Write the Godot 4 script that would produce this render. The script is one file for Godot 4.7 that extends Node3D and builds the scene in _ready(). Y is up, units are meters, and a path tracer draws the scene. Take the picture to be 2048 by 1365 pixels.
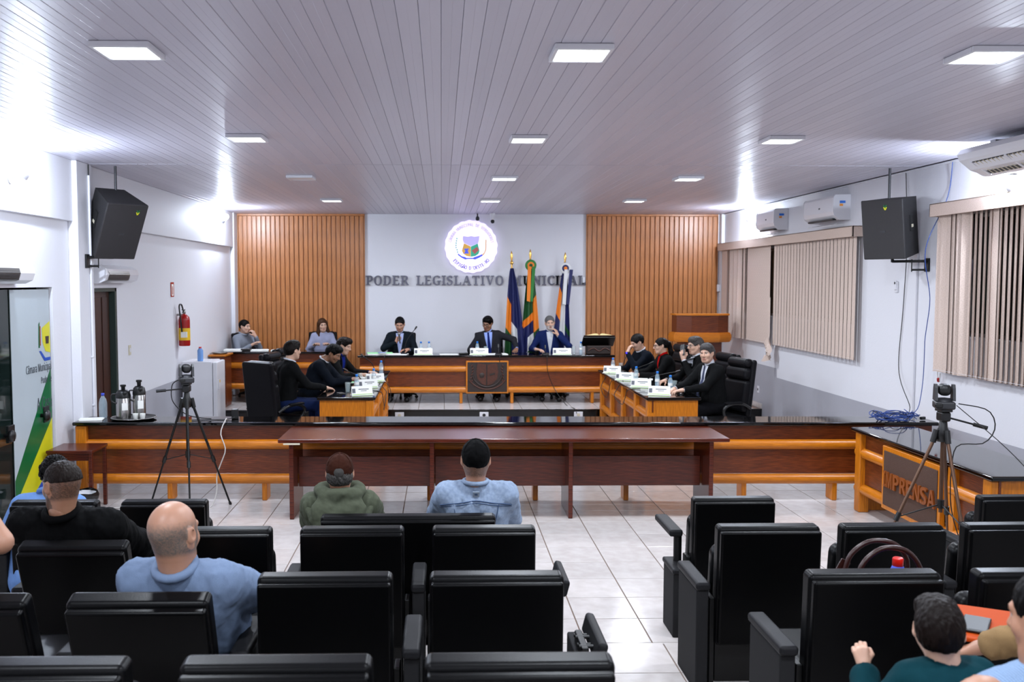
extends Node3D
# A municipal council chamber at night, seen from the raised rear rows of the public seats.
# World: x to the right, y up, -z towards the council table. The photographer stands at x = 0, z = 0 with the lens 2.18 m above the hall floor.

const LENS_Y := 2.18
const CEIL := 3.37
const LEFT := -3.70
const RIGHT := 5.06
const BACK := -17.0
const REAR := 2.6
const DAIS := 0.16
const DAIS_Z := -14.72
const COOL := Color(0.93, 0.96, 1.0)

var counts := {}
var meshes := {}
var M := {}
var fnoise := FastNoiseLite.new()
var rng := RandomNumberGenerator.new()


func _ready() -> void:
	rng.seed = 7
	fnoise.seed = 3
	fnoise.frequency = 1.0
	fnoise.noise_type = FastNoiseLite.TYPE_SIMPLEX_SMOOTH
	fnoise.fractal_octaves = 2
	set_camera()
	set_environment()
	make_materials()
	build_shell()
	build_ceiling()
	build_lights()
	build_left_wall()
	build_right_wall()
	build_back_wall()
	build_furniture()
	build_desk_items()
	build_equipment()
	build_seats()
	build_people()


func set_camera() -> void:
	var c := Camera3D.new()
	c.name = "camera"
	var look := CameraAttributesPhysical.new()
	look.frustum_focal_length = 33.2
	look.frustum_focus_distance = 6.6
	look.exposure_aperture = 4.0
	c.attributes = look
	c.projection = Camera3D.PROJECTION_FRUSTUM
	c.near = 0.05
	c.far = 200.0
	var f := 1890.0
	c.size = 0.05 * 1365.0 / f
	c.frustum_offset = Vector2(0.05 * (1024.0 - 925.0) / f, 0.0)
	c.position = Vector3(0, LENS_Y, 0)
	c.rotation = Vector3(deg_to_rad(-3.647), deg_to_rad(-1.273), 0)
	c.current = true
	add_child(c)


func set_environment() -> void:
	var e := Environment.new()
	e.background_mode = Environment.BG_COLOR
	e.background_color = Color(0.012, 0.014, 0.02)
	e.tonemap_mode = Environment.TONE_MAPPER_LINEAR
	e.tonemap_exposure = 1.0
	e.sdfgi_enabled = true
	e.ssao_enabled = true
	e.ssil_enabled = true
	var w := WorldEnvironment.new()
	w.name = "environment"
	w.environment = e
	add_child(w)


# ---------------------------------------------------------------- naming and placing
func numbered(called: String) -> String:
	var n: int = counts.get(called, 0)
	counts[called] = n + 1
	return called if n == 0 else "%s_%03d" % [called, n]


func tag(o: Node, label: String, category: String, group := "") -> Node:
	o.set_meta("label", label)
	o.set_meta("category", category)
	if group != "":
		o.set_meta("group", group)
	return o


func thing(called: String, label: String, category: String, at := Vector3.ZERO, turn := 0.0, group := "") -> Node3D:
	var o := Node3D.new()
	o.name = numbered(called)
	add_child(o)
	o.position = at
	o.rotation.y = turn
	tag(o, label, category, group)
	return o


func one(called: String, label: String, category: String, mesh: Mesh, m: Material, at := Vector3.ZERO, rot := Vector3.ZERO, group := "") -> MeshInstance3D:
	var o := MeshInstance3D.new()
	o.name = numbered(called)
	o.mesh = mesh
	o.material_override = m
	add_child(o)
	o.position = at
	o.rotation = rot
	tag(o, label, category, group)
	return o


func part(parent: Node, called: String, mesh: Mesh, m: Material, at := Vector3.ZERO, rot := Vector3.ZERO, label := "") -> MeshInstance3D:
	var o := MeshInstance3D.new()
	o.name = called
	o.mesh = mesh
	o.material_override = m
	parent.add_child(o, true)
	o.position = at
	o.rotation = rot
	if label != "":
		o.set_meta("label", label)
	return o


func structure(called: String, mesh: Mesh, m: Material, at := Vector3.ZERO, rot := Vector3.ZERO, label := "") -> MeshInstance3D:
	var o := MeshInstance3D.new()
	o.name = called
	o.mesh = mesh
	o.material_override = m
	add_child(o, true)
	o.position = at
	o.rotation = rot
	o.set_meta("kind", "structure")
	if label != "":
		o.set_meta("label", label)
	return o


# ---------------------------------------------------------------- mesh makers
func st_new() -> SurfaceTool:
	var st := SurfaceTool.new()
	st.begin(Mesh.PRIMITIVE_TRIANGLES)
	return st


func tri(st: SurfaceTool, a: Vector3, b: Vector3, c: Vector3, na: Vector3, nb: Vector3, nc: Vector3) -> void:
	if (b - a).cross(c - a).dot(na + nb + nc) > 0.0:
		var t := b
		b = c
		c = t
		t = nb
		nb = nc
		nc = t
	st.set_normal(na); st.add_vertex(a)
	st.set_normal(nb); st.add_vertex(b)
	st.set_normal(nc); st.add_vertex(c)


func quad(st: SurfaceTool, a: Vector3, b: Vector3, c: Vector3, d: Vector3, n: Vector3) -> void:
	tri(st, a, b, c, n, n, n)
	tri(st, a, c, d, n, n, n)


# a box with rounded edges; seg = 1 gives a chamfer
func rbox(size: Vector3, r := 0.006, seg := 1) -> ArrayMesh:
	var key := "rb%s_%s_%d" % [size, r, seg]
	if meshes.has(key):
		return meshes[key]
	var st := st_new()
	add_rbox(st, Transform3D(), size, r, seg)
	st.index()
	meshes[key] = st.commit()
	return meshes[key]


func add_rbox(st: SurfaceTool, at: Transform3D, size: Vector3, r := 0.006, seg := 1) -> void:
	var h := size * 0.5
	r = minf(r, minf(h.x, minf(h.y, h.z)) * 0.98)
	var inner := h - Vector3(r, r, r)
	var lat := []
	for half in 2:
		for i in seg + 1:
			lat.append([(-1.0 if half == 0 else 0.0) * PI / 2 + PI / 2 * i / seg, -1.0 if half == 0 else 1.0])
	var lon := []
	for q in 4:
		for i in seg + 1:
			lon.append([PI / 2 * q + PI / 2 * i / seg, q])
	var sx := [1.0, -1.0, -1.0, 1.0]
	var sz := [1.0, 1.0, -1.0, -1.0]
	var P := []
	var N := []
	for la in lat:
		var pr := []
		var nr := []
		for lo in lon:
			var n := Vector3(cos(la[0]) * cos(lo[0]), sin(la[0]), cos(la[0]) * sin(lo[0]))
			var p := Vector3(sx[lo[1]] * inner.x, la[1] * inner.y, sz[lo[1]] * inner.z) + n * r
			pr.append(at * p)
			nr.append(at.basis * n)
		P.append(pr)
		N.append(nr)
	var w := lon.size()
	for i in lat.size() - 1:
		for j in w:
			var k := (j + 1) % w
			var a: Vector3 = P[i][j]
			var b: Vector3 = P[i][k]
			var c: Vector3 = P[i + 1][k]
			var d: Vector3 = P[i + 1][j]
			if not a.is_equal_approx(b):
				tri(st, a, b, c, N[i][j], N[i][k], N[i + 1][k])
			if not c.is_equal_approx(d):
				tri(st, a, c, d, N[i][j], N[i + 1][k], N[i + 1][j])
	# caps of the two poles (flat top and bottom)
	for e in [[0, -1.0], [lat.size() - 1, 1.0]]:
		var y: float = e[1] * h.y
		quad(st, at * Vector3(-inner.x, y, -inner.z), at * Vector3(inner.x, y, -inner.z), at * Vector3(inner.x, y, inner.z), at * Vector3(-inner.x, y, inner.z), at.basis * Vector3(0, e[1], 0))


# a profile of (radius, height) points turned about y
func lathe(profile: Array, segs := 24, sharp := false) -> ArrayMesh:
	var key := "la%s_%d_%s" % [profile, segs, sharp]
	if meshes.has(key):
		return meshes[key]
	var st := st_new()
	add_lathe(st, Transform3D(), profile, segs, sharp)
	meshes[key] = st.commit()
	return meshes[key]


func add_lathe(st: SurfaceTool, at: Transform3D, profile: Array, segs := 24, sharp := false) -> void:
	var n := profile.size()
	var nn := []
	for i in n:
		var a: Vector2 = profile[maxi(i - 1, 0)]
		var b: Vector2 = profile[mini(i + 1, n - 1)]
		var t := (b - a)
		nn.append(Vector2(t.y, -t.x).normalized())
	for i in n - 1:
		var p: Vector2 = profile[i]
		var q: Vector2 = profile[i + 1]
		if p.is_equal_approx(q):
			continue
		var np: Vector2 = nn[i]
		var nq: Vector2 = nn[i + 1]
		var f := Vector2((q - p).y, -(q - p).x).normalized()
		if sharp or np.dot(f) < 0.75:
			np = f
		if sharp or nq.dot(f) < 0.75:
			nq = f
		for j in segs:
			var a0 := TAU * j / segs
			var a1 := TAU * (j + 1) / segs
			var d0 := Vector3(cos(a0), 0, sin(a0))
			var d1 := Vector3(cos(a1), 0, sin(a1))
			var A := at * (d0 * p.x + Vector3.UP * p.y)
			var B := at * (d1 * p.x + Vector3.UP * p.y)
			var C := at * (d1 * q.x + Vector3.UP * q.y)
			var D := at * (d0 * q.x + Vector3.UP * q.y)
			var nA := at.basis * (d0 * np.x + Vector3.UP * np.y)
			var nB := at.basis * (d1 * np.x + Vector3.UP * np.y)
			var nC := at.basis * (d1 * nq.x + Vector3.UP * nq.y)
			var nD := at.basis * (d0 * nq.x + Vector3.UP * nq.y)
			if p.x > 1e-5:
				tri(st, A, B, C, nA, nB, nC)
			if q.x > 1e-5:
				tri(st, A, C, D, nA, nC, nD)


# a round tube through points; radii is one number or one for each point
func tube(points: Array, radii, segs := 8, flat := 1.0) -> ArrayMesh:
	var st := st_new()
	add_tube(st, points, radii, segs, flat)
	return st.commit()


func add_tube(st: SurfaceTool, points: Array, radii, segs := 8, flat := 1.0) -> void:
	var n := points.size()
	var rings := []
	var norms := []
	var up := Vector3.UP
	for i in n:
		var a: Vector3 = points[maxi(i - 1, 0)]
		var b: Vector3 = points[mini(i + 1, n - 1)]
		var t := (b - a).normalized()
		if i == 0 and absf(t.dot(up)) > 0.95:
			up = Vector3.RIGHT
		var s := t.cross(up).normalized()
		var u := s.cross(t).normalized()
		up = u
		var r: float = radii[i] if radii is Array else radii
		var ring := []
		var nr := []
		for j in segs:
			var an := TAU * j / segs
			var d := s * cos(an) + u * sin(an) * flat
			ring.append(points[i] + d * r)
			nr.append((s * cos(an) * flat + u * sin(an)).normalized())
		rings.append(ring)
		norms.append(nr)
	for i in n - 1:
		for j in segs:
			var k := (j + 1) % segs
			tri(st, rings[i][j], rings[i][k], rings[i + 1][k], norms[i][j], norms[i][k], norms[i + 1][k])
			tri(st, rings[i][j], rings[i + 1][k], rings[i + 1][j], norms[i][j], norms[i + 1][k], norms[i + 1][j])
	for e in [[0, 1], [n - 1, n - 2]]:
		var o: Vector3 = (points[e[0]] - points[e[1]]).normalized()
		for j in segs:
			tri(st, points[e[0]], rings[e[0]][j], rings[e[0]][(j + 1) % segs], o, o, o)


# a flat outline (x, y) given thickness along z, front face at z = 0
func prism(outline: PackedVector2Array, depth: float) -> ArrayMesh:
	var st := st_new()
	add_prism(st, Transform3D(), outline, depth)
	return st.commit()


func add_prism(st: SurfaceTool, at: Transform3D, outline: PackedVector2Array, depth: float) -> void:
	var ids := Geometry2D.triangulate_polygon(outline)
	for i in range(0, ids.size(), 3):
		for z in [0.0, -depth]:
			var n := at.basis * Vector3(0, 0, 1.0 if z == 0.0 else -1.0)
			tri(st, at * v3(outline[ids[i]], z), at * v3(outline[ids[i + 1]], z), at * v3(outline[ids[i + 2]], z), n, n, n)
	var cw := 1.0 if Geometry2D.is_polygon_clockwise(outline) else -1.0
	for i in outline.size():
		var p := outline[i]
		var q := outline[(i + 1) % outline.size()]
		var e := (q - p).normalized()
		var n := at.basis * (Vector3(-e.y, e.x, 0) * cw)
		quad(st, at * v3(p, 0), at * v3(q, 0), at * v3(q, -depth), at * v3(p, -depth), n)


func v3(p: Vector2, z: float) -> Vector3:
	return Vector3(p.x, p.y, z)


func arc(c: Vector2, r: float, from: float, to: float, n: int) -> Array:
	var out := []
	for i in n + 1:
		var a := deg_to_rad(lerpf(from, to, float(i) / n))
		out.append(c + Vector2(cos(a), sin(a)) * r)
	return out


func xf(at: Vector3, rot := Vector3.ZERO) -> Transform3D:
	return Transform3D(Basis.from_euler(rot), at)


func spline(pts: Array, n := 24) -> Array:
	var c := Curve3D.new()
	for i in pts.size():
		var a: Vector3 = pts[maxi(i - 1, 0)]
		var b: Vector3 = pts[mini(i + 1, pts.size() - 1)]
		var t := (b - a) / 6.0
		c.add_point(pts[i], -t, t)
	var out := []
	var total := c.get_baked_length()
	for i in n + 1:
		out.append(c.sample_baked(total * i / n, true))
	return out


func text_mesh(s: String, size: float, depth: float, bold := false, serif := false) -> TextMesh:
	var t := TextMesh.new()
	var f := SystemFont.new()
	f.font_names = PackedStringArray(["Droid Serif"]) if serif else PackedStringArray(["Droid Sans"])
	f.font_weight = 700 if bold else 400
	t.font = f
	t.text = s
	t.font_size = 64
	t.pixel_size = size / 64.0
	t.depth = depth
	t.curve_step = 4.0
	return t


# ---------------------------------------------------------------- materials
func noise_tex(freq: float, low: Color, high: Color, sd := 1, octaves := 4, kind := FastNoiseLite.TYPE_SIMPLEX_SMOOTH, side := 512, stops := []) -> NoiseTexture2D:
	var n := FastNoiseLite.new()
	n.seed = sd
	n.frequency = freq
	n.noise_type = kind
	n.fractal_octaves = octaves
	var t := NoiseTexture2D.new()
	t.width = side
	t.height = side
	t.seamless = true
	t.noise = n
	var g := Gradient.new()
	g.set_color(0, low)
	g.set_color(1, high)
	for s in stops:
		g.add_point(s[0], s[1])
	t.color_ramp = g
	return t


func bump_tex(freq: float, sd := 1, octaves := 3, side := 512, kind := FastNoiseLite.TYPE_SIMPLEX_SMOOTH) -> NoiseTexture2D:
	return noise_tex(freq, Color.BLACK, Color.WHITE, sd, octaves, kind, side)


func mk(called: String, color: Color, rough := 0.6, metal := 0.0) -> StandardMaterial3D:
	var m := StandardMaterial3D.new()
	m.resource_name = called
	m.albedo_color = color
	m.roughness = rough
	m.metallic = metal
	M[called] = m
	return m


func textured(m: StandardMaterial3D, t: Texture2D, scale: Vector3, world := false) -> StandardMaterial3D:
	m.albedo_texture = t
	m.uv1_triplanar = true
	m.uv1_world_triplanar = world
	m.uv1_scale = scale
	return m


func relief(m: StandardMaterial3D, t: Texture2D, depth_cm: float, scale := Vector3.ZERO, world := false) -> StandardMaterial3D:
	m.heightmap_enabled = true
	m.heightmap_texture = t
	m.heightmap_scale = depth_cm
	m.uv1_triplanar = true
	m.uv1_world_triplanar = world
	if scale != Vector3.ZERO:
		m.uv1_scale = scale
	return m


func make_materials() -> void:
	var grain := noise_tex(0.02, Color(0.62, 0.62, 0.62), Color(1, 1, 1), 5, 5)
	var wall_bump := bump_tex(0.03, 9, 4)
	var leather_bump := bump_tex(0.05, 21, 3, 512, FastNoiseLite.TYPE_CELLULAR)
	var weave := bump_tex(0.12, 33, 2)
	M.grain_tex = grain
	M.weave_tex = weave
	relief(mk("wall_paint", Color(0.84, 0.84, 0.86), 0.62), wall_bump, 0.05, Vector3(2, 2, 2), true)
	relief(mk("grey_paint", Color(0.63, 0.63, 0.66), 0.55), wall_bump, 0.05, Vector3(2, 2, 2), true)
	mk("pvc", Color(0.745, 0.735, 0.785), 0.36)
	mk("pvc_tone", Color(0.73, 0.72, 0.77), 0.40)
	for k in 3:
		var tile := mk("tile_%d" % k, Color(0.80, 0.775, 0.765).darkened(0.02 * k), 0.13)
		textured(tile, noise_tex(0.012, Color(0.93, 0.92, 0.91), Color(1, 1, 1), 40 + k, 5), Vector3(1.1, 1.1, 1.1), true)
		relief(tile, bump_tex(0.01, 60, 2, 256), 0.02, Vector3(1.1, 1.1, 1.1), true)
	mk("grout", Color(0.44, 0.36, 0.31), 0.9)
	# golden and mahogany wood
	textured(mk("slat_wood", Color(0.76, 0.49, 0.27), 0.36), noise_tex(0.02, Color(0.72, 0.70, 0.68), Color(1, 1, 1), 6, 5), Vector3(7, 0.25, 7), true)
	textured(mk("gold_wood", Color(0.81, 0.48, 0.08), 0.30), noise_tex(0.02, Color(0.80, 0.77, 0.72), Color(1, 1, 1), 8, 5), Vector3(0.5, 6, 6))
	textured(mk("gold_wood_up", Color(0.81, 0.48, 0.08), 0.32), noise_tex(0.02, Color(0.80, 0.77, 0.72), Color(1, 1, 1), 12, 5), Vector3(6, 0.5, 6))
	textured(mk("red_wood", Color(0.50, 0.235, 0.09), 0.30), noise_tex(0.022, Color(0.52, 0.48, 0.46), Color(1, 1, 1), 14, 6), Vector3(0.45, 9, 9))
	textured(mk("table_wood", Color(0.41, 0.16, 0.085), 0.22), noise_tex(0.022, Color(0.50, 0.46, 0.44), Color(1, 1, 1), 17, 6), Vector3(0.4, 9, 9))
	textured(mk("letter_wood", Color(0.60, 0.30, 0.06), 0.4), grain, Vector3(6, 0.5, 6))
	textured(mk("door_wood", Color(0.30, 0.16, 0.10), 0.4), noise_tex(0.022, Color(0.50, 0.46, 0.44), Color(1, 1, 1), 18, 6), Vector3(9, 0.4, 9))
	textured(mk("carved_wood", Color(0.17, 0.095, 0.06), 0.5), grain, Vector3(5, 2, 5))
	textured(mk("carved_relief", Color(0.33, 0.14, 0.05), 0.42), grain, Vector3(5, 2, 5))
	textured(mk("cork_board", Color(0.38, 0.25, 0.18), 0.85), noise_tex(0.09, Color(0.45, 0.42, 0.4), Color(1, 1, 1), 23, 3), Vector3(3, 3, 3))
	relief(M.cork_board, bump_tex(0.09, 23, 3), 0.25)
	textured(mk("granite", Color(0.055, 0.055, 0.06), 0.05), noise_tex(0.25, Color(0.35, 0.35, 0.36), Color(1, 1, 1), 31, 2, FastNoiseLite.TYPE_SIMPLEX_SMOOTH, 512, [[0.62, Color(0.5, 0.5, 0.5)], [0.78, Color(0.95, 0.95, 1)]]), Vector3(3, 3, 3))
	textured(mk("dark_granite", Color(0.075, 0.075, 0.08), 0.16), noise_tex(0.25, Color(0.4, 0.4, 0.4), Color(1, 1, 1), 32, 2), Vector3(3, 3, 3))
	# leather and plastic
	relief(mk("seat_leather", Color(0.036, 0.036, 0.041), 0.33), leather_bump, 0.02, Vector3(6, 6, 6))
	relief(mk("seat_shell", Color(0.018, 0.018, 0.021), 0.30), leather_bump, 0.015, Vector3(6, 6, 6))
	relief(mk("chair_leather", Color(0.062, 0.060, 0.070), 0.34), leather_bump, 0.02, Vector3(6, 6, 6))
	relief(mk("arm_pad", Color(0.11, 0.11, 0.118), 0.48), leather_bump, 0.02, Vector3(8, 8, 8))
	relief(mk("pedestal", Color(0.13, 0.13, 0.135), 0.7), leather_bump, 0.03, Vector3(4, 4, 4))
	for k in ["seat_leather", "seat_shell", "arm_pad", "pedestal", "chair_leather"]:
		M[k].metallic_specular = 0.22
	mk("black_plastic", Color(0.03, 0.03, 0.033), 0.4)
	mk("dark_plastic", Color(0.065, 0.065, 0.07), 0.45)
	mk("grey_plastic", Color(0.16, 0.16, 0.175), 0.45)
	relief(mk("speaker_box", Color(0.105, 0.10, 0.105), 0.7), bump_tex(0.2, 44, 2), 0.05, Vector3(6, 6, 6))
	relief(mk("speaker_grille", Color(0.13, 0.12, 0.125), 0.6), bump_tex(0.35, 45, 1, 512, FastNoiseLite.TYPE_CELLULAR), 0.12, Vector3(6, 6, 6))
	mk("white_plastic", Color(0.84, 0.84, 0.86), 0.3)
	mk("white_gloss", Color(0.86, 0.86, 0.88), 0.18)
	mk("cream_plastic", Color(0.78, 0.75, 0.66), 0.4)
	mk("black_metal", Color(0.035, 0.037, 0.04), 0.42, 0.3)
	mk("steel", Color(0.62, 0.61, 0.60), 0.24, 1.0)
	mk("chrome", Color(0.42, 0.42, 0.46), 0.08, 1.0)
	mk("bronze_metal", Color(0.40, 0.30, 0.24), 0.36, 0.75)
	mk("gold_metal", Color(0.86, 0.68, 0.36), 0.22, 1.0)
	textured(mk("blind_cloth", Color(0.86, 0.785, 0.74), 0.85), noise_tex(0.03, Color(0.84, 0.82, 0.80), Color(1, 1, 1), 51, 4), Vector3(3, 9, 3))
	textured(mk("valance", Color(0.83, 0.75, 0.70), 0.7), noise_tex(0.03, Color(0.86, 0.84, 0.82), Color(1, 1, 1), 52, 4), Vector3(3, 9, 3))
	mk("aluminium", Color(0.48, 0.47, 0.46), 0.35, 0.9)
	mk("door_aluminium", Color(0.24, 0.30, 0.28), 0.4, 0.6)
	mk("red_paint", Color(0.62, 0.045, 0.03), 0.25)
	mk("yellow_label", Color(0.88, 0.70, 0.10), 0.5)
	mk("paper", Color(0.90, 0.90, 0.88), 0.75)
	mk("old_paper", Color(0.86, 0.76, 0.52), 0.6)
	mk("paper_green", Color(0.60, 0.86, 0.62), 0.7)
	mk("paper_blue", Color(0.20, 0.28, 0.72), 0.6)
	mk("print_grey", Color(0.36, 0.37, 0.40), 0.7)
	mk("print_green", Color(0.55, 0.72, 0.30), 0.7)
	mk("print_blue", Color(0.12, 0.42, 0.80), 0.5)
	mk("print_orange", Color(0.90, 0.55, 0.10), 0.5)
	mk("cap_blue", Color(0.13, 0.50, 0.88), 0.35)
	mk("cable_blue", Color(0.12, 0.24, 0.50), 0.45)
	mk("cable_white", Color(0.74, 0.72, 0.70), 0.5)
	mk("cable_black", Color(0.022, 0.022, 0.026), 0.5)
	mk("brown_leather", Color(0.17, 0.055, 0.035), 0.33)
	mk("orange_board", Color(0.66, 0.25, 0.06), 0.6).metallic_specular = 0.2
	mk("cap_red", Color(0.80, 0.10, 0.05), 0.35)
	mk("flag_blue", Color(0.03, 0.07, 0.30), 0.62)
	mk("flag_green", Color(0.02, 0.26, 0.08), 0.62)
	mk("flag_yellow", Color(0.86, 0.46, 0.03), 0.62)
	mk("flag_white", Color(0.82, 0.82, 0.82), 0.7)
	mk("ribbon_green", Color(0.08, 0.42, 0.12), 0.55)
	mk("night", Color(0.012, 0.012, 0.015), 0.9)
	var g := mk("glass", Color(0.86, 0.94, 0.94, 0.10), 0.03)
	g.transparency = BaseMaterial3D.TRANSPARENCY_ALPHA
	var b := mk("bottle_plastic", Color(0.80, 0.90, 0.95, 0.22), 0.06)
	b.transparency = BaseMaterial3D.TRANSPARENCY_ALPHA
	var dg := mk("dark_glass", Color(0.10, 0.15, 0.14, 0.55), 0.04)
	dg.transparency = BaseMaterial3D.TRANSPARENCY_ALPHA
	mk("film", Color(0.66, 0.70, 0.72), 0.28)
	mk("film_green", Color(0.02, 0.36, 0.18), 0.28)
	mk("film_yellow", Color(0.78, 0.76, 0.10), 0.28)
	mk("film_blue", Color(0.10, 0.28, 0.66), 0.28)
	mk("film_ink", Color(0.26, 0.29, 0.31), 0.4)
	var led := mk("led_diffuser", Color(0.95, 0.97, 1.0), 0.4)
	led.emission_enabled = true
	led.emission = Color(0.96, 1.0, 0.99)
	led.emission_energy_multiplier = 5.0
	var bulb := mk("bulb_glow", Color(0.95, 0.97, 1.0), 0.4)
	bulb.emission_enabled = true
	bulb.emission = Color(0.92, 0.96, 1.0)
	bulb.emission_energy_multiplier = 30.0
	var lit := mk("sign_added_glow", Color(0.90, 0.87, 0.98), 0.4)
	lit.emission_enabled = true
	lit.emission = Color(0.88, 0.84, 1.0)
	lit.emission_energy_multiplier = 0.9  # glow put into the crest disc in place of light falling on it
	var blue := mk("led_blue", Color(0.1, 0.1, 0.9), 0.4)
	blue.emission_enabled = true
	blue.emission = Color(0.15, 0.12, 1.0)
	blue.emission_energy_multiplier = 6.0


# ---------------------------------------------------------------- the room
func boxes_mesh(list: Array, r := 0.003) -> ArrayMesh:
	# list of [x0, x1, y0, y1, z0, z1]
	var st := st_new()
	for b in list:
		var lo := Vector3(minf(b[0], b[1]), minf(b[2], b[3]), minf(b[4], b[5]))
		var hi := Vector3(maxf(b[0], b[1]), maxf(b[2], b[3]), maxf(b[4], b[5]))
		add_rbox(st, xf((lo + hi) * 0.5), hi - lo, r)
	return st.commit()


func build_shell() -> void:
	var tile := 0.409
	# hall floor: a bed of grout with tiles standing 6 mm proud
	var floor_bed := structure("floor", boxes_mesh([[LEFT - 0.15, RIGHT + 0.15, -0.2, -0.006, REAR + 0.15, BACK - 0.2]]), M.grout, Vector3.ZERO, Vector3.ZERO, "cream ceramic tile floor with brown joints")
	var tm := rbox(Vector3(tile - 0.007, 0.02, tile - 0.007), 0.0025)
	var rest := st_new()
	var x0 := 1.27 - tile * 13
	for j in 24:
		var zc := -(5.96 + tile * (j - 1) - tile * 0.5)
		for i in 23:
			var xc := x0 + tile * (i + 0.5)
			if xc < LEFT - 0.3 or xc > RIGHT + 0.3 or zc < DAIS_Z + 0.05:
				continue
			if j < 14:
				part(floor_bed, "tile", tm, M["tile_%d" % ((i * 7 + j * 5 + i * j) % 3)], Vector3(xc, -0.01, zc))
			else:
				add_rbox(rest, xf(Vector3(xc, -0.01, zc)), Vector3(tile - 0.007, 0.02, tile - 0.007), 0.0025)
	var far_tiles := part(floor_bed, "tile_field", rest.commit(), M.tile_0)
	far_tiles.set_meta("kind", "stuff")
	# raised rows for the public, one low step for each row of seats
	for k in 6:
		var z := -5.28 + 1.04 * k
		var top := 0.102 * (k + 1)
		var steps := structure("floor", boxes_mesh([[LEFT, RIGHT, -0.005, top - 0.008, z + 0.004, REAR]]), M.grout, Vector3.ZERO, Vector3.ZERO, "raised tiled step under the public seats")
		if k == 0:
			for j in 3:
				for i in 23:
					var xc := x0 + tile * (i + 0.5)
					if xc > LEFT + 0.2 and xc < RIGHT - 0.2:
						part(steps, "tile", tm, M["tile_%d" % ((i + 2 * j) % 3)], Vector3(xc, top - 0.01, z + tile * (j + 0.5)))
		part(steps, "riser", boxes_mesh([[LEFT, RIGHT, 0.102 * k + 0.002, top, z - 0.006, z + 0.006]], 0.003), M.tile_1)
		if k > 0:
			part(steps, "tread", boxes_mesh([[LEFT, RIGHT, top - 0.01, top, z + 0.006, z + 1.04]], 0.002), M.tile_0)
	# dais for the council table with a black granite front
	var dais := structure("floor", boxes_mesh([[LEFT, RIGHT, 0.0, DAIS - 0.008, DAIS_Z - 0.02, BACK]]), M.grout, Vector3.ZERO, Vector3.ZERO, "low tiled dais with a black granite front")
	part(dais, "granite_riser", boxes_mesh([[LEFT + 0.002, RIGHT - 0.002, 0.0, DAIS - 0.012, DAIS_Z - 0.02, DAIS_Z]], 0.003), M.dark_granite)
	for j in 6:
		for i in 23:
			var xc := x0 + tile * (i + 0.5)
			var zc := DAIS_Z - 0.03 - tile * (j + 0.5)
			if xc > LEFT + 0.1 and xc < RIGHT - 0.1 and zc > BACK + 0.1:
				part(dais, "tile", tm, M["tile_%d" % ((i * 3 + j) % 3)], Vector3(xc, DAIS - 0.01, zc))
	part(dais, "granite_nosing", boxes_mesh([[LEFT + 0.002, RIGHT - 0.002, DAIS - 0.024, DAIS + 0.002, DAIS_Z - 0.035, DAIS_Z + 0.012]], 0.006), M.dark_granite)
	for x in [-0.66, 0.665, 2.15, 4.63]:
		var o := thing("socket_plate", {-0.66: "white socket plate on the dais front beside the left side desk", 0.665: "white socket plate with dark outlet on the dais front below the carved crest", 2.15: "white socket plate on the dais front beside the right side desk", 4.63: "white socket plate on the dais front by the window wall"}[x], "socket", Vector3(x, 0.075, DAIS_Z + 0.006), 0.0, "sockets along the dais front")
		part(o, "plate", rbox(Vector3(0.14, 0.10, 0.012), 0.004), M.white_plastic)
		part(o, "outlet", lathe([Vector2(0.026, 0), Vector2(0.026, 0.004), Vector2(0, 0.004)], 12), M.cream_plastic if x != 0.665 else M.dark_plastic, Vector3(0, 0, 0.005), Vector3(PI / 2, 0, 0))
	# walls with thickness
	structure("wall_left", boxes_mesh([
		[LEFT - 0.15, LEFT, 0, CEIL, REAR, -7.38], [LEFT - 0.15, LEFT, 2.12, CEIL, -7.38, -9.08], [LEFT - 0.15, LEFT, 0, CEIL, -9.08, -10.0],
		[LEFT - 0.15, LEFT, 2.10, CEIL, -10.0, -10.85], [LEFT - 0.15, LEFT, 0, CEIL, -10.85, BACK]], 0.002), M.wall_paint)
	structure("wall_back", boxes_mesh([[LEFT - 0.15, RIGHT + 0.15, 0, CEIL, BACK, BACK - 0.15]], 0.002), M.wall_paint)
	structure("wall_rear", boxes_mesh([[LEFT - 0.15, RIGHT + 0.15, 0, CEIL, REAR, REAR + 0.15]], 0.002), M.wall_paint)
	structure("wall_right", boxes_mesh([
		[RIGHT, RIGHT + 0.15, 0, CEIL, REAR, -5.6], [RIGHT, RIGHT + 0.15, 0, 1.64, -5.6, -9.2], [RIGHT, RIGHT + 0.15, 2.82, CEIL, -5.6, -9.2],
		[RIGHT, RIGHT + 0.15, 0, CEIL, -9.2, -11.5], [RIGHT, RIGHT + 0.15, 0, 1.64, -11.5, -16.4], [RIGHT, RIGHT + 0.15, 2.68, CEIL, -11.5, -16.4],
		[RIGHT, RIGHT + 0.15, 0, CEIL, -16.4, BACK]], 0.002), M.wall_paint)
	# the night outside the near door: a dark porch behind the glass
	structure("wall_porch", boxes_mesh([[LEFT - 2.2, LEFT - 2.1, 0, 2.8, -6.0, -11.5], [LEFT - 2.2, LEFT - 0.15, 2.8, 2.9, -6.0, -11.5], [LEFT - 2.2, LEFT - 0.15, -0.1, 0.0, -6.0, -11.5], [LEFT - 2.2, LEFT - 0.15, 0, 2.8, -6.0, -5.9], [LEFT - 2.2, LEFT - 0.15, 0, 2.8, -11.5, -11.6]], 0.002), M.night)
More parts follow.
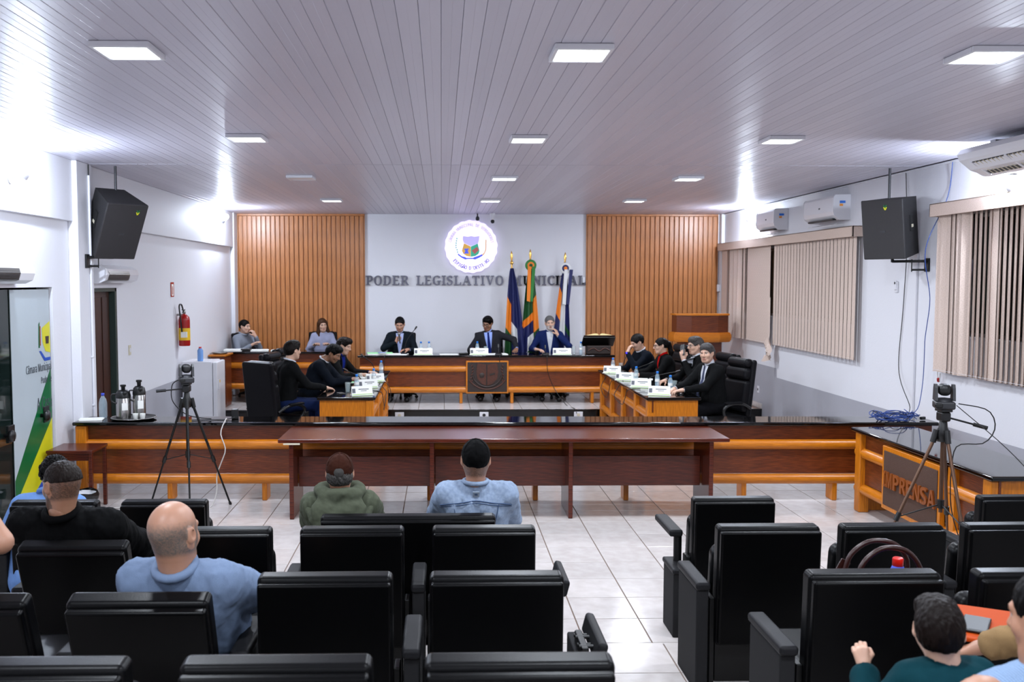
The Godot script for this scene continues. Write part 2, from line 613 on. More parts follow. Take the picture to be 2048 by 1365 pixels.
	# left wall: beam, columns and the grey band of paint
	structure("trim_1", boxes_mesh([[LEFT, LEFT + 0.05, 2.77, CEIL, REAR, -9.5], [LEFT, LEFT + 0.05, 2.77, CEIL, -9.9, BACK]], 0.004), M.wall_paint)
	structure("trim_2", boxes_mesh([[LEFT, LEFT + 0.10, 0, CEIL, -9.5, -9.9]], 0.006), M.wall_paint)
	structure("trim_3", boxes_mesh([[LEFT, LEFT + 0.07, DAIS, CEIL, -16.72, BACK]], 0.006), M.wall_paint)
	structure("trim_4", boxes_mesh([[LEFT, LEFT + 0.003, 0, 0.80, -10.86, DAIS_Z]], 0.001), M.grey_paint)
	# right wall: the grey band steps up by the dais
	structure("trim_5", boxes_mesh([[RIGHT - 0.003, RIGHT, 0, 0.72, REAR, -14.1], [RIGHT - 0.003, RIGHT, 0, 0.86, -14.1, BACK]], 0.001), M.grey_paint)
	structure("trim_6", boxes_mesh([[RIGHT - 0.06, RIGHT, DAIS, CEIL, -16.85, BACK]], 0.004), M.wall_paint)
	structure("baseboard_right", boxes_mesh([[RIGHT - 0.012, RIGHT, DAIS, DAIS + 0.08, DAIS_Z, BACK]], 0.002), M.tile_1)
	structure("baseboard_left", boxes_mesh([[LEFT, LEFT + 0.012, DAIS, DAIS + 0.08, DAIS_Z, BACK]], 0.002), M.tile_1)


func build_ceiling() -> void:
	var slab := structure("ceiling", boxes_mesh([[LEFT - 0.15, RIGHT + 0.15, CEIL + 0.012, CEIL + 0.15, REAR + 0.15, BACK - 0.15]]), M.pvc, Vector3.ZERO, Vector3.ZERO, "white plastic plank ceiling")
	var seam := -9.80
	var long_a := REAR - seam - 0.006
	var long_b := seam - BACK - 0.014
	var ma := plank(long_a)
	var mb := plank(long_b)
	for i in 88:
		var x := -3.65 + 0.1 * i
		if x > RIGHT - 0.02:
			break
		part(slab, "plank", ma, M.pvc if (i * 7) % 5 < 3 else M.pvc_tone, Vector3(x, CEIL, REAR - long_a * 0.5))
		part(slab, "plank", mb, M.pvc if (i * 3) % 4 < 2 else M.pvc_tone, Vector3(x, CEIL, seam - 0.014 - long_b * 0.5))
	structure("trim_7", boxes_mesh([[LEFT, LEFT + 0.02, CEIL - 0.02, CEIL, REAR, BACK], [RIGHT - 0.02, RIGHT, CEIL - 0.02, CEIL, REAR, BACK]], 0.004), M.white_plastic)


# a ceiling plank: flat face with sloping edges that leave a V-groove, and two faint ribs
func plank(length: float) -> ArrayMesh:
	var st := st_new()
	var prof := PackedVector2Array([Vector2(-0.0496, 0.010), Vector2(-0.0494, 0.003), Vector2(-0.047, 0.0), Vector2(-0.0015, 0.0), Vector2(0, 0.0006), Vector2(0.0015, 0.0), Vector2(0.047, 0.0), Vector2(0.0494, 0.003), Vector2(0.0496, 0.010)])
	for i in prof.size() - 1:
		var p := prof[i]
		var q := prof[i + 1]
		var e := (q - p).normalized()
		var n := Vector3(e.y, -e.x, 0)
		quad(st, v3(p, -length * 0.5), v3(q, -length * 0.5), v3(q, length * 0.5), v3(p, length * 0.5), n)
	quad(st, v3(prof[0], -length * 0.5), v3(prof[8], -length * 0.5), v3(prof[8], length * 0.5), v3(prof[0], length * 0.5), Vector3.UP)
	for z in [-length * 0.5, length * 0.5]:
		quad(st, Vector3(-0.0495, 0.010, z), Vector3(0.0495, 0.010, z), Vector3(0.045, 0, z), Vector3(-0.045, 0, z), Vector3(0, 0, signf(z)))
	return st.commit()


func build_lights() -> void:
	var frame_st := st_new()
	var w := 0.15
	for s in [[0, 1], [0, -1], [1, 1], [1, -1]]:
		if s[0] == 0:
			add_rbox(frame_st, xf(Vector3(0, -0.016, s[1] * (w - 0.011))), Vector3(0.30, 0.032, 0.022), 0.005)
		else:
			add_rbox(frame_st, xf(Vector3(s[1] * (w - 0.011), -0.016, 0)), Vector3(0.022, 0.032, 0.256), 0.005)
	add_rbox(frame_st, xf(Vector3(0, -0.006, 0)), Vector3(0.28, 0.012, 0.28), 0.003)
	var frame := frame_st.commit()
	var over := {-4.95: "over the rows of public seats", -7.92: "over the open floor before the mahogany table", -10.92: "just behind the long counter", -13.95: "over the far ends of the side desks", -1.95: "over the last row of seats", 1.0: "behind the last row of seats"}
	var line := {-1.60: "glass-door side", 0.72: "middle line", 2.84: "window side"}
	for z in [-4.95, -7.92, -10.92, -13.95, -1.95, 1.0]:
		for x in [-1.60, 0.72, 2.84]:
			var off: bool = x < -1 and z == -10.92
			var o: Node3D
			if off:
				o = thing("ceiling_light", "switched-off white square panel light on the plank ceiling", "ceiling light", Vector3(x, CEIL, z))
			else:
				o = thing("ceiling_light", "lit square LED ceiling panel %s, %s" % [over[z], line[x]], "ceiling light", Vector3(x, CEIL, z), 0.0, "lit ceiling panel lights")
			part(o, "frame", frame, M.white_plastic)
			part(o, "diffuser", rbox(Vector3(0.254, 0.006, 0.254), 0.002), M.white_plastic if off else M.led_diffuser, Vector3(0, -0.024, 0))
			if not off:
				var a := AreaLight3D.new()
				a.name = "panel_glow"
				a.area_size = Vector2(0.25, 0.25)
				a.light_color = COOL
				a.light_energy = 5.6
				a.area_range = 30.0
				a.area_attenuation = 2.0
				a.shadow_enabled = true
				a.position = Vector3(0, -0.03, 0)
				a.rotation.x = -PI / 2
				o.add_child(a)
	# adjustable wall lamps near the ceiling
	for l in [[LEFT + 0.05, 3.05, -8.15, 1.0], [LEFT + 0.05, 3.12, -15.4, 1.0], [RIGHT, 3.14, -15.2, -1.0], [RIGHT, 2.96, -8.15, -1.0]]:
		var names := {-8.15: "near the glass door" if l[0] < 0 else "above the window with open blinds", -15.4: "in the corner by the slatted panel", -15.2: "beside the small air conditioner"}
		var o := thing("wall_lamp", "lit white wall lamp with a bare glowing bulb " + names[l[2]], "wall lamp", Vector3(l[0], l[1], l[2]), 0.0 if l[3] > 0 else PI)
		part(o, "base", lathe([Vector2(0.05, 0), Vector2(0.05, 0.012), Vector2(0.02, 0.022), Vector2(0, 0.022)], 20), M.white_plastic, Vector3.ZERO, Vector3(0, 0, -PI / 2))
		part(o, "arm", tube(spline([Vector3(0.015, 0, 0), Vector3(0.07, 0.01, 0), Vector3(0.12, 0.0, 0)], 8), 0.009, 8), M.white_plastic)
		part(o, "socket", lathe([Vector2(0.0, 0), Vector2(0.024, 0.0), Vector2(0.028, 0.05), Vector2(0.022, 0.055), Vector2(0, 0.055)], 16), M.white_plastic, Vector3(0.12, -0.01, 0), Vector3(0, 0, -0.5))
		part(o, "bulb", lathe([Vector2(0.02, 0), Vector2(0.038, 0.025), Vector2(0.05, 0.06), Vector2(0.044, 0.09), Vector2(0.024, 0.108), Vector2(0, 0.112)], 20), M.bulb_glow, Vector3(0.145, 0.035, 0), Vector3(0, 0, -0.5))
		var g := OmniLight3D.new()
		g.name = "bulb_light"
		g.light_color = Color(0.88, 0.93, 1.0)
		g.light_energy = 3.1
		g.light_size = 0.04
		g.omni_range = 30.0
		g.omni_attenuation = 2.0
		g.shadow_enabled = true
		g.position = Vector3(0.175, 0.09, 0)
		o.add_child(g)


func build_left_wall() -> void:
	# glass double door: the far leaf carries a printed film
	var d := Node3D.new()
	d.name = "door_1"
	d.set_meta("kind", "structure")
	d.set_meta("label", "tempered glass double door with a printed white film")
	add_child(d)
	d.position = Vector3(LEFT - 0.03, 0, 0)
	part(d, "glass_leaf", boxes_mesh([[-0.005, 0.005, 0.01, 2.105, -7.40, -8.21]], 0.002), M.dark_glass)
	part(d, "glass_leaf", boxes_mesh([[-0.005, 0.005, 0.01, 2.105, -8.23, -9.06]], 0.002), M.dark_glass)
	# film print, in the plane of the leaf: u = distance along the leaf from its near edge, v = height
	var at := Transform3D(Basis(Vector3(0, 0, -1), Vector3.UP, Vector3(1, 0, 0)), Vector3(0.0075, 0, -8.24))
	var film := st_new()
	add_prism(film, at, PackedVector2Array([Vector2(0, 0.02), Vector2(0.81, 0.02), Vector2(0.81, 2.10), Vector2(0, 2.10)]), 0.002)
	part(d, "film", film.commit(), M.film)
	for b in [[M.film_green, [Vector2(0.0, 0.22), Vector2(0.0, 0.43), Vector2(0.81, 1.36), Vector2(0.81, 0.88)]], [M.film_yellow, [Vector2(0.0, 0.03), Vector2(0.0, 0.22), Vector2(0.81, 0.88), Vector2(0.81, 0.46)]], [M.film_blue, [Vector2(0.02, 0.03), Vector2(0.81, 0.455), Vector2(0.81, 0.06), Vector2(0.30, 0.03)]]]:
		var s := st_new()
		var t := at
		t.origin.x += 0.0015
		add_prism(s, t, PackedVector2Array(b[1]), 0.001)
		part(d, "printed_stripe", s.commit(), b[0])
	# crest, half cut off by the edge of the leaf
	var lift := 0.0
	for b in [[M.film_yellow, PackedVector2Array([Vector2(0.63, 1.68), Vector2(0.81, 1.74), Vector2(0.81, 1.44), Vector2(0.70, 1.46), Vector2(0.64, 1.55)])], [M.film_blue, PackedVector2Array([Vector2(0.56, 1.47), Vector2(0.60, 1.47), Vector2(0.69, 1.40), Vector2(0.81, 1.40), Vector2(0.81, 1.37), Vector2(0.67, 1.37)])], [M.film_green, PackedVector2Array([Vector2(0.56, 1.72), Vector2(0.585, 1.74), Vector2(0.58, 1.50), Vector2(0.55, 1.50)])], [M.red_paint, PackedVector2Array([Vector2(0.585, 1.70), Vector2(0.60, 1.70), Vector2(0.595, 1.52), Vector2(0.58, 1.52)])], [M.brown_leather, PackedVector2Array([Vector2(0.70, 1.60), Vector2(0.78, 1.60), Vector2(0.77, 1.53), Vector2(0.71, 1.53)])]]:
		var s := st_new()
		var t := at
		lift += 0.0006
		t.origin += Vector3(0.0015 + lift, 0.06, 0)
		add_prism(s, t, b[1], 0.0005)
		part(d, "printed_crest", s.commit(), b[0])
	for w in [["Câmara Municipal", 0.100, 0.27, 1.375], ["Poder Le", 0.085, 0.58, 1.255], ["A Casa", 0.16, 0.48, 1.04]]:
		var tm := text_mesh(w[0], w[1], 0.001)
		tm.horizontal_alignment = HORIZONTAL_ALIGNMENT_LEFT
		var o := part(d, "printed_words", tm, M.film_ink)
		var squeeze: float = (0.81 - w[2]) / tm.get_aabb().size.x
		o.transform = Transform3D(at.basis.scaled_local(Vector3(minf(squeeze, 1.0), 1, 1)), at * Vector3(w[2], w[3], 0.0035))
	for k in [[-8.07, 0.86], [-8.80, 0.93]]:
		part(d, "knob", lathe([Vector2(0, 0), Vector2(0.018, 0), Vector2(0.018, 0.03), Vector2(0.045, 0.045), Vector2(0.05, 0.065), Vector2(0.04, 0.082), Vector2(0, 0.088)], 20), M.black_plastic, Vector3(0.005, k[1], k[0]), Vector3(0, 0, -PI / 2))
		part(d, "lock_plate", rbox(Vector3(0.03, 0.15, 0.12), 0.006), M.black_plastic, Vector3(0.006, k[1], k[0] - 0.11))
	# far door: dark wooden leaf behind an aluminium frame
	var e := Node3D.new()
	e.name = "door_2"
	e.set_meta("kind", "structure")
	e.set_meta("label", "brown wooden door set back in a dark green frame")
	add_child(e)
	part(e, "leaf", boxes_mesh([[LEFT - 0.10, LEFT - 0.06, 0.01, 2.08, -10.02, -10.78]], 0.004), M.door_wood)
	for k in 3:
		part(e, "panel_strip", boxes_mesh([[LEFT - 0.06, LEFT - 0.05, 0.1, 2.0, -10.1 - 0.22 * k, -10.26 - 0.22 * k]], 0.003), M.door_wood)
	part(e, "frame", boxes_mesh([[LEFT - 0.15, LEFT + 0.005, 0.0, 2.10, -10.79, -10.85], [LEFT - 0.15, LEFT + 0.005, 2.06, 2.10, -10.0, -10.85]], 0.003), M.door_aluminium)
	# air curtains over both doors
	for a in [[-7.3, -8.28, "above the glass door"], [-10.02, -11.08, "above the brown door"]]:
		var l: float = a[0] - a[1]
		var o := thing("air_curtain", "white air curtain with grey grille " + a[2], "air curtain", Vector3(LEFT, 2.155, (a[0] + a[1]) * 0.5))
		var out := PackedVector2Array([Vector2(0, 0), Vector2(0.10, 0), Vector2(0.165, 0.03), Vector2(0.185, 0.09), Vector2(0.17, 0.15), Vector2(0.11, 0.19), Vector2(0, 0.20)])
		part(o, "body", prism(out, l), M.white_gloss, Vector3(0, 0, l * 0.5))
		var band := PackedVector2Array([Vector2(0.15, 0.02), Vector2(0.172, 0.032), Vector2(0.192, 0.09), Vector2(0.18, 0.13), Vector2(0.15, 0.12)])
		part(o, "grille", prism(band, l * 0.62), M.aluminium, Vector3(0, 0, l * 0.42))
		for k in 7:
			part(o, "grille_bar", rbox(Vector3(0.006, 0.004, l * 0.60), 0.001), M.grey_plastic, Vector3(0.176 + 0.014 * sin(PI * (k + 0.5) / 7.0), 0.036 + 0.014 * k, l * 0.11))
		part(o, "end_cap", prism(PackedVector2Array([Vector2(0, -0.004), Vector2(0.10, -0.004), Vector2(0.17, 0.027), Vector2(0.191, 0.09), Vector2(0.175, 0.154), Vector2(0.112, 0.195), Vector2(0, 0.205)]), 0.03), M.white_plastic, Vector3(0, 0, l * 0.5 + 0.002))
	# fire extinguisher with its sign
	var f := thing("fire_extinguisher", "red fire extinguisher hanging on the white wall", "fire extinguisher", Vector3(LEFT + 0.10, 1.27, -13.3))
	part(f, "cylinder", lathe([Vector2(0, 0), Vector2(0.07, 0), Vector2(0.078, 0.012), Vector2(0.078, 0.36), Vector2(0.068, 0.405), Vector2(0.035, 0.435), Vector2(0.022, 0.45), Vector2(0, 0.45)], 28), M.red_paint)
	part(f, "label_sticker", lathe([Vector2(0.0795, 0.08), Vector2(0.0795, 0.25)], 28), M.yellow_label)
	part(f, "print_block", boxes_mesh([[-0.03, 0.055, 0.12, 0.20, 0.05, 0.0815]], 0.002), M.paper)
	part(f, "valve", lathe([Vector2(0, 0.44), Vector2(0.022, 0.44), Vector2(0.022, 0.48), Vector2(0.012, 0.50), Vector2(0, 0.50)], 14), M.steel)
	part(f, "lever", boxes_mesh([[-0.012, 0.012, 0.50, 0.512, -0.03, 0.09], [-0.012, 0.012, 0.47, 0.48, -0.02, 0.08]], 0.003), M.black_metal)
	part(f, "hose", tube(spline([Vector3(0, 0.475, 0.02), Vector3(-0.02, 0.58, 0.06), Vector3(-0.03, 0.56, 0.13), Vector3(-0.02, 0.40, 0.12), Vector3(-0.01, 0.2, 0.09)], 20), 0.011, 8), M.black_plastic)
	part(f, "hook", boxes_mesh([[-0.10, -0.02, 0.42, 0.45, -0.015, 0.015]], 0.003), M.steel)
	var s2 := thing("wall_sign", "small red and white extinguisher sign on the wall", "sign", Vector3(LEFT + 0.004, 2.06, -13.08))
	part(s2, "plate", boxes_mesh([[0, 0.004, -0.10, 0.10, -0.075, 0.075]], 0.001), M.red_paint)
	part(s2, "white_field", boxes_mesh([[0.003, 0.005, -0.085, 0.075, -0.045, 0.045]], 0.001), M.paper)
	part(s2, "red_mark", boxes_mesh([[0.0045, 0.006, -0.07, 0.045, -0.012, 0.02]], 0.001), M.red_paint)
	var sw := thing("light_switch", "cream light switch beside the brown door", "switch", Vector3(LEFT + 0.004, 1.36, -11.26))
	part(sw, "plate", rbox(Vector3(0.01, 0.12, 0.08), 0.003), M.cream_plastic)
	part(sw, "rocker", rbox(Vector3(0.01, 0.05, 0.03), 0.003), M.white_plastic, Vector3(0.006, 0, 0))
	# conduit down the column
	var c := thing("conduit", "white cable conduit running down the column", "conduit", Vector3(LEFT + 0.10, 0, -9.78))
	part(c, "pipe", tube([Vector3(0.013, 0.0, 0), Vector3(0.013, 3.25, 0)], 0.013, 10), M.white_plastic)
	part(c, "cable_end", tube([Vector3(0.013, 3.24, 0), Vector3(0.013, 3.36, 0)], 0.007, 6), M.cable_black)
	for y in [0.9, 1.4, 2.35]:
		part(c, "clip", rbox(Vector3(0.03, 0.02, 0.04), 0.004), M.white_plastic, Vector3(0.012, y, 0))


func ac_unit(at: Vector3, length: float, label: String) -> void:
	# split unit on the right wall: long axis along z, front towards -x
	var o := thing("air_conditioner", label, "air conditioner", at)
	var prof := PackedVector2Array([Vector2(0, 0), Vector2(-0.13, 0.0), Vector2(-0.20, 0.055), Vector2(-0.215, 0.10), Vector2(-0.21, 0.27), Vector2(-0.19, 0.30), Vector2(0, 0.305)])
	part(o, "body", prism(prof, length), M.white_gloss, Vector3(0, 0, length * 0.5))
	part(o, "outlet", boxes_mesh([[-0.185, -0.13, 0.008, 0.03, -length * 0.40, length * 0.40]], 0.003), M.dark_plastic, Vector3(0.0, -0.012, 0))
	part(o, "vane", boxes_mesh([[-0.20, -0.14, 0.0, 0.008, -length * 0.41, length * 0.41]], 0.002), M.white_gloss, Vector3(0.005, -0.012, 0), Vector3(0, 0, 0.3))
	for z in [-1.0, 1.0]:
		part(o, "side_cover", prism(PackedVector2Array([Vector2(0, -0.004), Vector2(-0.132, -0.004), Vector2(-0.204, 0.052), Vector2(-0.219, 0.10), Vector2(-0.214, 0.274), Vector2(-0.192, 0.304), Vector2(0, 0.309)]), 0.02), M.white_plastic, Vector3(0, 0, z * (length * 0.5 - 0.009) + 0.01))
	part(o, "sticker", boxes_mesh([[-0.14, -0.07, 0.20, 0.23, 0, 0.002]], 0.0005), M.print_blue, Vector3(0, 0, length * 0.5 + 0.011), Vector3.ZERO, "blue efficiency sticker")
	part(o, "sticker", boxes_mesh([[-0.14, -0.10, 0.165, 0.19, 0, 0.002]], 0.0005), M.print_orange, Vector3(0, 0, length * 0.5 + 0.011), Vector3.ZERO, "orange sticker")
	part(o, "display", boxes_mesh([[-0.217, -0.212, 0.15, 0.17, -0.02, 0.02]], 0.001), M.grey_plastic, Vector3(0, 0, 0.05))


func blind(called_at: String, z_far: float, z_near: float, top: float, bottom: float, slats: Array, width: float, face: float) -> void:
	# vertical cloth slats hanging in front of the right wall; each slat is [z, turn]
	var o := thing("vertical_blind", called_at, "blind", Vector3(RIGHT, 0, 0))
	part(o, "valance", boxes_mesh([[-0.15, -0.13, top - 0.13, top, z_near, z_far], [-0.15, 0.0, top - 0.012, top, z_near, z_far], [-0.15, 0, top - 0.13, top, z_near, z_near - 0.015], [-0.15, 0, top - 0.13, top, z_far + 0.015, z_far]], 0.003), M.valance)
	part(o, "headrail", boxes_mesh([[-0.10, -0.06, top - 0.075, top - 0.04, z_near - 0.03, z_far + 0.03]], 0.003), M.aluminium)
	var h := top - 0.075 - bottom
	var m := slat_mesh(width, h)
	for s in slats:
		part(o, "slat", m, M.blind_cloth, Vector3(-face, bottom + h * 0.5, s[0]), Vector3(s[2] if s.size() > 2 else 0.0, s[1], 0))
	part(o, "bottom_chain", tube([Vector3(-face - 0.02, bottom + 0.02, z_near - 0.05), Vector3(-face - 0.02, bottom + 0.02, z_far + 0.05)], 0.0015, 4), M.white_plastic)


# one cloth slat along y, its width along z, slightly bowed, with a weighted hem
func slat_mesh(w: float, h: float) -> ArrayMesh:
	var key := "slat%s_%s" % [w, h]
	if meshes.has(key):
		return meshes[key]
	var st := st_new()
	var rows := [-h * 0.5, -h * 0.5 + 0.035, h * 0.5]
	for r in 2:
		for i in 4:
			for side in [1.0, -1.0]:
				var z0 := lerpf(-0.5, 0.5, i / 4.0)
				var z1 := lerpf(-0.5, 0.5, (i + 1) / 4.0)
				var t: float = 0.004 if r == 0 else 0.0012
				var b0: float = 0.012 * (0.25 - z0 * z0) * 4.0 + side * t
				var b1: float = 0.012 * (0.25 - z1 * z1) * 4.0 + side * t
				var n := Vector3(side, 0, 0)
				quad(st, Vector3(b0, rows[r], z0 * w), Vector3(b1, rows[r], z1 * w), Vector3(b1, rows[r + 1], z1 * w), Vector3(b0, rows[r + 1], z0 * w), n)
	meshes[key] = st.commit()
	return meshes[key]


func window_unit(called: String, z_near: float, z_far: float, y0: float, y1: float, panes: int) -> void:
	var w := Node3D.new()
	w.name = called
	w.set_meta("kind", "structure")
	w.set_meta("label", "aluminium window onto the dark night")
	add_child(w)
	var x := RIGHT + 0.07
	var bars := [[x - 0.02, x + 0.02, y0, y0 + 0.04, z_near, z_far], [x - 0.02, x + 0.02, y1 - 0.04, y1, z_near, z_far]]
	for i in panes + 1:
		var z := lerpf(z_near, z_far, float(i) / panes)
		bars.append([x - 0.02, x + 0.02, y0, y1, z - 0.02, z + 0.02])
	part(w, "window_frame", boxes_mesh(bars, 0.003), M.aluminium)
	for i in panes:
		var za := lerpf(z_near, z_far, float(i) / panes)
		var zb := lerpf(z_near, z_far, float(i + 1) / panes)
		part(w, "pane", boxes_mesh([[x - 0.003, x + 0.003, y0 + 0.03, y1 - 0.03, za, zb]], 0.001), M.dark_glass)
	part(w, "window_sill", boxes_mesh([[RIGHT - 0.01, RIGHT + 0.15, y0 - 0.02, y0 + 0.005, z_near, z_far]], 0.003), M.wall_paint)


func build_right_wall() -> void:
	window_unit("window_1", -11.5, -16.4, 1.64, 2.68, 6)
	window_unit("window_2", -5.6, -9.2, 1.64, 2.82, 4)
	# far blind: a tidy near half, and a far half with turned and torn slats
	var slats := []
	for i in 25:
		slats.append([-11.31 - 0.113 * i, 0.0 + 0.012 * sin(i * 1.9)])
	for i in 23:
		var z := -14.28 - 0.108 * i
		var turn := 0.05
		var tilt := 0.0
		if i == 10 or i == 12:
			turn = -0.25
		if i == 13:
			turn = 0.7
			tilt = 0.02
		if i == 15 or i == 17:
			turn = 0.5
		if i == 19:
			turn = -0.2
		slats.append([z, turn, tilt])
	blind("long beige vertical blind with a torn crumpled slat, hanging behind the loudspeaker", -16.78, -11.25, 2.84, 1.22, slats, 0.097, 0.085)
	var torn := thing("loose_blind_slat", "crumpled beige blind slat hanging loose with a folded end", "blind slat", Vector3(RIGHT - 0.13, 0.98, -14.12))
	part(torn, "cloth", torn_cloth(), M.blind_cloth)
	part(torn, "weight", rbox(Vector3(0.012, 0.07, 0.05), 0.003), M.white_plastic, Vector3(-0.05, 0.12, 0.02), Vector3(0.4, 0, 0))
	# near blind: slats mostly turned open on the dark window
	slats = []
	for i in 44:
		var z := -9.36 + 0.078 * i
		var turn := 0.25
		if i in [5, 6]:
			turn = 0.75
		elif i > 6:
			turn = -0.30 + 0.05 * sin(i * 2.3)
			if i == 12:
				turn = 0.1
		elif i > 1:
			turn = -0.12
		slats.append([z, turn])
	blind("beige vertical blind with slats turned open on the dark window", -9.47, -5.95, 2.95, 1.27, slats, 0.088, 0.085)
	ac_unit(Vector3(RIGHT, 2.93, -14.15), 0.78, "small white split air conditioner beside the corner wall lamp")
	ac_unit(Vector3(RIGHT, 2.94, -12.15), 0.98, "white split air conditioner beside the loudspeaker")
	# ceiling-hung unit near the seats
	var o := thing("ceiling_air_conditioner", "large white ceiling-hung air conditioner with dusty grille", "air conditioner", Vector3(RIGHT - 0.08, CEIL - 0.30, -7.18))
	var l := 1.75
	var prof := PackedVector2Array([Vector2(0, 0.24), Vector2(0, 0.05), Vector2(-0.05, 0.0), Vector2(-0.30, 0.0), Vector2(-0.46, 0.05), Vector2(-0.56, 0.13), Vector2(-0.58, 0.18), Vector2(-0.55, 0.225), Vector2(-0.48, 0.24)])
	part(o, "body", prism(prof, l), M.white_gloss, Vector3(0, 0, l * 0.5))
	part(o, "end_cap", lathe([Vector2(0.0, 0), Vector2(0.10, 0.0), Vector2(0.12, 0.02), Vector2(0.11, 0.05), Vector2(0, 0.06)], 20), M.white_gloss, Vector3(-0.30, 0.12, -l * 0.5), Vector3(-PI / 2, 0, 0))
	var gr := part(o, "intake_grille", rbox(Vector3(0.20, 0.012, l * 0.84), 0.004), M.grey_plastic, Vector3(-0.445, 0.062, -0.02), Vector3(0, 0, -0.52))
	for k in 26:
		part(gr, "grille_bar", rbox(Vector3(0.19, 0.012, 0.010), 0.002), M.cream_plastic, Vector3(0, -0.006, -l * 0.41 + k * l * 0.82 / 25.0))
	for k in 4:
		part(gr, "grille_divider", rbox(Vector3(0.20, 0.018, 0.028), 0.004), M.white_plastic, Vector3(0, -0.006, -l * 0.41 + k * l * 0.82 / 3.0))
	part(o, "badge", lathe([Vector2(0.035, 0), Vector2(0.035, 0.004), Vector2(0, 0.005)], 18), M.grey_plastic, Vector3(-0.20, -0.001, -l * 0.40), Vector3(PI, 0, 0))
	part(o, "hanger", boxes_mesh([[-0.4, -0.1, 0.24, 0.28, -0.7, -0.62], [-0.4, -0.1, 0.24, 0.28, 0.62, 0.7]], 0.004), M.white_plastic)
	# small fittings
	var sw := thing("wall_control", "white remote-control holder under the loudspeaker bracket", "remote control", Vector3(RIGHT - 0.008, 2.11, -10.4))
	part(sw, "holder", rbox(Vector3(0.016, 0.12, 0.07), 0.004), M.white_plastic)
	part(sw, "handset", rbox(Vector3(0.018, 0.10, 0.045), 0.005), M.white_gloss, Vector3(-0.012, 0.02, 0))
	part(sw, "screen", rbox(Vector3(0.004, 0.025, 0.03), 0.001), M.grey_plastic, Vector3(-0.021, 0.045, 0))
	var so := thing("wall_socket", "white wall socket low on the right wall by the dais", "socket", Vector3(RIGHT - 0.006, 0.45, -14.9))
	part(so, "plate", rbox(Vector3(0.012, 0.11, 0.08), 0.003), M.white_plastic)
	part(so, "outlet", rbox(Vector3(0.008, 0.035, 0.035), 0.003), M.grey_plastic, Vector3(-0.006, 0, 0))
	var jb := thing("corner_box", "small white junction box at the right end of the slatted panel", "junction box", Vector3(RIGHT - 0.075, 2.05, -16.9))
	part(jb, "box", rbox(Vector3(0.07, 0.13, 0.06), 0.008), M.white_plastic)
	part(jb, "lid", rbox(Vector3(0.055, 0.11, 0.01), 0.004), M.white_gloss, Vector3(0, 0, 0.032))
	# cables down the right wall to the heap on the counter
	one("wall_cable", "thin black cable running down the right wall below the loudspeaker", "cable", tube(spline([Vector3(5.045, 3.36, -10.25), Vector3(5.03, 2.6, -10.15), Vector3(5.045, 1.9, -10.22), Vector3(5.03, 1.2, -10.25), Vector3(4.90, 0.86, -9.72), Vector3(4.72, 0.815, -9.45)], 40), 0.0042, 6), M.cable_black)
	one("wall_cable", "blue network cable hanging loose from ceiling to counter", "cable", tube(spline([Vector3(5.04, 3.35, -9.30), Vector3(5.04, 3.0, -9.38), Vector3(4.86, 2.5, -9.42), Vector3(4.95, 2.0, -9.48), Vector3(4.95, 1.6, -9.55), Vector3(4.98, 1.2, -9.62), Vector3(4.90, 0.88, -9.55), Vector3(4.72, 0.81, -9.40)], 50), 0.004, 6), M.cable_blue)
	var tr := thing("wall_cable_duct", "narrow white cable trunking down the right wall", "conduit", Vector3(RIGHT - 0.012, 0, -9.95))
	part(tr, "channel", boxes_mesh([[-0.008, 0.010, 0.72, 2.46, -0.012, 0.012]], 0.002), M.wall_paint)
	part(tr, "cover", boxes_mesh([[-0.011, -0.007, 0.74, 2.44, -0.010, 0.010]], 0.001), M.white_plastic)
	var dg := thing("dangling_plug", "small plug dangling under the blind of the open window", "plug", Vector3(RIGHT - 0.03, 1.19, -9.40))
	part(dg, "wire", tube(spline([Vector3(0, 0.12, -0.03), Vector3(-0.02, 0.04, 0.0), Vector3(-0.01, -0.02, 0.02), Vector3(-0.02, 0.06, 0.05)], 14), 0.004, 6), M.cable_white)
	part(dg, "plug_body", rbox(Vector3(0.025, 0.045, 0.025), 0.006), M.red_paint, Vector3(-0.015, -0.01, 0.01), Vector3(0.4, 0, 0.3))


func torn_cloth() -> ArrayMesh:
	# a slat that has come loose: straight above, bunched up and folded at its lower end
	var st := st_new()
	var g := []
	for i in 25:
		var row := []
		for j in 7:
			var u := i / 24.0
			var v := j / 6.0 - 0.5
			var low := clampf(1.0 - u / 0.42, 0.0, 1.0)
			var w := 0.10 + 0.17 * sin(PI * clampf(u / 0.45, 0.0, 1.0)) * low + 0.03 * low
			var fold := low * (0.045 * sin(u * 26.0 + v * 5.0) + 0.03 * cos(v * 11.0 + u * 9.0))
			row.append(Vector3(fold - 0.02 * low, u * 0.95 + 0.02 * low * sin(v * 7.0), v * w + 0.02 * low * sin(u * 17.0)))
		g.append(row)
	for i in 24:
		for j in 6:
			var n: Vector3 = (g[i + 1][j] - g[i][j]).cross(g[i][j + 1] - g[i][j]).normalized()
			quad(st, g[i][j], g[i + 1][j], g[i + 1][j + 1], g[i][j + 1], n)
	return st.commit()


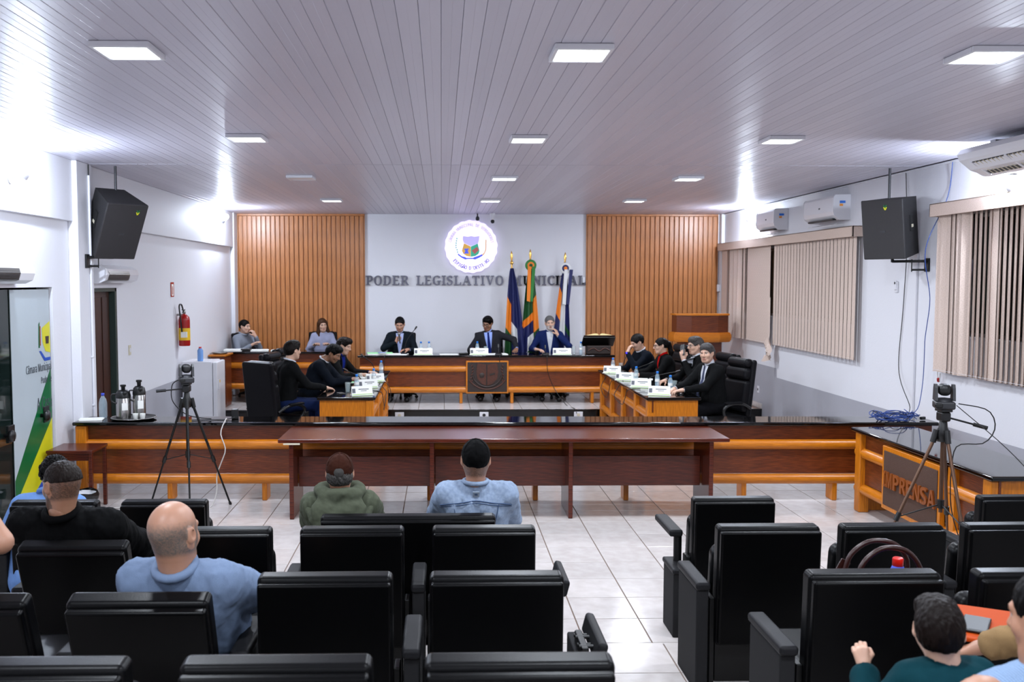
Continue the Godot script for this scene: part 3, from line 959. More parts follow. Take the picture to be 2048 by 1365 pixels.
func slat_panel(x0: float, x1: float, n: int, called: String) -> void:
	var p := structure(called, boxes_mesh([[x0, x1, DAIS, CEIL, BACK, BACK + 0.012]], 0.002), M.slat_wood, Vector3.ZERO, Vector3.ZERO, "wall panel of upright golden wooden slats")
	var pitch := (x1 - x0 - 0.02) / n
	var h := CEIL - 0.035 - DAIS - 0.08
	var st := st_new()
	# slat profile: flat face with rounded shoulders
	var w := pitch - 0.012
	add_rbox(st, Transform3D(), Vector3(w, h, 0.034), 0.009, 2)
	var m := st.commit()
	for i in n:
		part(p, "slat", m, M.slat_wood, Vector3(x0 + 0.01 + pitch * (i + 0.5), DAIS + 0.08 + h * 0.5, BACK + 0.02))
	part(p, "top_rail", boxes_mesh([[x0, x1, CEIL - 0.035, CEIL, BACK, BACK + 0.045]], 0.004), M.slat_wood)
	part(p, "side_rail", boxes_mesh([[x0 - 0.004, x0 + 0.012, DAIS, CEIL, BACK, BACK + 0.04]], 0.003), M.slat_wood)
	part(p, "side_rail", boxes_mesh([[x1 - 0.012, x1 + 0.004, DAIS, CEIL, BACK, BACK + 0.04]], 0.003), M.slat_wood)
	part(p, "skirting", boxes_mesh([[x0, x1, DAIS, DAIS + 0.08, BACK, BACK + 0.04]], 0.004), M.slat_wood)


func build_back_wall() -> void:
	slat_panel(LEFT + 0.075, -1.37, 27, "wall_panel_left")
	slat_panel(2.60, 4.97, 27, "wall_panel_right")
	# chrome letters on spacers
	var sign := thing("wall_lettering", "chrome capital letters PODER LEGISLATIVO MUNICIPAL on the white wall", "lettering", Vector3(0, 0, BACK + 0.03))
	var words := "PODER LEGISLATIVO MUNICIPAL"
	var widths := []
	var total := 0.0
	for ch in words:
		var tm := text_mesh(ch, 0.235, 0.03, true, true)
		var w: float = 0.13 if ch == " " else maxf(tm.get_aabb().size.x, 0.06) + 0.022
		widths.append(w)
		total += w
	var k := (2.60 + 1.355) / total
	var x := -1.36
	for i in words.length():
		var w: float = widths[i] * k
		if words[i] != " ":
			var tm := text_mesh(words[i], 0.235, 0.03, true, true)
			tm.horizontal_alignment = HORIZONTAL_ALIGNMENT_CENTER
			var o := part(sign, "letter", tm, M.chrome)
			o.position = Vector3(x + w * 0.5, 2.185, 0.0)
			o.scale = Vector3(k, 1, 1)
		x += w
	# round crest; emission in disc and print stands in for a spot on it
	var c := thing("round_crest_sign", "round white municipal crest sign with added glow above the chrome letters", "sign", Vector3(0.53, 2.79, BACK))
	var edge := PackedVector2Array()
	for i in 96:
		var a := TAU * i / 96.0
		edge.append(Vector2(cos(a), sin(a)) * (0.466 + 0.007 * sin(a * 20.0)))
	part(c, "disc", prism(edge, 0.09), M.sign_added_glow, Vector3(0, 0, 0.10))
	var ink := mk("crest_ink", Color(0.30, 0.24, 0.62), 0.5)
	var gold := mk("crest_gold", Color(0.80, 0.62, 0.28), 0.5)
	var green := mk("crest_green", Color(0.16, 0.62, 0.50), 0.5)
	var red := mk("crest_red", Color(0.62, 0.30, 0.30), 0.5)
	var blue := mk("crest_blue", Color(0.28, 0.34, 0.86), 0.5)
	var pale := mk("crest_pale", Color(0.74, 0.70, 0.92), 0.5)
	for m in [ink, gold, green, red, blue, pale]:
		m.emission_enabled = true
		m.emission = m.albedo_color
		m.emission_energy_multiplier = 0.45  # added emission so the printed emblem colours look lit
	var z := 0.101
	var u := 0.466 / 505.0
	# outlines measured on the disc, centre at (700, 722), 505 units to the rim
	var shapes := [
		[pale, [Vector2(545, 520), Vector2(640, 535), Vector2(700, 520), Vector2(760, 535), Vector2(860, 520), Vector2(850, 600), Vector2(835, 660), Vector2(695, 715), Vector2(560, 655), Vector2(535, 590)]],
		[gold, [Vector2(560, 660), Vector2(693, 722), Vector2(690, 918), Vector2(610, 905), Vector2(545, 860), Vector2(522, 800)]],
		[green, [Vector2(826, 665), Vector2(696, 722), Vector2(692, 918), Vector2(780, 905), Vector2(840, 865), Vector2(862, 810)]],
		[blue, [Vector2(556, 765), Vector2(660, 760), Vector2(632, 800), Vector2(655, 855), Vector2(560, 858), Vector2(590, 805)]],
		[red, [Vector2(710, 800), Vector2(815, 728), Vector2(850, 790), Vector2(768, 866)]],
		[blue, [Vector2(440, 850), Vector2(520, 910), Vector2(590, 925), Vector2(600, 940), Vector2(740, 940), Vector2(760, 925), Vector2(840, 900), Vector2(910, 870), Vector2(920, 900), Vector2(850, 940), Vector2(770, 975), Vector2(740, 962), Vector2(620, 962), Vector2(590, 975), Vector2(510, 935), Vector2(445, 885)]],
		[gold, [Vector2(976, 590), Vector2(994, 592), Vector2(992, 780), Vector2(960, 860), Vector2(920, 900), Vector2(905, 885), Vector2(950, 840), Vector2(974, 775)]],
	]
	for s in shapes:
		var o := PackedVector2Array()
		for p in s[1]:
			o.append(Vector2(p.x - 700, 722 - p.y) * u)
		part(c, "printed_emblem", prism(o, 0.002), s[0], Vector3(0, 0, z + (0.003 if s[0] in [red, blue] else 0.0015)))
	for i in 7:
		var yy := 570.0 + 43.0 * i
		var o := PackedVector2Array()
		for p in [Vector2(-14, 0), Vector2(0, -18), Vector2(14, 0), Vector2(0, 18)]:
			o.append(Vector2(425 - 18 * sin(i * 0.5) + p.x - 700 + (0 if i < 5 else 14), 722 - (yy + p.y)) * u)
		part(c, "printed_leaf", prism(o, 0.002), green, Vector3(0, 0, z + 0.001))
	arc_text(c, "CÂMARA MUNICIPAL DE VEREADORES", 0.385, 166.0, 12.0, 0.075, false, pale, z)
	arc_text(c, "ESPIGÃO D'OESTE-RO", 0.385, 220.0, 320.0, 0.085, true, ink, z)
	# small camera and lamp hanging above the crest
	var cam := thing("dome_camera", "small white dome camera under the ceiling beside the crest", "camera", Vector3(0.905, CEIL, BACK + 0.20))
	part(cam, "mount", lathe([Vector2(0, 0), Vector2(0.05, 0), Vector2(0.05, -0.02), Vector2(0.03, -0.10), Vector2(0.0, -0.12)], 16), M.white_plastic)
	part(cam, "lens_ball", lathe([Vector2(0, -0.105), Vector2(0.03, -0.12), Vector2(0.036, -0.145), Vector2(0.025, -0.17), Vector2(0, -0.178)], 16), M.black_plastic)
	var sp := thing("crest_bracket", "dark swivel bracket above the round crest", "bracket", Vector3(0.64, CEIL, BACK + 0.16))
	part(sp, "stem", tube([Vector3(0, 0, 0), Vector3(0, -0.06, 0)], 0.012, 8), M.grey_plastic)
	part(sp, "head", lathe([Vector2(0, -0.13), Vector2(0.03, -0.12), Vector2(0.035, -0.08), Vector2(0.02, -0.05), Vector2(0, -0.05)], 14), M.grey_plastic)
	# little white fitting on the wall by the right panel
	var o2 := thing("panel_fitting", "small black and white fitting at the left edge of the slatted panel", "fitting", Vector3(2.56, 2.19, BACK + 0.02))
	part(o2, "base", rbox(Vector3(0.05, 0.12, 0.03), 0.006), M.white_plastic)
	part(o2, "cap", rbox(Vector3(0.06, 0.03, 0.04), 0.006), M.black_plastic, Vector3(0, -0.06, 0))
	# flags on poles behind the table
	flag("blue and yellow state flag gathered on its pole behind the grey-suited man", Vector3(1.28, DAIS, -16.62), 2.52, 0.02, [
		[0.0, M.flag_blue, M.flag_blue, M.flag_blue], [0.70, M.flag_yellow, M.flag_blue, M.flag_blue], [1.0, M.flag_yellow, M.flag_white, M.flag_blue], [1.24, M.flag_green, M.flag_blue, M.flag_blue]], 0, 1.62, 0.20)
	flag("green yellow and blue national flag with a rosette gathered on its pole", Vector3(1.56, DAIS, -16.62), 2.55, 0.0, [
		[0.0, M.flag_green, M.flag_green, M.flag_green], [0.62, M.flag_green, M.flag_green, M.flag_yellow], [0.84, M.flag_yellow, M.flag_yellow, M.flag_yellow], [0.98, M.flag_blue, M.flag_blue, M.flag_yellow], [1.20, M.flag_blue, M.flag_white, M.flag_green], [1.45, M.flag_white, M.flag_green, M.flag_green], [1.55, M.flag_yellow, M.flag_yellow, M.flag_green]], 1, 1.75, 0.20)
	flag("white, blue and yellow city flag with a white rosette gathered on its pole", Vector3(2.10, DAIS, -16.62), 2.50, -0.03, [
		[0.0, M.flag_blue, M.flag_white, M.flag_blue], [0.50, M.flag_yellow, M.flag_white, M.flag_blue], [0.88, M.flag_yellow, M.flag_white, M.flag_green], [0.98, M.flag_blue, M.flag_white, M.flag_blue], [1.25, M.flag_blue, M.flag_blue, M.flag_white]], 2, 1.55, 0.17)


func arc_text(parent: Node, s: String, r: float, from: float, to: float, size: float, below: bool, m: Material, z: float) -> void:
	for i in s.length():
		if s[i] == " ":
			continue
		var a := deg_to_rad(lerpf(from, to, float(i) / (s.length() - 1)))
		var tm := text_mesh(s[i], size, 0.002, true)
		tm.horizontal_alignment = HORIZONTAL_ALIGNMENT_CENTER
		var o := part(parent, "printed_letter", tm, m)
		o.position = Vector3(cos(a) * r, sin(a) * r, z + 0.001)
		o.rotation.z = a - PI / 2 + (PI if below else 0.0)
		o.scale.x = 0.82


# a flag hanging in folds: bands of [distance down, colour of each of three fold columns]
func flag(label: String, at: Vector3, pole_h: float, tilt: float, bands: Array, style: int, length: float, width: float) -> void:
	var o := thing("flag", label, "flag", at)
	o.rotation.z = tilt
	part(o, "foot", lathe([Vector2(0, 0), Vector2(0.16, 0), Vector2(0.16, 0.03), Vector2(0.05, 0.06), Vector2(0.03, 0.12), Vector2(0, 0.12)], 20), M.black_metal)
	part(o, "pole", lathe([Vector2(0, 0.05), Vector2(0.016, 0.05), Vector2(0.016, pole_h - 0.20), Vector2(0, pole_h - 0.20)], 12), M.gold_metal)
	part(o, "finial", lathe([Vector2(0.012, pole_h - 0.22), Vector2(0.035, pole_h - 0.19), Vector2(0.02, pole_h - 0.155), Vector2(0.014, pole_h - 0.15), Vector2(0.024, pole_h - 0.07), Vector2(0.012, pole_h), Vector2(0, pole_h + 0.03)], 14), M.gold_metal)
	# three fold columns that widen downwards
	var top := pole_h - 0.28
	for b in bands.size():
		var d0: float = bands[b][0]
		var d1: float = bands[b + 1][0] if b + 1 < bands.size() else length
		for col in 3:
			var st := st_new()
			var steps := 5
			for i in steps:
				for j in 6:
					var q := []
					for c in [[0, 0], [1, 0], [1, 1], [0, 1]]:
						var dd := lerpf(d0, d1, (i + c[1]) / float(steps))
						# the border between bands runs slanting, as gathered cloth does
						dd += (0.0 if (i + c[1] == 0 and b == 0) or (b + 1 == bands.size() and i + c[1] == steps) else 0.14 * (col + (j + c[0]) / 6.0 - 1.5) * (1.0 if style != 1 else -0.6))
						dd = clampf(dd, 0.0, length)
						q.append(fold_point((col + (j + c[0]) / 6.0) / 3.0, dd, top, length, width, style))
					var n: Vector3 = (q[1] - q[0]).cross(q[3] - q[0]).normalized()
					quad(st, q[0], q[1], q[2], q[3], n if n.length() > 0.5 else Vector3(0, 0, 1))
			part(o, "cloth", st.commit(), bands[b][1 + col])
	if style > 0:
		var ring: Material = M.ribbon_green if style == 1 else M.flag_white
		var ro := part(o, "rosette", lathe([Vector2(0.095, 0), Vector2(0.10, 0.008), Vector2(0.09, 0.018), Vector2(0.055, 0.022)], 22), ring, Vector3(0, top + 0.02, 0.09), Vector3(PI / 2, 0, 0))
		part(ro, "rosette_ring", lathe([Vector2(0.062, 0.016), Vector2(0.060, 0.028), Vector2(0.03, 0.030)], 20), M.flag_yellow if style == 1 else M.flag_blue)
		part(ro, "rosette_button", lathe([Vector2(0.032, 0.026), Vector2(0.028, 0.036), Vector2(0, 0.038)], 16), M.flag_green if style == 1 else M.flag_yellow)
		for k in 2:
			var x := -0.055 + 0.075 * k if style == 1 else -0.02 + 0.09 * k
			part(o, "ribbon_tail", prism(PackedVector2Array([Vector2(x, top), Vector2(x + 0.06, top), Vector2(x + 0.045 - 0.03 * k, top - 0.62), Vector2(x - 0.015 - 0.02 * k, top - 0.60)]), 0.006), (M.flag_yellow if k == 0 else M.ribbon_green) if style == 1 else (M.flag_white if k == 0 else M.flag_blue), Vector3(0, 0, 0.13))


func fold_point(u: float, d: float, top: float, length: float, width: float, style: int) -> Vector3:
	var k := pow(d / length, 0.7)
	var w := lerpf(0.03, width, k)
	var x := (u * 2.0 - 1.0) * w + 0.03 * k * sin(style * 2.0 + 1.0)
	var z := 0.03 + lerpf(0.02, 0.085, k) * (0.5 + 0.5 * sin(u * 15.0 + style * 1.7 + d * 0.8)) + 0.03 * k
	return Vector3(x, top - d, z)


# ---------------------------------------------------------------- furniture
# Council desk: local x runs along the desk from 0 to l, its face looks to +z, the top lies at height h.
func desk(called: String, label: String, at: Vector3, turn: float, l: float, depth: float, h: float, posts: Array, feet: Array, ends: Array, rails := true) -> Node3D:
	var o := thing(called, label, "desk", at, turn)
	var top := st_new()
	add_rbox(top, xf(Vector3(l * 0.5, h - 0.018, -depth * 0.5)), Vector3(l + 0.03, 0.036, depth), 0.012, 2)
	part(o, "granite_top", top.commit(), M.granite)
	var f := -0.075
	var x0 := 0.02
	var x1 := l - 0.02
	part(o, "upper_panel", boxes_mesh([[x0, x1, h - 0.19, h - 0.036, f, f - 0.02]], 0.002), M.red_wood)
	part(o, "middle_panel", boxes_mesh([[x0, x1, h - 0.52, h - 0.27, f, f - 0.02]], 0.002), M.red_wood)
	for y in [h - 0.23, h - 0.575]:
		var pr := PackedVector2Array(arc(Vector2.ZERO, 0.05, -90, 90, 10))
		pr.append(Vector2(-0.03, 0.05))
		pr.append(Vector2(-0.03, -0.05))
		part(o, "round_rail", smooth_prism_x(pr, x0, x1), M.gold_wood, Vector3(0, y, f))
	for p in posts:
		part(o, "post", rbox(Vector3(0.11, h - 0.04, 0.10), 0.012, 2), M.gold_wood_up, Vector3(p, (h - 0.04) * 0.5, f + 0.002))
	for p in feet:
		part(o, "foot", rbox(Vector3(0.05, h - 0.60, 0.17), 0.006), M.gold_wood_up, Vector3(p, (h - 0.60) * 0.5, f - 0.06))
	var hang := 0.03
	if ends[0]:
		part(o, "end_panel", rbox(Vector3(0.03, h - 0.04, depth - 0.11), 0.006), M.gold_wood_up, Vector3(0.05, (h - 0.04) * 0.5, -depth * 0.5 - hang))
	if ends[1]:
		part(o, "end_panel", rbox(Vector3(0.03, h - 0.04, depth - 0.11), 0.006), M.gold_wood_up, Vector3(l - 0.05, (h - 0.04) * 0.5, -depth * 0.5 - hang))
	return o


# a smooth half-round bar: profile in (z, y), swept along x
func smooth_prism_x(pr: PackedVector2Array, x0: float, x1: float) -> ArrayMesh:
	var st := st_new()
	var n := pr.size()
	for i in n:
		var p := pr[i]
		var q := pr[(i + 1) % n]
		var face := Vector3(0, (p + q).y, (p + q).x).normalized()
		var np := Vector3(0, p.y, maxf(p.x, 0.0)).normalized()
		var nq := Vector3(0, q.y, maxf(q.x, 0.0)).normalized()
		if p.x < -0.001 or q.x < -0.001:
			var e := (q - p).normalized()
			var fl := Vector3(0, -e.x, e.y)
			if fl.dot(face) < 0:
				fl = -fl
			np = fl
			nq = fl
		var a := Vector3(x0, p.y, p.x)
		var b := Vector3(x1, p.y, p.x)
		var c := Vector3(x1, q.y, q.x)
		var d := Vector3(x0, q.y, q.x)
		tri(st, a, b, c, np, np, nq)
		tri(st, a, c, d, np, nq, nq)
		for e in [[x0, -1.0], [x1, 1.0]]:
			tri(st, Vector3(e[0], 0, 0), Vector3(e[0], p.y, p.x), Vector3(e[0], q.y, q.x), Vector3(e[1], 0, 0), Vector3(e[1], 0, 0), Vector3(e[1], 0, 0))
	return st.commit()


func build_furniture() -> void:
	# long counter that parts the public from the council
	desk("long_counter", "long black granite counter with golden half-round rails across the hall", Vector3(-3.62, 0, -9.30), -0.022, 8.50, 0.42, 0.79, [0.06], [0.92, 1.86, 2.8, 3.5, 4.55, 5.45, 6.62, 7.52, 8.42], [true, true])
	# president's desk on the dais
	var d := desk("president_desk", "wide council desk on the dais with a carved crest panel", Vector3(-1.36, DAIS, -15.43), 0.0, 4.20, 0.60, 0.80, [], [0.35, 1.68, 2.52, 3.85], [true, true])
	var c := part(d, "crest_frame", boxes_mesh([[1.76, 2.46, 0.17, 0.71, -0.035, -0.01]], 0.006), M.gold_wood_up)
	part(c, "carved_panel", boxes_mesh([[1.785, 2.435, 0.195, 0.685, -0.02, -0.004]], 0.003), M.carved_wood)
	var mid := Vector2(2.11, 0.0)
	part(c, "carved_shield", prism(PackedVector2Array([Vector2(1.95, 0.67), Vector2(2.09, 0.65), Vector2(2.09, 0.30), Vector2(2.02, 0.33), Vector2(1.95, 0.41), Vector2(1.93, 0.52)]), 0.012), M.carved_relief, Vector3(0, 0, 0.006))
	part(c, "carved_shield", prism(PackedVector2Array([Vector2(2.27, 0.67), Vector2(2.11, 0.65), Vector2(2.11, 0.30), Vector2(2.19, 0.33), Vector2(2.27, 0.41), Vector2(2.29, 0.52)]), 0.012), M.carved_relief, Vector3(0, 0, 0.006))
	part(c, "carved_wreath", tube(arc3(Vector3(2.11, 0.53, 0.0), 0.25, 195, 345, 18), 0.018, 8), M.carved_wood)
	part(c, "carved_ribbon", tube(arc3(Vector3(2.11, 0.60, 0.0), 0.36, 215, 325, 18), 0.013, 8), M.carved_relief)
	for s in [-1.0, 1.0]:
		for k in 6:
			part(c, "carved_leaf", lathe([Vector2(0, -0.03), Vector2(0.014, 0), Vector2(0, 0.03)], 6), M.carved_relief, Vector3(2.11 + s * (0.25 + 0.012 * sin(k * 1.3)), 0.38 + 0.05 * k, 0.0), Vector3(0, 0, s * 0.6))
	part(c, "carved_boss", lathe([Vector2(0.045, 0), Vector2(0.035, 0.01), Vector2(0, 0.013)], 16), M.carved_wood, Vector3(2.02, 0.47, 0.004), Vector3(PI / 2, 0, 0))
	part(c, "carved_bar", rbox(Vector3(0.09, 0.03, 0.012), 0.004), M.carved_wood, Vector3(2.19, 0.49, 0.008), Vector3(0, 0, 0.3))
	# side desks on the hall floor, in front of the dais
	desk("side_desk", "long desk on the left of the council floor, with a golden end panel", Vector3(-0.79, 0, -11.26), PI / 2, 3.36, 0.70, 0.79, [0.07, 1.0, 2.0, 2.95], [], [true, true])
	desk("side_desk", "long desk on the right of the council floor, with golden uprights showing", Vector3(2.44, 0, -14.66), -PI / 2, 3.50, 0.66, 0.79, [0.12, 0.98, 1.84, 2.70, 3.42], [], [true, true])
	# press desk with its sign
	var p := desk("press_desk", "granite-topped press desk with a sign reading IMPRENSA", Vector3(3.90, 0, -8.84), -PI / 2, 2.28, 0.62, 0.79, [0.09, 2.20], [], [true, true])
	var sg := part(p, "sign_frame", boxes_mesh([[0.64, 1.62, 0.17, 0.73, -0.045, 0.0]], 0.006), M.gold_wood_up)
	part(sg, "sign_board", boxes_mesh([[0.68, 1.58, 0.21, 0.69, -0.02, 0.006]], 0.003), M.cork_board)
	var word := "IMPRENSA"
	var x := 0.705
	for i in word.length():
		var tm := text_mesh(word[i], 0.19, 0.018, true)
		var w: float = 0.05 if word[i] == "I" else 0.118
		var o := part(sg, "sign_letter", tm, M.letter_wood)
		tm.horizontal_alignment = HORIZONTAL_ALIGNMENT_CENTER
		o.position = Vector3(x + w * 0.5, 0.445, 0.014)
		o.scale.x = (w - 0.012) / maxf(tm.get_aabb().size.x, 0.03)
		x += w
	part(p, "support_post", rbox(Vector3(0.10, 0.74, 0.09), 0.01, 2), M.gold_wood_up, Vector3(1.70, 0.37, -0.08))
	# desk in the far left corner of the dais
	desk("corner_desk", "granite-topped desk in the far left corner of the dais", Vector3(-3.66, DAIS, -15.62), 0.0, 2.10, 0.52, 0.85, [], [0.45, 1.6], [true, true])
	# dark wooden table in front of the counter
	var t := thing("wooden_table", "long dark mahogany table in front of the granite counter", "table", Vector3(0.57, 0, -8.47), -0.008)
	part(t, "tabletop", rbox(Vector3(4.10, 0.035, 0.76), 0.008, 2), M.table_wood, Vector3(0, 0.7325, -0.38))
	part(t, "worn_edge", boxes_mesh([[-2.00, -1.85, 0.70, 0.715, 0.004, 0.012]], 0.001), M.cream_plastic, Vector3(0, 0, -0.008), Vector3.ZERO, "pale chipped edge label")
	for k in 4:
		var xx: float = [-1.94, -0.66, 0.61, 1.90][k]
		part(t, "leg_panel", rbox(Vector3(0.04, 0.715, 0.56), 0.005), M.table_wood, Vector3(xx, 0.3575, -0.34))
	for k in 3:
		var xa: float = [-1.92, -0.64, 0.63][k]
		part(t, "modesty_panel", rbox(Vector3(1.235, 0.285, 0.02), 0.004), M.table_wood, Vector3(xa + 0.6225, 0.39, -0.34))
	# low side table against the left wall
	var lt := thing("side_table", "small dark brown side table beside the glass door", "table", Vector3(-3.47, 0, -9.0))
	part(lt, "tabletop", rbox(Vector3(0.43, 0.03, 0.42), 0.006), M.table_wood, Vector3(0, 0.585, 0))
	for s in [[-1, -1], [1, -1], [-1, 1], [1, 1]]:
		part(lt, "leg", rbox(Vector3(0.035, 0.575, 0.035), 0.005), M.table_wood, Vector3(s[0] * 0.19, 0.2875, s[1] * 0.18))
	part(lt, "apron", boxes_mesh([[-0.19, 0.19, 0.50, 0.57, 0.165, 0.185]], 0.003), M.table_wood)
	var bin := thing("waste_bin", "white waste bin with a black bag under the small table", "bin", Vector3(-3.30, 0, -8.62))
	part(bin, "bucket", lathe([Vector2(0, 0.0), Vector2(0.10, 0.0), Vector2(0.13, 0.24), Vector2(0.125, 0.24), Vector2(0.095, 0.01), Vector2(0, 0.01)], 22), M.white_plastic)
	part(bin, "bag", crumple(0.135, 0.235), M.black_plastic)
	# lectern at the right of the dais
	var le := thing("lectern", "tall polished wooden lectern with a golden rounded band", "lectern", Vector3(4.32, DAIS, -15.75))
	var plan := [Vector2(-0.47, 0.0), Vector2(-0.44, 0.22), Vector2(-0.22, 0.34), Vector2(0.22, 0.36), Vector2(0.42, 0.26), Vector2(0.48, 0.0)]
	lectern_part(le, "base_body", plan, 0.78, 0.02, 1.02, M.red_wood)
	for k in 7:
		var an := PI * (k + 0.5) / 7.0
		lectern_part(le, "golden_band", plan, 1.0 + 0.10 * sin(an), 1.01 + 0.16 * (1.0 - cos(PI * k / 7.0)) * 0.5, 1.01 + 0.16 * (1.0 - cos(PI * (k + 1) / 7.0)) * 0.5, M.gold_wood)
	lectern_part(le, "upper_body", plan, 0.98, 1.17, 1.45, M.red_wood)
	lectern_part(le, "top_board", plan, 1.03, 1.45, 1.475, M.gold_wood)
	lectern_part(le, "plinth", plan, 0.86, 0.0, 0.05, M.gold_wood)
	var ob := thing("wooden_block", "small brown wooden block on the dais beside the executive chair", "block", Vector3(4.28, DAIS, -14.95))
	part(ob, "body", rbox(Vector3(0.20, 0.17, 0.16), 0.008), M.gold_wood_up, Vector3(0, 0.085, 0))
	part(ob, "lid", rbox(Vector3(0.22, 0.02, 0.18), 0.005), M.red_wood, Vector3(0, 0.18, 0))
	# small fridge behind the counter
	var f := thing("mini_fridge", "white mini fridge behind the long counter", "fridge", Vector3(-3.42, 0, -13.50))
	part(f, "cabinet", rbox(Vector3(0.42, 1.04, 0.50), 0.012, 2), M.white_gloss, Vector3(0, 0.53, 0))
	part(f, "door", rbox(Vector3(0.06, 1.02, 0.495), 0.012, 2), M.white_plastic, Vector3(0.245, 0.53, 0))
	part(f, "door_handle", rbox(Vector3(0.02, 0.14, 0.02), 0.005), M.white_plastic, Vector3(0.282, 0.72, 0.18))
	part(f, "sticker", boxes_mesh([[0.274, 0.277, 0.74, 0.78, 0.06, 0.10]], 0.0005), M.yellow_label)
	for s in [-1.0, 1.0]:
		part(f, "foot", rbox(Vector3(0.05, 0.02, 0.40), 0.004), M.black_plastic, Vector3(s * 0.18, 0.01, 0))
	var cb := thing("low_cabinet", "low wooden cabinet on the dais behind the white mini fridge", "cabinet", Vector3(-3.55, DAIS, -15.24))
	part(cb, "body", rbox(Vector3(0.22, 0.82, 0.46), 0.006), M.red_wood, Vector3(0, 0.41, 0))
	part(cb, "top", rbox(Vector3(0.28, 0.03, 0.54), 0.008), M.gold_wood, Vector3(0, 0.835, 0))
	part(cb, "door", rbox(Vector3(0.016, 0.72, 0.40), 0.003), M.red_wood, Vector3(0.115, 0.41, 0))
	var tr := thing("steel_tray", "shiny steel tray on the low cabinet", "tray", Vector3(-3.55, DAIS + 0.851, -15.18))
	part(tr, "dish", lathe([Vector2(0, 0.0), Vector2(0.10, 0.0), Vector2(0.13, 0.018), Vector2(0.135, 0.022), Vector2(0.10, 0.006), Vector2(0, 0.005)], 28), M.steel)
	part(tr, "rim", tube(ring3(Vector3(0, 0.021, 0), 0.133, 28), 0.004, 6), M.steel)
	# executive chairs of the council
	chair0 = exec_chair("black leather executive chair seen from behind at the left desk")
	var list := [
		[Vector3(-2.03, 0, -11.66), 2.5, "", ""],
		[Vector3(-2.05, 0, -12.78), 1.35, "black leather executive chair of the man in the navy suit", ""],
		[Vector3(-2.06, 0, -13.75), 1.45, "black leather executive chair at the far end of the left desk", ""],
		[Vector3(3.52, 0, -11.75), -1.30, "black leather executive chair of the grey-haired man at the right desk", ""],
		[Vector3(3.60, 0, -12.62), -1.35, "black leather executive chair of the man raising a phone", ""],
		[Vector3(3.46, 0, -13.55), -1.40, "black leather executive chair of the woman with a ponytail", ""],
		[Vector3(3.42, 0, -14.33), -1.40, "black leather executive chair of the man resting his head", ""],
		[Vector3(-0.70, DAIS, -16.30), 0.0, "black leather executive chair of the man with a microphone", ""],
		[Vector3(0.86, DAIS, -16.30), 0.1, "black leather executive chair of the man in a blue tie", ""],
		[Vector3(1.86, DAIS, -16.30), 0.05, "black leather executive chair of the man in the blue suit", ""],
		[Vector3(-2.08, DAIS, -16.55), 0.1, "black leather executive chair of the long-haired woman", ""],
		[Vector3(-3.24, DAIS, -16.45), 1.0, "black leather executive chair in the far left corner", ""],
	]
	for i in list.size():
		var ch: Node3D = chair0 if i == 0 else chair0.duplicate()
		if i > 0:
			ch.name = numbered("executive_chair")
			add_child(ch)
			ch.set_meta("label", list[i][2])
		ch.position = list[i][0]
		ch.rotation.y = list[i][1]
		if list[i][0].y > 0.0:
			ch.scale = Vector3(0.96, 0.93, 0.96)


var chair0: Node3D


func arc3(c: Vector3, r: float, from: float, to: float, n: int) -> Array:
	var out := []
	for p in arc(Vector2(c.x, c.y), r, from, to, n):
		out.append(Vector3(p.x, p.y, c.z))
	return out


func ring3(c: Vector3, r: float, n: int) -> Array:
	var out := []
	for i in n + 1:
		var a := TAU * i / n
		out.append(c + Vector3(cos(a) * r, 0, sin(a) * r))
	return out


func crumple(r: float, y: float) -> ArrayMesh:
	var st := st_new()
	var rows := []
	for k in 4:
		var row := []
		for i in 25:
			var a := TAU * i / 24.0
			var w: float = r + [-0.01, 0.012, 0.02, 0.006][k] + 0.008 * sin(a * 7.0 + k)
			row.append(Vector3(cos(a) * w, y + [0.0, 0.02, -0.01, -0.05][k] + 0.008 * sin(a * 5.0 + k * 2.0), sin(a) * w))
		rows.append(row)
	for k in 3:
		for i in 24:
			var n: Vector3 = (rows[k][i] * Vector3(1, 0, 1)).normalized() + Vector3(0, 0.5 - 0.4 * k, 0)
			quad(st, rows[k][i], rows[k][i + 1], rows[k + 1][i + 1], rows[k + 1][i], n.normalized())
	return st.commit()


func lectern_part(o: Node3D, called: String, plan: Array, k: float, y0: float, y1: float, m: Material) -> void:
	var out := PackedVector2Array()
	for p in plan:
		out.append(p * k)
	var st := st_new()
	# plan (x, z) raised along y
	add_prism(st, Transform3D(Basis(Vector3(1, 0, 0), Vector3(0, 0, 1), Vector3(0, 1, 0)), Vector3(0, y1, 0)), out, y1 - y0)
	part(o, called, st.commit(), m)


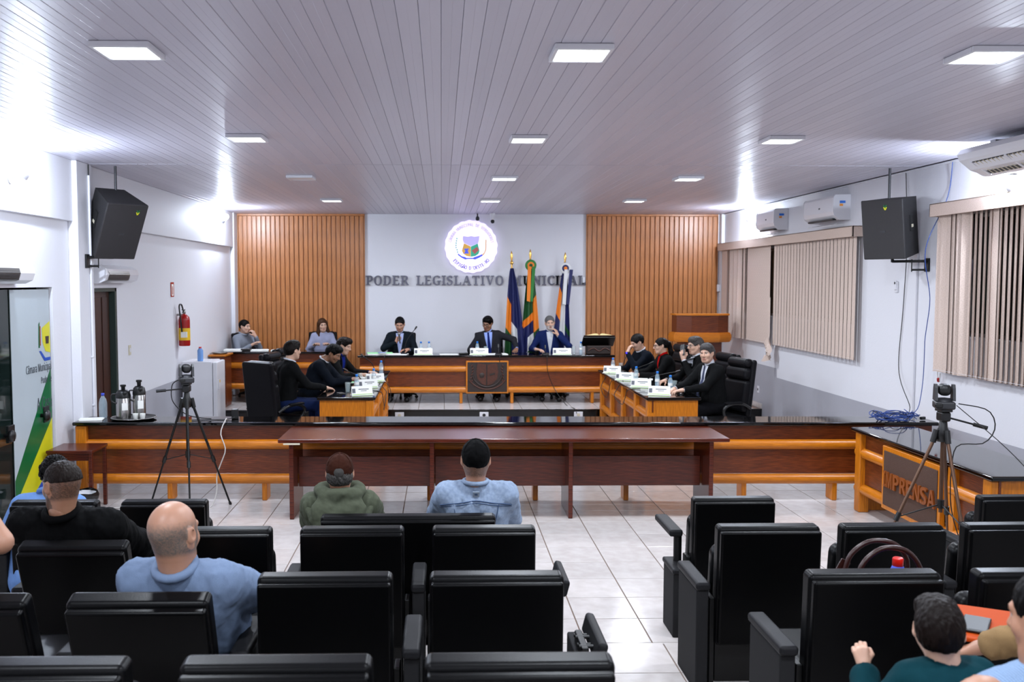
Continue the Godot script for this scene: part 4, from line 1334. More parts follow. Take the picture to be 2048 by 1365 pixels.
# Executive chair facing +z, seat 0.47 m high, on a five-star base.
func exec_chair(label: String) -> Node3D:
	var o := thing("executive_chair", label, "office chair")
	var L: Material = M.chair_leather
	part(o, "seat", rbox(Vector3(0.52, 0.11, 0.50), 0.05, 4), L, Vector3(0, 0.455, 0.02))
	part(o, "back_shell", rbox(Vector3(0.52, 0.72, 0.07), 0.033, 4), L, Vector3(0, 0.84, -0.275), Vector3(-0.12, 0, 0))
	part(o, "back_cushion", rbox(Vector3(0.49, 0.40, 0.10), 0.045, 4), L, Vector3(0, 0.74, -0.21), Vector3(-0.12, 0, 0))
	part(o, "headrest_roll", rbox(Vector3(0.47, 0.16, 0.12), 0.055, 4), L, Vector3(0, 1.02, -0.245), Vector3(-0.12, 0, 0))
	part(o, "headrest_roll", rbox(Vector3(0.45, 0.12, 0.13), 0.055, 4), L, Vector3(0, 1.15, -0.265), Vector3(-0.12, 0, 0))
	for s in [-1.0, 1.0]:
		var arm := part(o, "armrest", tube(spline([Vector3(s * 0.27, 0.46, 0.10), Vector3(s * 0.31, 0.60, 0.16), Vector3(s * 0.31, 0.67, 0.05), Vector3(s * 0.30, 0.66, -0.12), Vector3(s * 0.27, 0.60, -0.24)], 20), 0.02, 8), M.black_plastic)
		part(arm, "arm_pad", rbox(Vector3(0.055, 0.03, 0.24), 0.013, 3), L, Vector3(s * 0.31, 0.68, 0.02))
	part(o, "gas_column", lathe([Vector2(0, 0.08), Vector2(0.03, 0.08), Vector2(0.03, 0.25), Vector2(0.018, 0.25), Vector2(0.018, 0.40), Vector2(0, 0.40)], 14), M.black_plastic)
	var star := part(o, "star_base", star_mesh(), M.black_plastic)
	for k in 5:
		var a := TAU * k / 5.0 + 0.3
		part(star, "caster", lathe([Vector2(0, -0.022), Vector2(0.026, -0.022), Vector2(0.03, -0.01), Vector2(0.03, 0.01), Vector2(0.026, 0.022), Vector2(0, 0.022)], 14), M.black_plastic, Vector3(cos(a) * 0.29, 0.03, sin(a) * 0.29), Vector3(PI / 2, a, 0))
	return o


func star_mesh() -> ArrayMesh:
	var st := st_new()
	for k in 5:
		var a := TAU * k / 5.0 + 0.3
		add_tube(st, [Vector3(0, 0.11, 0), Vector3(cos(a) * 0.15, 0.095, sin(a) * 0.15), Vector3(cos(a) * 0.29, 0.07, sin(a) * 0.29), Vector3(cos(a) * 0.292, 0.045, sin(a) * 0.292)], [0.03, 0.024, 0.016, 0.012], 8)
	return st.commit()


# ---------------------------------------------------------------- things on the desks
func bottle(at: Vector3, label: String, group := "") -> void:
	var o := thing("water_bottle", label, "bottle", at, 0.0, group)
	part(o, "body", lathe([Vector2(0, 0), Vector2(0.027, 0), Vector2(0.031, 0.008), Vector2(0.031, 0.05), Vector2(0.029, 0.056), Vector2(0.031, 0.062), Vector2(0.031, 0.125), Vector2(0.025, 0.15), Vector2(0.014, 0.175), Vector2(0.012, 0.185), Vector2(0, 0.185)], 18), M.bottle_plastic)
	part(o, "water", lathe([Vector2(0, 0.003), Vector2(0.026, 0.003), Vector2(0.029, 0.01), Vector2(0.028, 0.12), Vector2(0, 0.12)], 16), M.bottle_plastic)
	part(o, "cap", lathe([Vector2(0, 0.176), Vector2(0.0165, 0.176), Vector2(0.0165, 0.20), Vector2(0.014, 0.203), Vector2(0, 0.203)], 14), M.cap_blue)
	part(o, "paper_band", lathe([Vector2(0.0316, 0.07), Vector2(0.0316, 0.105)], 18), M.paper)


func tumbler(at: Vector3, label: String, group := "") -> void:
	var o := thing("drinking_glass", label, "glass", at, 0.0, group)
	part(o, "tumbler", lathe([Vector2(0, 0), Vector2(0.026, 0), Vector2(0.033, 0.125), Vector2(0.0315, 0.125), Vector2(0.025, 0.01), Vector2(0, 0.01)], 20), M.glass)
	part(o, "rim", tube(ring3(Vector3(0, 0.125, 0), 0.0322, 20), 0.0012, 5), M.glass)


func name_plate(at: Vector3, turn: float, label: String, w := 0.26) -> void:
	# folded card: a sloping face with a printed name, a small portrait block and a green line
	var o := thing("name_card", label, "name card", at, turn)
	var s := 0.32
	part(o, "front_face", rbox(Vector3(w, 0.115, 0.003), 0.001), M.paper, Vector3(0, 0.054, 0.036), Vector3(-s, 0, 0))
	part(o, "rear_face", rbox(Vector3(w, 0.115, 0.003), 0.001), M.paper, Vector3(0, 0.054, 0.0), Vector3(s, 0, 0))
	part(o, "foot_strip", rbox(Vector3(w + 0.02, 0.004, 0.11), 0.001), M.paper, Vector3(0, 0.002, 0.03))
	var f := Transform3D(Basis.from_euler(Vector3(-s, 0, 0)), Vector3(0, 0.054, 0.038))
	for b in [[-w * 0.40, 0.0, 0.04, 0.055, M.print_grey], [0.02, 0.018, w * 0.5, 0.010, M.print_grey], [0.02, -0.002, w * 0.28, 0.007, M.print_grey], [0.0, -0.045, w * 0.96, 0.008, M.print_green]]:
		var m := part(o, "print", rbox(Vector3(b[2], b[3], 0.001), 0.0003), b[4])
		m.transform = f * Transform3D(Basis(), Vector3(b[0], b[1], 0.0))


func sheet(called: String, label: String, at: Vector3, size: Vector2, turn: float, m: Material, thick := 0.006, group := "") -> void:
	var o := thing(called, label, "papers", at, turn, group)
	var n := 3
	for k in n:
		part(o, "sheet", rbox(Vector3(size.x, thick / n, size.y), 0.0005), m if k == n - 1 else M.paper, Vector3(0.006 * sin(k * 2.1), thick / n * (k + 0.5), 0.005 * cos(k * 1.7)), Vector3(0, 0.05 * sin(k * 3.3), 0))


func gooseneck(at: Vector3, tip: Vector3, label: String) -> void:
	var o := thing("desk_microphone", label, "microphone", at)
	part(o, "base", lathe([Vector2(0, 0), Vector2(0.06, 0), Vector2(0.06, 0.012), Vector2(0.045, 0.03), Vector2(0, 0.034)], 20), M.black_plastic)
	part(o, "gooseneck", tube(spline([Vector3(0, 0.03, 0), Vector3(tip.x * 0.25, 0.03 + (tip.y - 0.03) * 0.5, tip.z * 0.25), tip], 14), 0.006, 7), M.black_metal)
	var d := (tip - Vector3(tip.x * 0.3, tip.y * 0.55, tip.z * 0.3)).normalized()
	part(o, "capsule", tube([tip - d * 0.005, tip + d * 0.012, tip + d * 0.05, tip + d * 0.06], [0.008, 0.014, 0.015, 0.008], 10), M.black_plastic)


func build_desk_items() -> void:
	var h := 0.791
	# left side desk: x -1.49 .. -0.79, z -11.26 .. -14.62
	name_plate(Vector3(-0.98, h, -11.50), 0.35, "white folded name card at the golden end of the left desk")
	name_plate(Vector3(-0.97, h, -12.30), 0.40, "white folded name card between two bottles on the left desk")
	name_plate(Vector3(-0.93, h, -13.05), 0.40, "white folded name card before the bright papers on the left desk")
	bottle(Vector3(-1.08, h, -11.98), "small water bottle behind the nearest name card of the left desk")
	bottle(Vector3(-0.92, h, -12.78), "small water bottle with its label towards the middle of the left desk")
	bottle(Vector3(-0.90, h, -14.05), "tall water bottle at the far end of the left desk")
	tumbler(Vector3(-1.17, h, -11.75), "empty glass beside the nearest bottle of the left desk")
	tumbler(Vector3(-1.12, h, -12.90), "empty glass in the middle of the left desk")
	sheet("paper_stack", "bright white open papers on the left desk", Vector3(-1.06, h, -13.5), Vector2(0.30, 0.22), 0.3, M.paper, 0.02)
	sheet("paper_stack", "green-edged folder on the left desk under a man's hands", Vector3(-1.22, h, -12.95), Vector2(0.30, 0.22), 0.1, M.paper_green)
	var ph := thing("phone", "dark phone on the left desk near the first man's hand", "phone", Vector3(-1.24, h, -11.62), 0.4)
	part(ph, "body", rbox(Vector3(0.075, 0.009, 0.15), 0.004, 2), M.black_plastic, Vector3(0, 0.0045, 0))
	part(ph, "screen_glass", rbox(Vector3(0.068, 0.001, 0.14), 0.0004), M.dark_plastic, Vector3(0, 0.0095, 0))
	gooseneck(Vector3(-1.02, h, -14.35), Vector3(-0.16, 0.24, 0.05), "gooseneck microphone at the far end of the left desk")
	gooseneck(Vector3(-1.06, h, -12.62), Vector3(-0.20, 0.20, 0.12), "gooseneck microphone before the man in the navy suit")
	# right side desk: x 2.44 .. 3.10
	name_plate(Vector3(2.66, h, -11.42), -0.30, "white folded name card at the golden end of the right desk")
	name_plate(Vector3(2.62, h, -12.28), -0.35, "white folded name card second from the golden end of the right desk")
	name_plate(Vector3(2.58, h, -13.15), -0.38, "white folded name card with a bright reflection on the right desk")
	name_plate(Vector3(2.58, h, -14.15), -0.38, "white folded name card at the far end of the right desk")
	bottle(Vector3(2.88, h, -11.78), "water bottle before the grey-haired man at the right desk")
	bottle(Vector3(2.83, h, -12.28), "water bottle beside the second name card of the right desk")
	bottle(Vector3(2.70, h, -13.0), "water bottle before the woman with a ponytail")
	bottle(Vector3(2.64, h, -14.45), "water bottle at the far end of the right desk")
	tumbler(Vector3(2.95, h, -11.86), "glass beside the bottle of the grey-haired man")
	tumbler(Vector3(2.76, h, -14.45), "glass beside the far bottle of the right desk")
	tumbler(Vector3(2.66, h, -12.85), "glass before the woman with a ponytail")
	sheet("paper_stack", "papers before the man resting his head", Vector3(2.85, h, -14.0), Vector2(0.30, 0.22), 0.2, M.paper)
	sheet("paper_stack", "papers before the woman with a ponytail", Vector3(2.84, h, -13.25), Vector2(0.28, 0.21), -0.2, M.paper)
	gooseneck(Vector3(2.75, h, -14.25), Vector3(0.12, 0.32, -0.1), "gooseneck microphone at the far end of the right desk")
	gooseneck(Vector3(2.74, h, -13.55), Vector3(0.26, 0.20, 0.05), "gooseneck microphone before the woman with a ponytail")
	gooseneck(Vector3(2.72, h, -12.60), Vector3(0.42, 0.17, 0.05), "long gooseneck microphone before the man raising a phone")
	var rm := thing("microphone_switch", "round silver button by the hand of the grey-haired man", "button", Vector3(2.93, h, -11.45))
	part(rm, "base", lathe([Vector2(0, 0), Vector2(0.03, 0), Vector2(0.03, 0.012), Vector2(0, 0.012)], 16), M.dark_plastic)
	part(rm, "button", lathe([Vector2(0.02, 0.012), Vector2(0.016, 0.02), Vector2(0, 0.022)], 14), M.steel)
	# president's desk: top at DAIS + 0.80, z -15.43 .. -16.03
	var t := DAIS + 0.801
	name_plate(Vector3(-0.30, t, -15.56), 0.0, "white name card before the man with a microphone", 0.30)
	name_plate(Vector3(0.62, t, -15.56), 0.0, "white name card before the man in a blue tie", 0.30)
	name_plate(Vector3(1.99, t, -15.56), 0.0, "white name card before the man in the blue suit", 0.30)
	bottle(Vector3(-0.345, t, -15.80), "water bottle behind the name card of the man with a microphone, beside its twin", "pair of bottles by the microphone")
	bottle(Vector3(-0.21, t, -15.82), "water bottle behind the name card of the man with a microphone, beside its twin", "pair of bottles by the microphone")
	bottle(Vector3(0.60, t, -15.80), "water bottle behind the name card of the man in a blue tie")
	bottle(Vector3(2.33, t, -15.72), "water bottle beside the open book stand")
	tumbler(Vector3(0.74, t, -15.74), "glass before the man in a blue tie")
	tumbler(Vector3(2.21, t, -15.72), "glass beside the bottle near the open book")
	sheet("paper_stack", "green-topped folder of papers on the president's desk", Vector3(-1.02, t, -15.70), Vector2(0.42, 0.25), 0.1, M.paper_green, 0.024)
	sheet("paper_stack", "open papers before the man with a microphone", Vector3(-0.72, t, -15.62), Vector2(0.32, 0.22), -0.1, M.paper, 0.014)
	sheet("paper_stack", "loose sheets between two name cards on the president's desk", Vector3(0.12, t, -15.62), Vector2(0.30, 0.2), 0.0, M.paper)
	sheet("paper_stack", "white sheets before the man in a blue tie", Vector3(0.92, t, -15.62), Vector2(0.34, 0.2), 0.1, M.paper, 0.012)
	sheet("notebook", "blue notebook beside the green folder", Vector3(-0.98, t + 0.024, -15.60), Vector2(0.12, 0.08), 0.3, M.paper_blue, 0.012)
	gooseneck(Vector3(-0.62, t, -15.60), Vector3(0.18, 0.42, 0.0), "gooseneck microphone standing before the seated reader")
	gooseneck(Vector3(0.94, t, -15.52), Vector3(0.0, 0.12, -0.04), "short gooseneck microphone above the carved crest")
	gooseneck(Vector3(1.72, t, -15.56), Vector3(0.0, 0.10, -0.04), "short gooseneck microphone before the man in the blue suit")
	var gl := thing("eyeglasses_case", "small black case on the president's desk", "case", Vector3(0.36, t, -15.60), 0.2)
	part(gl, "body", rbox(Vector3(0.15, 0.03, 0.06), 0.012, 3), M.black_plastic, Vector3(0, 0.015, 0))
	part(gl, "strap", rbox(Vector3(0.02, 0.033, 0.063), 0.004), M.dark_plastic, Vector3(0.04, 0.016, 0))
	# open book on its stand
	var bk := thing("book_stand", "dark book stand holding a large open book", "book stand", Vector3(2.62, t, -15.72))
	part(bk, "stand", rbox(Vector3(0.40, 0.14, 0.20), 0.012, 2), M.carved_wood, Vector3(0, 0.07, 0))
	part(bk, "rest_board", rbox(Vector3(0.54, 0.02, 0.28), 0.006), M.black_plastic, Vector3(0, 0.205, 0.0), Vector3(-0.62, 0, 0))
	part(bk, "carving", tube(spline([Vector3(-0.18, 0.06, 0.105), Vector3(-0.09, 0.10, 0.105), Vector3(0, 0.05, 0.105), Vector3(0.09, 0.10, 0.105), Vector3(0.18, 0.06, 0.105)], 20), 0.01, 6), M.carved_relief)
	var ob := thing("open_book", "large open book with yellowed gilt pages on the dark stand", "book", Vector3(2.62, t + 0.222, -15.725))
	for s in [-1.0, 1.0]:
		part(ob, "pages", page_block(s), M.old_paper, Vector3.ZERO, Vector3(-0.62, 0, 0))
	part(ob, "cover", rbox(Vector3(0.52, 0.008, 0.31), 0.003), M.brown_leather, Vector3(0, 0.003, 0), Vector3(-0.62, 0, 0))
	# papers on the corner desk
	var q := DAIS + 0.851
	sheet("paper_stack", "stack of papers at the left end of the corner desk", Vector3(-3.46, q, -15.80), Vector2(0.30, 0.22), 0.0, M.paper, 0.03)
	sheet("paper_stack", "papers before the man in a grey shirt", Vector3(-3.05, q, -15.85), Vector2(0.30, 0.22), 0.15, M.paper, 0.02)
	sheet("paper_stack", "papers at the right end of the corner desk", Vector3(-2.62, q, -15.80), Vector2(0.42, 0.22), -0.05, M.paper, 0.02)
	var mx := thing("sound_mixer", "small black sound mixer on the corner desk", "mixer", Vector3(-3.25, q, -15.76))
	part(mx, "case", rbox(Vector3(0.16, 0.04, 0.14), 0.006), M.black_plastic, Vector3(0, 0.02, 0))
	for k in 5:
		part(mx, "fader", rbox(Vector3(0.008, 0.01, 0.016), 0.002), M.white_plastic, Vector3(-0.05 + 0.025 * k, 0.044, 0.01 * (k % 3)))
	# cables that hang from the side desks
	for c in [[[Vector3(-0.88, 0.80, -11.9), Vector3(-0.76, 0.78, -11.85), Vector3(-0.73, 0.58, -11.95), Vector3(-0.75, 0.52, -12.2), Vector3(-0.74, 0.70, -12.6), Vector3(-0.84, 0.80, -12.7)], "black microphone cable looping under the near edge of the left desk"], [[Vector3(-0.86, 0.80, -12.9), Vector3(-0.75, 0.78, -12.9), Vector3(-0.73, 0.50, -13.1), Vector3(-0.74, 0.60, -13.6), Vector3(-0.84, 0.80, -13.8)], "black microphone cable looping under the middle of the left desk"], [[Vector3(2.55, 0.80, -12.0), Vector3(2.40, 0.78, -12.05), Vector3(2.38, 0.56, -12.3), Vector3(2.38, 0.62, -12.9), Vector3(2.52, 0.80, -13.0)], "black microphone cable looping under the right desk near the second card"], [[Vector3(2.55, 0.80, -13.2), Vector3(2.40, 0.78, -13.2), Vector3(2.38, 0.50, -13.5), Vector3(2.38, 0.60, -14.0), Vector3(2.52, 0.80, -14.1)], "black microphone cable looping under the far half of the right desk"], [[Vector3(0.94, 0.97, -15.50), Vector3(0.95, 0.95, -15.40), Vector3(0.95, 0.85, -15.41)], "short black cable over the front of the president's desk"], [[Vector3(1.72, 0.97, -15.52), Vector3(1.73, 0.95, -15.40), Vector3(1.74, 0.70, -15.41), Vector3(1.86, 0.40, -15.42), Vector3(2.02, 0.17, -15.2), Vector3(2.10, 0.165, -14.75), Vector3(2.12, 0.10, -14.68)], "black cable running from the president's desk down to the floor socket"], [[Vector3(-0.92, 0.97, -15.45), Vector3(-0.93, 0.95, -15.40), Vector3(-0.95, 0.60, -15.41), Vector3(-0.98, 0.20, -15.4)], "thin black cable down the left part of the president's desk"]]:
		one("desk_cable", c[1], "cable", tube(spline(c[0], 30), 0.005, 6), M.cable_black)
	# counter, left end: tray with flasks
	var hc := 0.791
	var ty := thing("serving_tray", "black serving tray with thermos flasks on the counter", "tray", Vector3(-3.10, hc, -9.52))
	part(ty, "plate", lathe([Vector2(0, 0.0), Vector2(0.18, 0.0), Vector2(0.215, 0.016), Vector2(0.22, 0.022), Vector2(0.18, 0.007), Vector2(0, 0.006)], 30), M.black_plastic)
	part(ty, "rim", tube(ring3(Vector3(0, 0.02, 0), 0.218, 30), 0.004, 6), M.steel)
	thermos(Vector3(-3.21, hc + 0.007, -9.55), 0.30, 0.072, "shorter steel thermos flask with black lid on the tray")
	thermos(Vector3(-3.06, hc + 0.007, -9.58), 0.34, 0.062, "taller steel thermos flask with raised pump on the tray")
	for k in 2:
		var cu := thing("paper_cup", "white stack of small cups on the tray", "cup", Vector3(-3.05 + 0.07 * k, hc + 0.007, -9.42), 0.0, "cups on the serving tray")
		part(cu, "cup", lathe([Vector2(0, 0), Vector2(0.02, 0), Vector2(0.028, 0.055), Vector2(0.026, 0.055), Vector2(0.018, 0.004), Vector2(0, 0.004)], 16), M.paper)
		part(cu, "inner_cup", lathe([Vector2(0.024, 0.045), Vector2(0.029, 0.062), Vector2(0.027, 0.062)], 16), M.paper)
	var wb := thing("plastic_bottle", "clear plastic bottle with dark blue cap on the counter by the glass door", "bottle", Vector3(-3.44, hc, -9.62))
	part(wb, "body", lathe([Vector2(0, 0), Vector2(0.036, 0), Vector2(0.04, 0.01), Vector2(0.04, 0.15), Vector2(0.03, 0.19), Vector2(0.015, 0.215), Vector2(0.013, 0.23), Vector2(0, 0.23)], 18), M.bottle_plastic)
	part(wb, "cap", lathe([Vector2(0, 0.225), Vector2(0.017, 0.225), Vector2(0.017, 0.25), Vector2(0, 0.25)], 14), M.paper_blue)
	sheet("napkin_stack", "white napkins at the left end of the counter", Vector3(-3.50, hc, -9.46), Vector2(0.22, 0.14), 0.2, M.paper, 0.014)
	var sp := thing("power_adapter", "small black power adapter on the counter behind the tripod", "adapter", Vector3(-2.08, hc, -9.50), 0.2)
	part(sp, "body", rbox(Vector3(0.07, 0.10, 0.06), 0.008, 2), M.black_plastic, Vector3(0, 0.05, 0))
	part(sp, "lead", tube(spline([Vector3(0, 0.02, 0.03), Vector3(-0.10, 0.006, 0.06), Vector3(-0.25, 0.006, 0.04), Vector3(-0.42, 0.006, 0.03)], 16), 0.005, 6), M.cable_black)
	var pb := thing("blue_bottle", "clear blue water bottle with red cap on the mini fridge", "bottle", Vector3(-3.40, 1.051, -13.36))
	part(pb, "body", lathe([Vector2(0, 0), Vector2(0.036, 0), Vector2(0.04, 0.01), Vector2(0.04, 0.15), Vector2(0.026, 0.17), Vector2(0.024, 0.18), Vector2(0, 0.18)], 18), mk("blue_plastic", Color(0.45, 0.62, 0.85), 0.2))
	part(pb, "cap", lathe([Vector2(0, 0.175), Vector2(0.02, 0.175), Vector2(0.02, 0.20), Vector2(0, 0.20)], 14), M.cap_red)
	# heap of blue network cable on the right of the counter
	var hp := thing("cable_heap", "tangled heap of blue network cable on the counter", "cable", Vector3(4.50, hc, -9.26))
	rng.seed = 11
	for k in 9:
		var pts := []
		var ph2 := rng.randf() * TAU
		for i in 12:
			var a := ph2 + TAU * i / 11.0 * (1.0 + 0.3 * rng.randf())
			pts.append(Vector3(cos(a) * (0.12 + 0.16 * rng.randf()), 0.008 + 0.10 * rng.randf() * (1.0 - 0.06 * k), sin(a) * (0.05 + 0.09 * rng.randf())))
		part(hp, "loop", tube(spline(pts, 50), 0.004, 5), M.cable_blue if k != 4 else M.cable_black)
	part(hp, "plug", rbox(Vector3(0.06, 0.03, 0.03), 0.005), M.black_plastic, Vector3(0.30, 0.02, 0.0), Vector3(0, 0.4, 0))


func page_block(s: float) -> ArrayMesh:
	var st := st_new()
	var pts := []
	for i in 9:
		var u := i / 8.0
		pts.append(Vector2(s * 0.25 * u, 0.010 + 0.038 * sin(PI * pow(u, 0.55)) * (1.0 - 0.45 * u) + 0.008 * (1.0 - u)))
	for i in 8:
		var p: Vector2 = pts[i]
		var q: Vector2 = pts[i + 1]
		var e := (q - p).normalized() * s
		quad(st, v3(p, -0.14), v3(q, -0.14), v3(q, 0.14), v3(p, 0.14), Vector3(-e.y, e.x, 0))
		for z in [-0.14, 0.14]:
			quad(st, Vector3(p.x, 0.006, z), Vector3(q.x, 0.006, z), v3(q, z), v3(p, z), Vector3(0, 0, signf(z)))
	quad(st, Vector3(s * 0.25, 0.006, -0.14), Vector3(s * 0.25, 0.006, 0.14), v3(pts[8], 0.14), v3(pts[8], -0.14), Vector3(s, 0, 0))
	return st.commit()


func thermos(at: Vector3, h: float, r: float, label: String) -> void:
	var o := thing("thermos_flask", label, "thermos", at, 0.5)
	part(o, "body", lathe([Vector2(0, 0), Vector2(r, 0), Vector2(r, 0.01), Vector2(r * 0.99, h * 0.70), Vector2(0, h * 0.70)], 28), M.steel)
	part(o, "lid", lathe([Vector2(r * 1.01, h * 0.68), Vector2(r * 1.03, h * 0.74), Vector2(r * 0.9, h * 0.88), Vector2(r * 0.6, h * 0.94), Vector2(0, h * 0.95)], 28), M.black_plastic)
	part(o, "spout", rbox(Vector3(0.035, 0.035, 0.07), 0.012, 3), M.black_plastic, Vector3(0, h * 0.86, r * 0.95))
	part(o, "pump", lathe([Vector2(0, h * 0.93), Vector2(0.02, h * 0.93), Vector2(0.02, h * 1.05), Vector2(0.03, h * 1.07), Vector2(0.028, h * 1.12), Vector2(0, h * 1.13)], 16), M.black_plastic)
	part(o, "handle", tube(spline([Vector3(-r * 0.9, h * 0.82, 0), Vector3(-r * 1.5, h * 0.80, -0.01), Vector3(-r * 1.55, h * 0.60, -0.01), Vector3(-r, h * 0.5, 0)], 14), 0.008, 7), M.black_plastic)
	part(o, "label_sticker", boxes_mesh([[-0.028, 0.028, h * 0.28, h * 0.52, r - 0.006, r + 0.0015]], 0.0006), M.paper)


# ---------------------------------------------------------------- sound and cameras
func loudspeaker(at: Vector3, turn: float, pitch: float, side: float, label: String, wall_x: float, plate_z: float, mark: int) -> void:
	var o := thing("loudspeaker", label, "loudspeaker", at)
	var b := Node3D.new()
	var t := Transform3D(Basis.from_euler(Vector3(pitch, turn, 0)), Vector3.ZERO)
	# tapered box: wide front, narrower rear
	var st := st_new()
	var w := 0.225
	var h := 0.31
	var d := 0.19
	var f := [Vector3(-w, -h, d), Vector3(w, -h, d), Vector3(w, h, d), Vector3(-w, h, d)]
	var r := [Vector3(-w * 0.72, -h * 0.97, -d), Vector3(w * 0.72, -h * 0.97, -d), Vector3(w * 0.72, h * 0.97, -d), Vector3(-w * 0.72, h * 0.97, -d)]
	quad(st, f[0], f[1], f[2], f[3], Vector3(0, 0, 1))
	quad(st, r[0], r[1], r[2], r[3], Vector3(0, 0, -1))
	for i in 4:
		var k := (i + 1) % 4
		var n: Vector3 = (f[k] - f[i]).cross(r[i] - f[i]).normalized()
		if n.dot(f[i] + f[k]) < 0:
			n = -n
		quad(st, f[i], f[k], r[k], r[i], n)
	var box := part(o, "cabinet", st.commit(), M.speaker_box)
	box.transform = t
	b.free()
	var gr := part(o, "grille", rbox(Vector3(w * 2 + 0.006, h * 2 + 0.006, 0.03), 0.012, 3), M.speaker_grille)
	gr.transform = t * Transform3D(Basis(), Vector3(0, 0, d + 0.008))
	var hx := side * w * 0.87
	var hn := part(o, "handle_recess", rbox(Vector3(0.02, 0.17, 0.085), 0.008, 2), M.night)
	hn.transform = t * Transform3D(Basis.from_euler(Vector3(0, side * 0.165, 0)), Vector3(hx, 0.04, 0.0))
	var hb := part(hn, "handle_bar", rbox(Vector3(0.016, 0.035, 0.075), 0.005), M.cream_plastic, Vector3(side * 0.006, -0.03, 0))
	hb.scale.z = 0.7
	for k in 2:
		var lg := part(o, "badge", prism(PackedVector2Array([Vector2(0, 0.014), Vector2(0.012, 0.014), Vector2(0.02, -0.006), Vector2(0.028, 0.014), Vector2(0.04, 0.014), Vector2(0.026, -0.016), Vector2(0.014, -0.016)]), 0.003), M.film_green if k == 0 else M.film_yellow)
		lg.transform = t * Transform3D(Basis(), Vector3(0.10 if mark > 0 else 0.02, h - 0.07 - 0.022 * k, d + 0.026))
	var em := part(o, "centre_badge", rbox(Vector3(0.06, 0.025, 0.004), 0.002), M.grey_plastic)
	em.transform = t * Transform3D(Basis(), Vector3(0, -0.02, d + 0.024))
	# bracket to the wall and hanging rod
	var px := wall_x - at.x
	part(o, "wall_plate", rbox(Vector3(0.02, 0.14, 0.09), 0.004), M.black_metal, Vector3(px - signf(px) * 0.01, -0.40, plate_z - at.z))
	part(o, "bracket_arm", tube([Vector3(px, -0.36, plate_z - at.z), Vector3(0, -0.36, 0)], 0.016, 6), M.black_metal)
	part(o, "bracket_stay", tube([Vector3(px, -0.45, plate_z - at.z), Vector3(px * 0.55, -0.45, (plate_z - at.z) * 0.55)], 0.012, 6), M.black_metal)
	part(o, "bracket_pin", tube([Vector3(px * 0.55, -0.47, (plate_z - at.z) * 0.55), Vector3(px * 0.55, -0.34, (plate_z - at.z) * 0.55)], 0.006, 6), M.black_metal)
	part(o, "support_pole", tube([Vector3(0, -0.37, 0), Vector3(0, -0.25, 0)], 0.016, 8), M.black_metal)
	part(o, "ceiling_rod", tube([Vector3(-0.03 * signf(px), 0.24, -0.05), Vector3(-0.03 * signf(px), CEIL - at.y, -0.05)], 0.014, 8), M.grey_plastic)


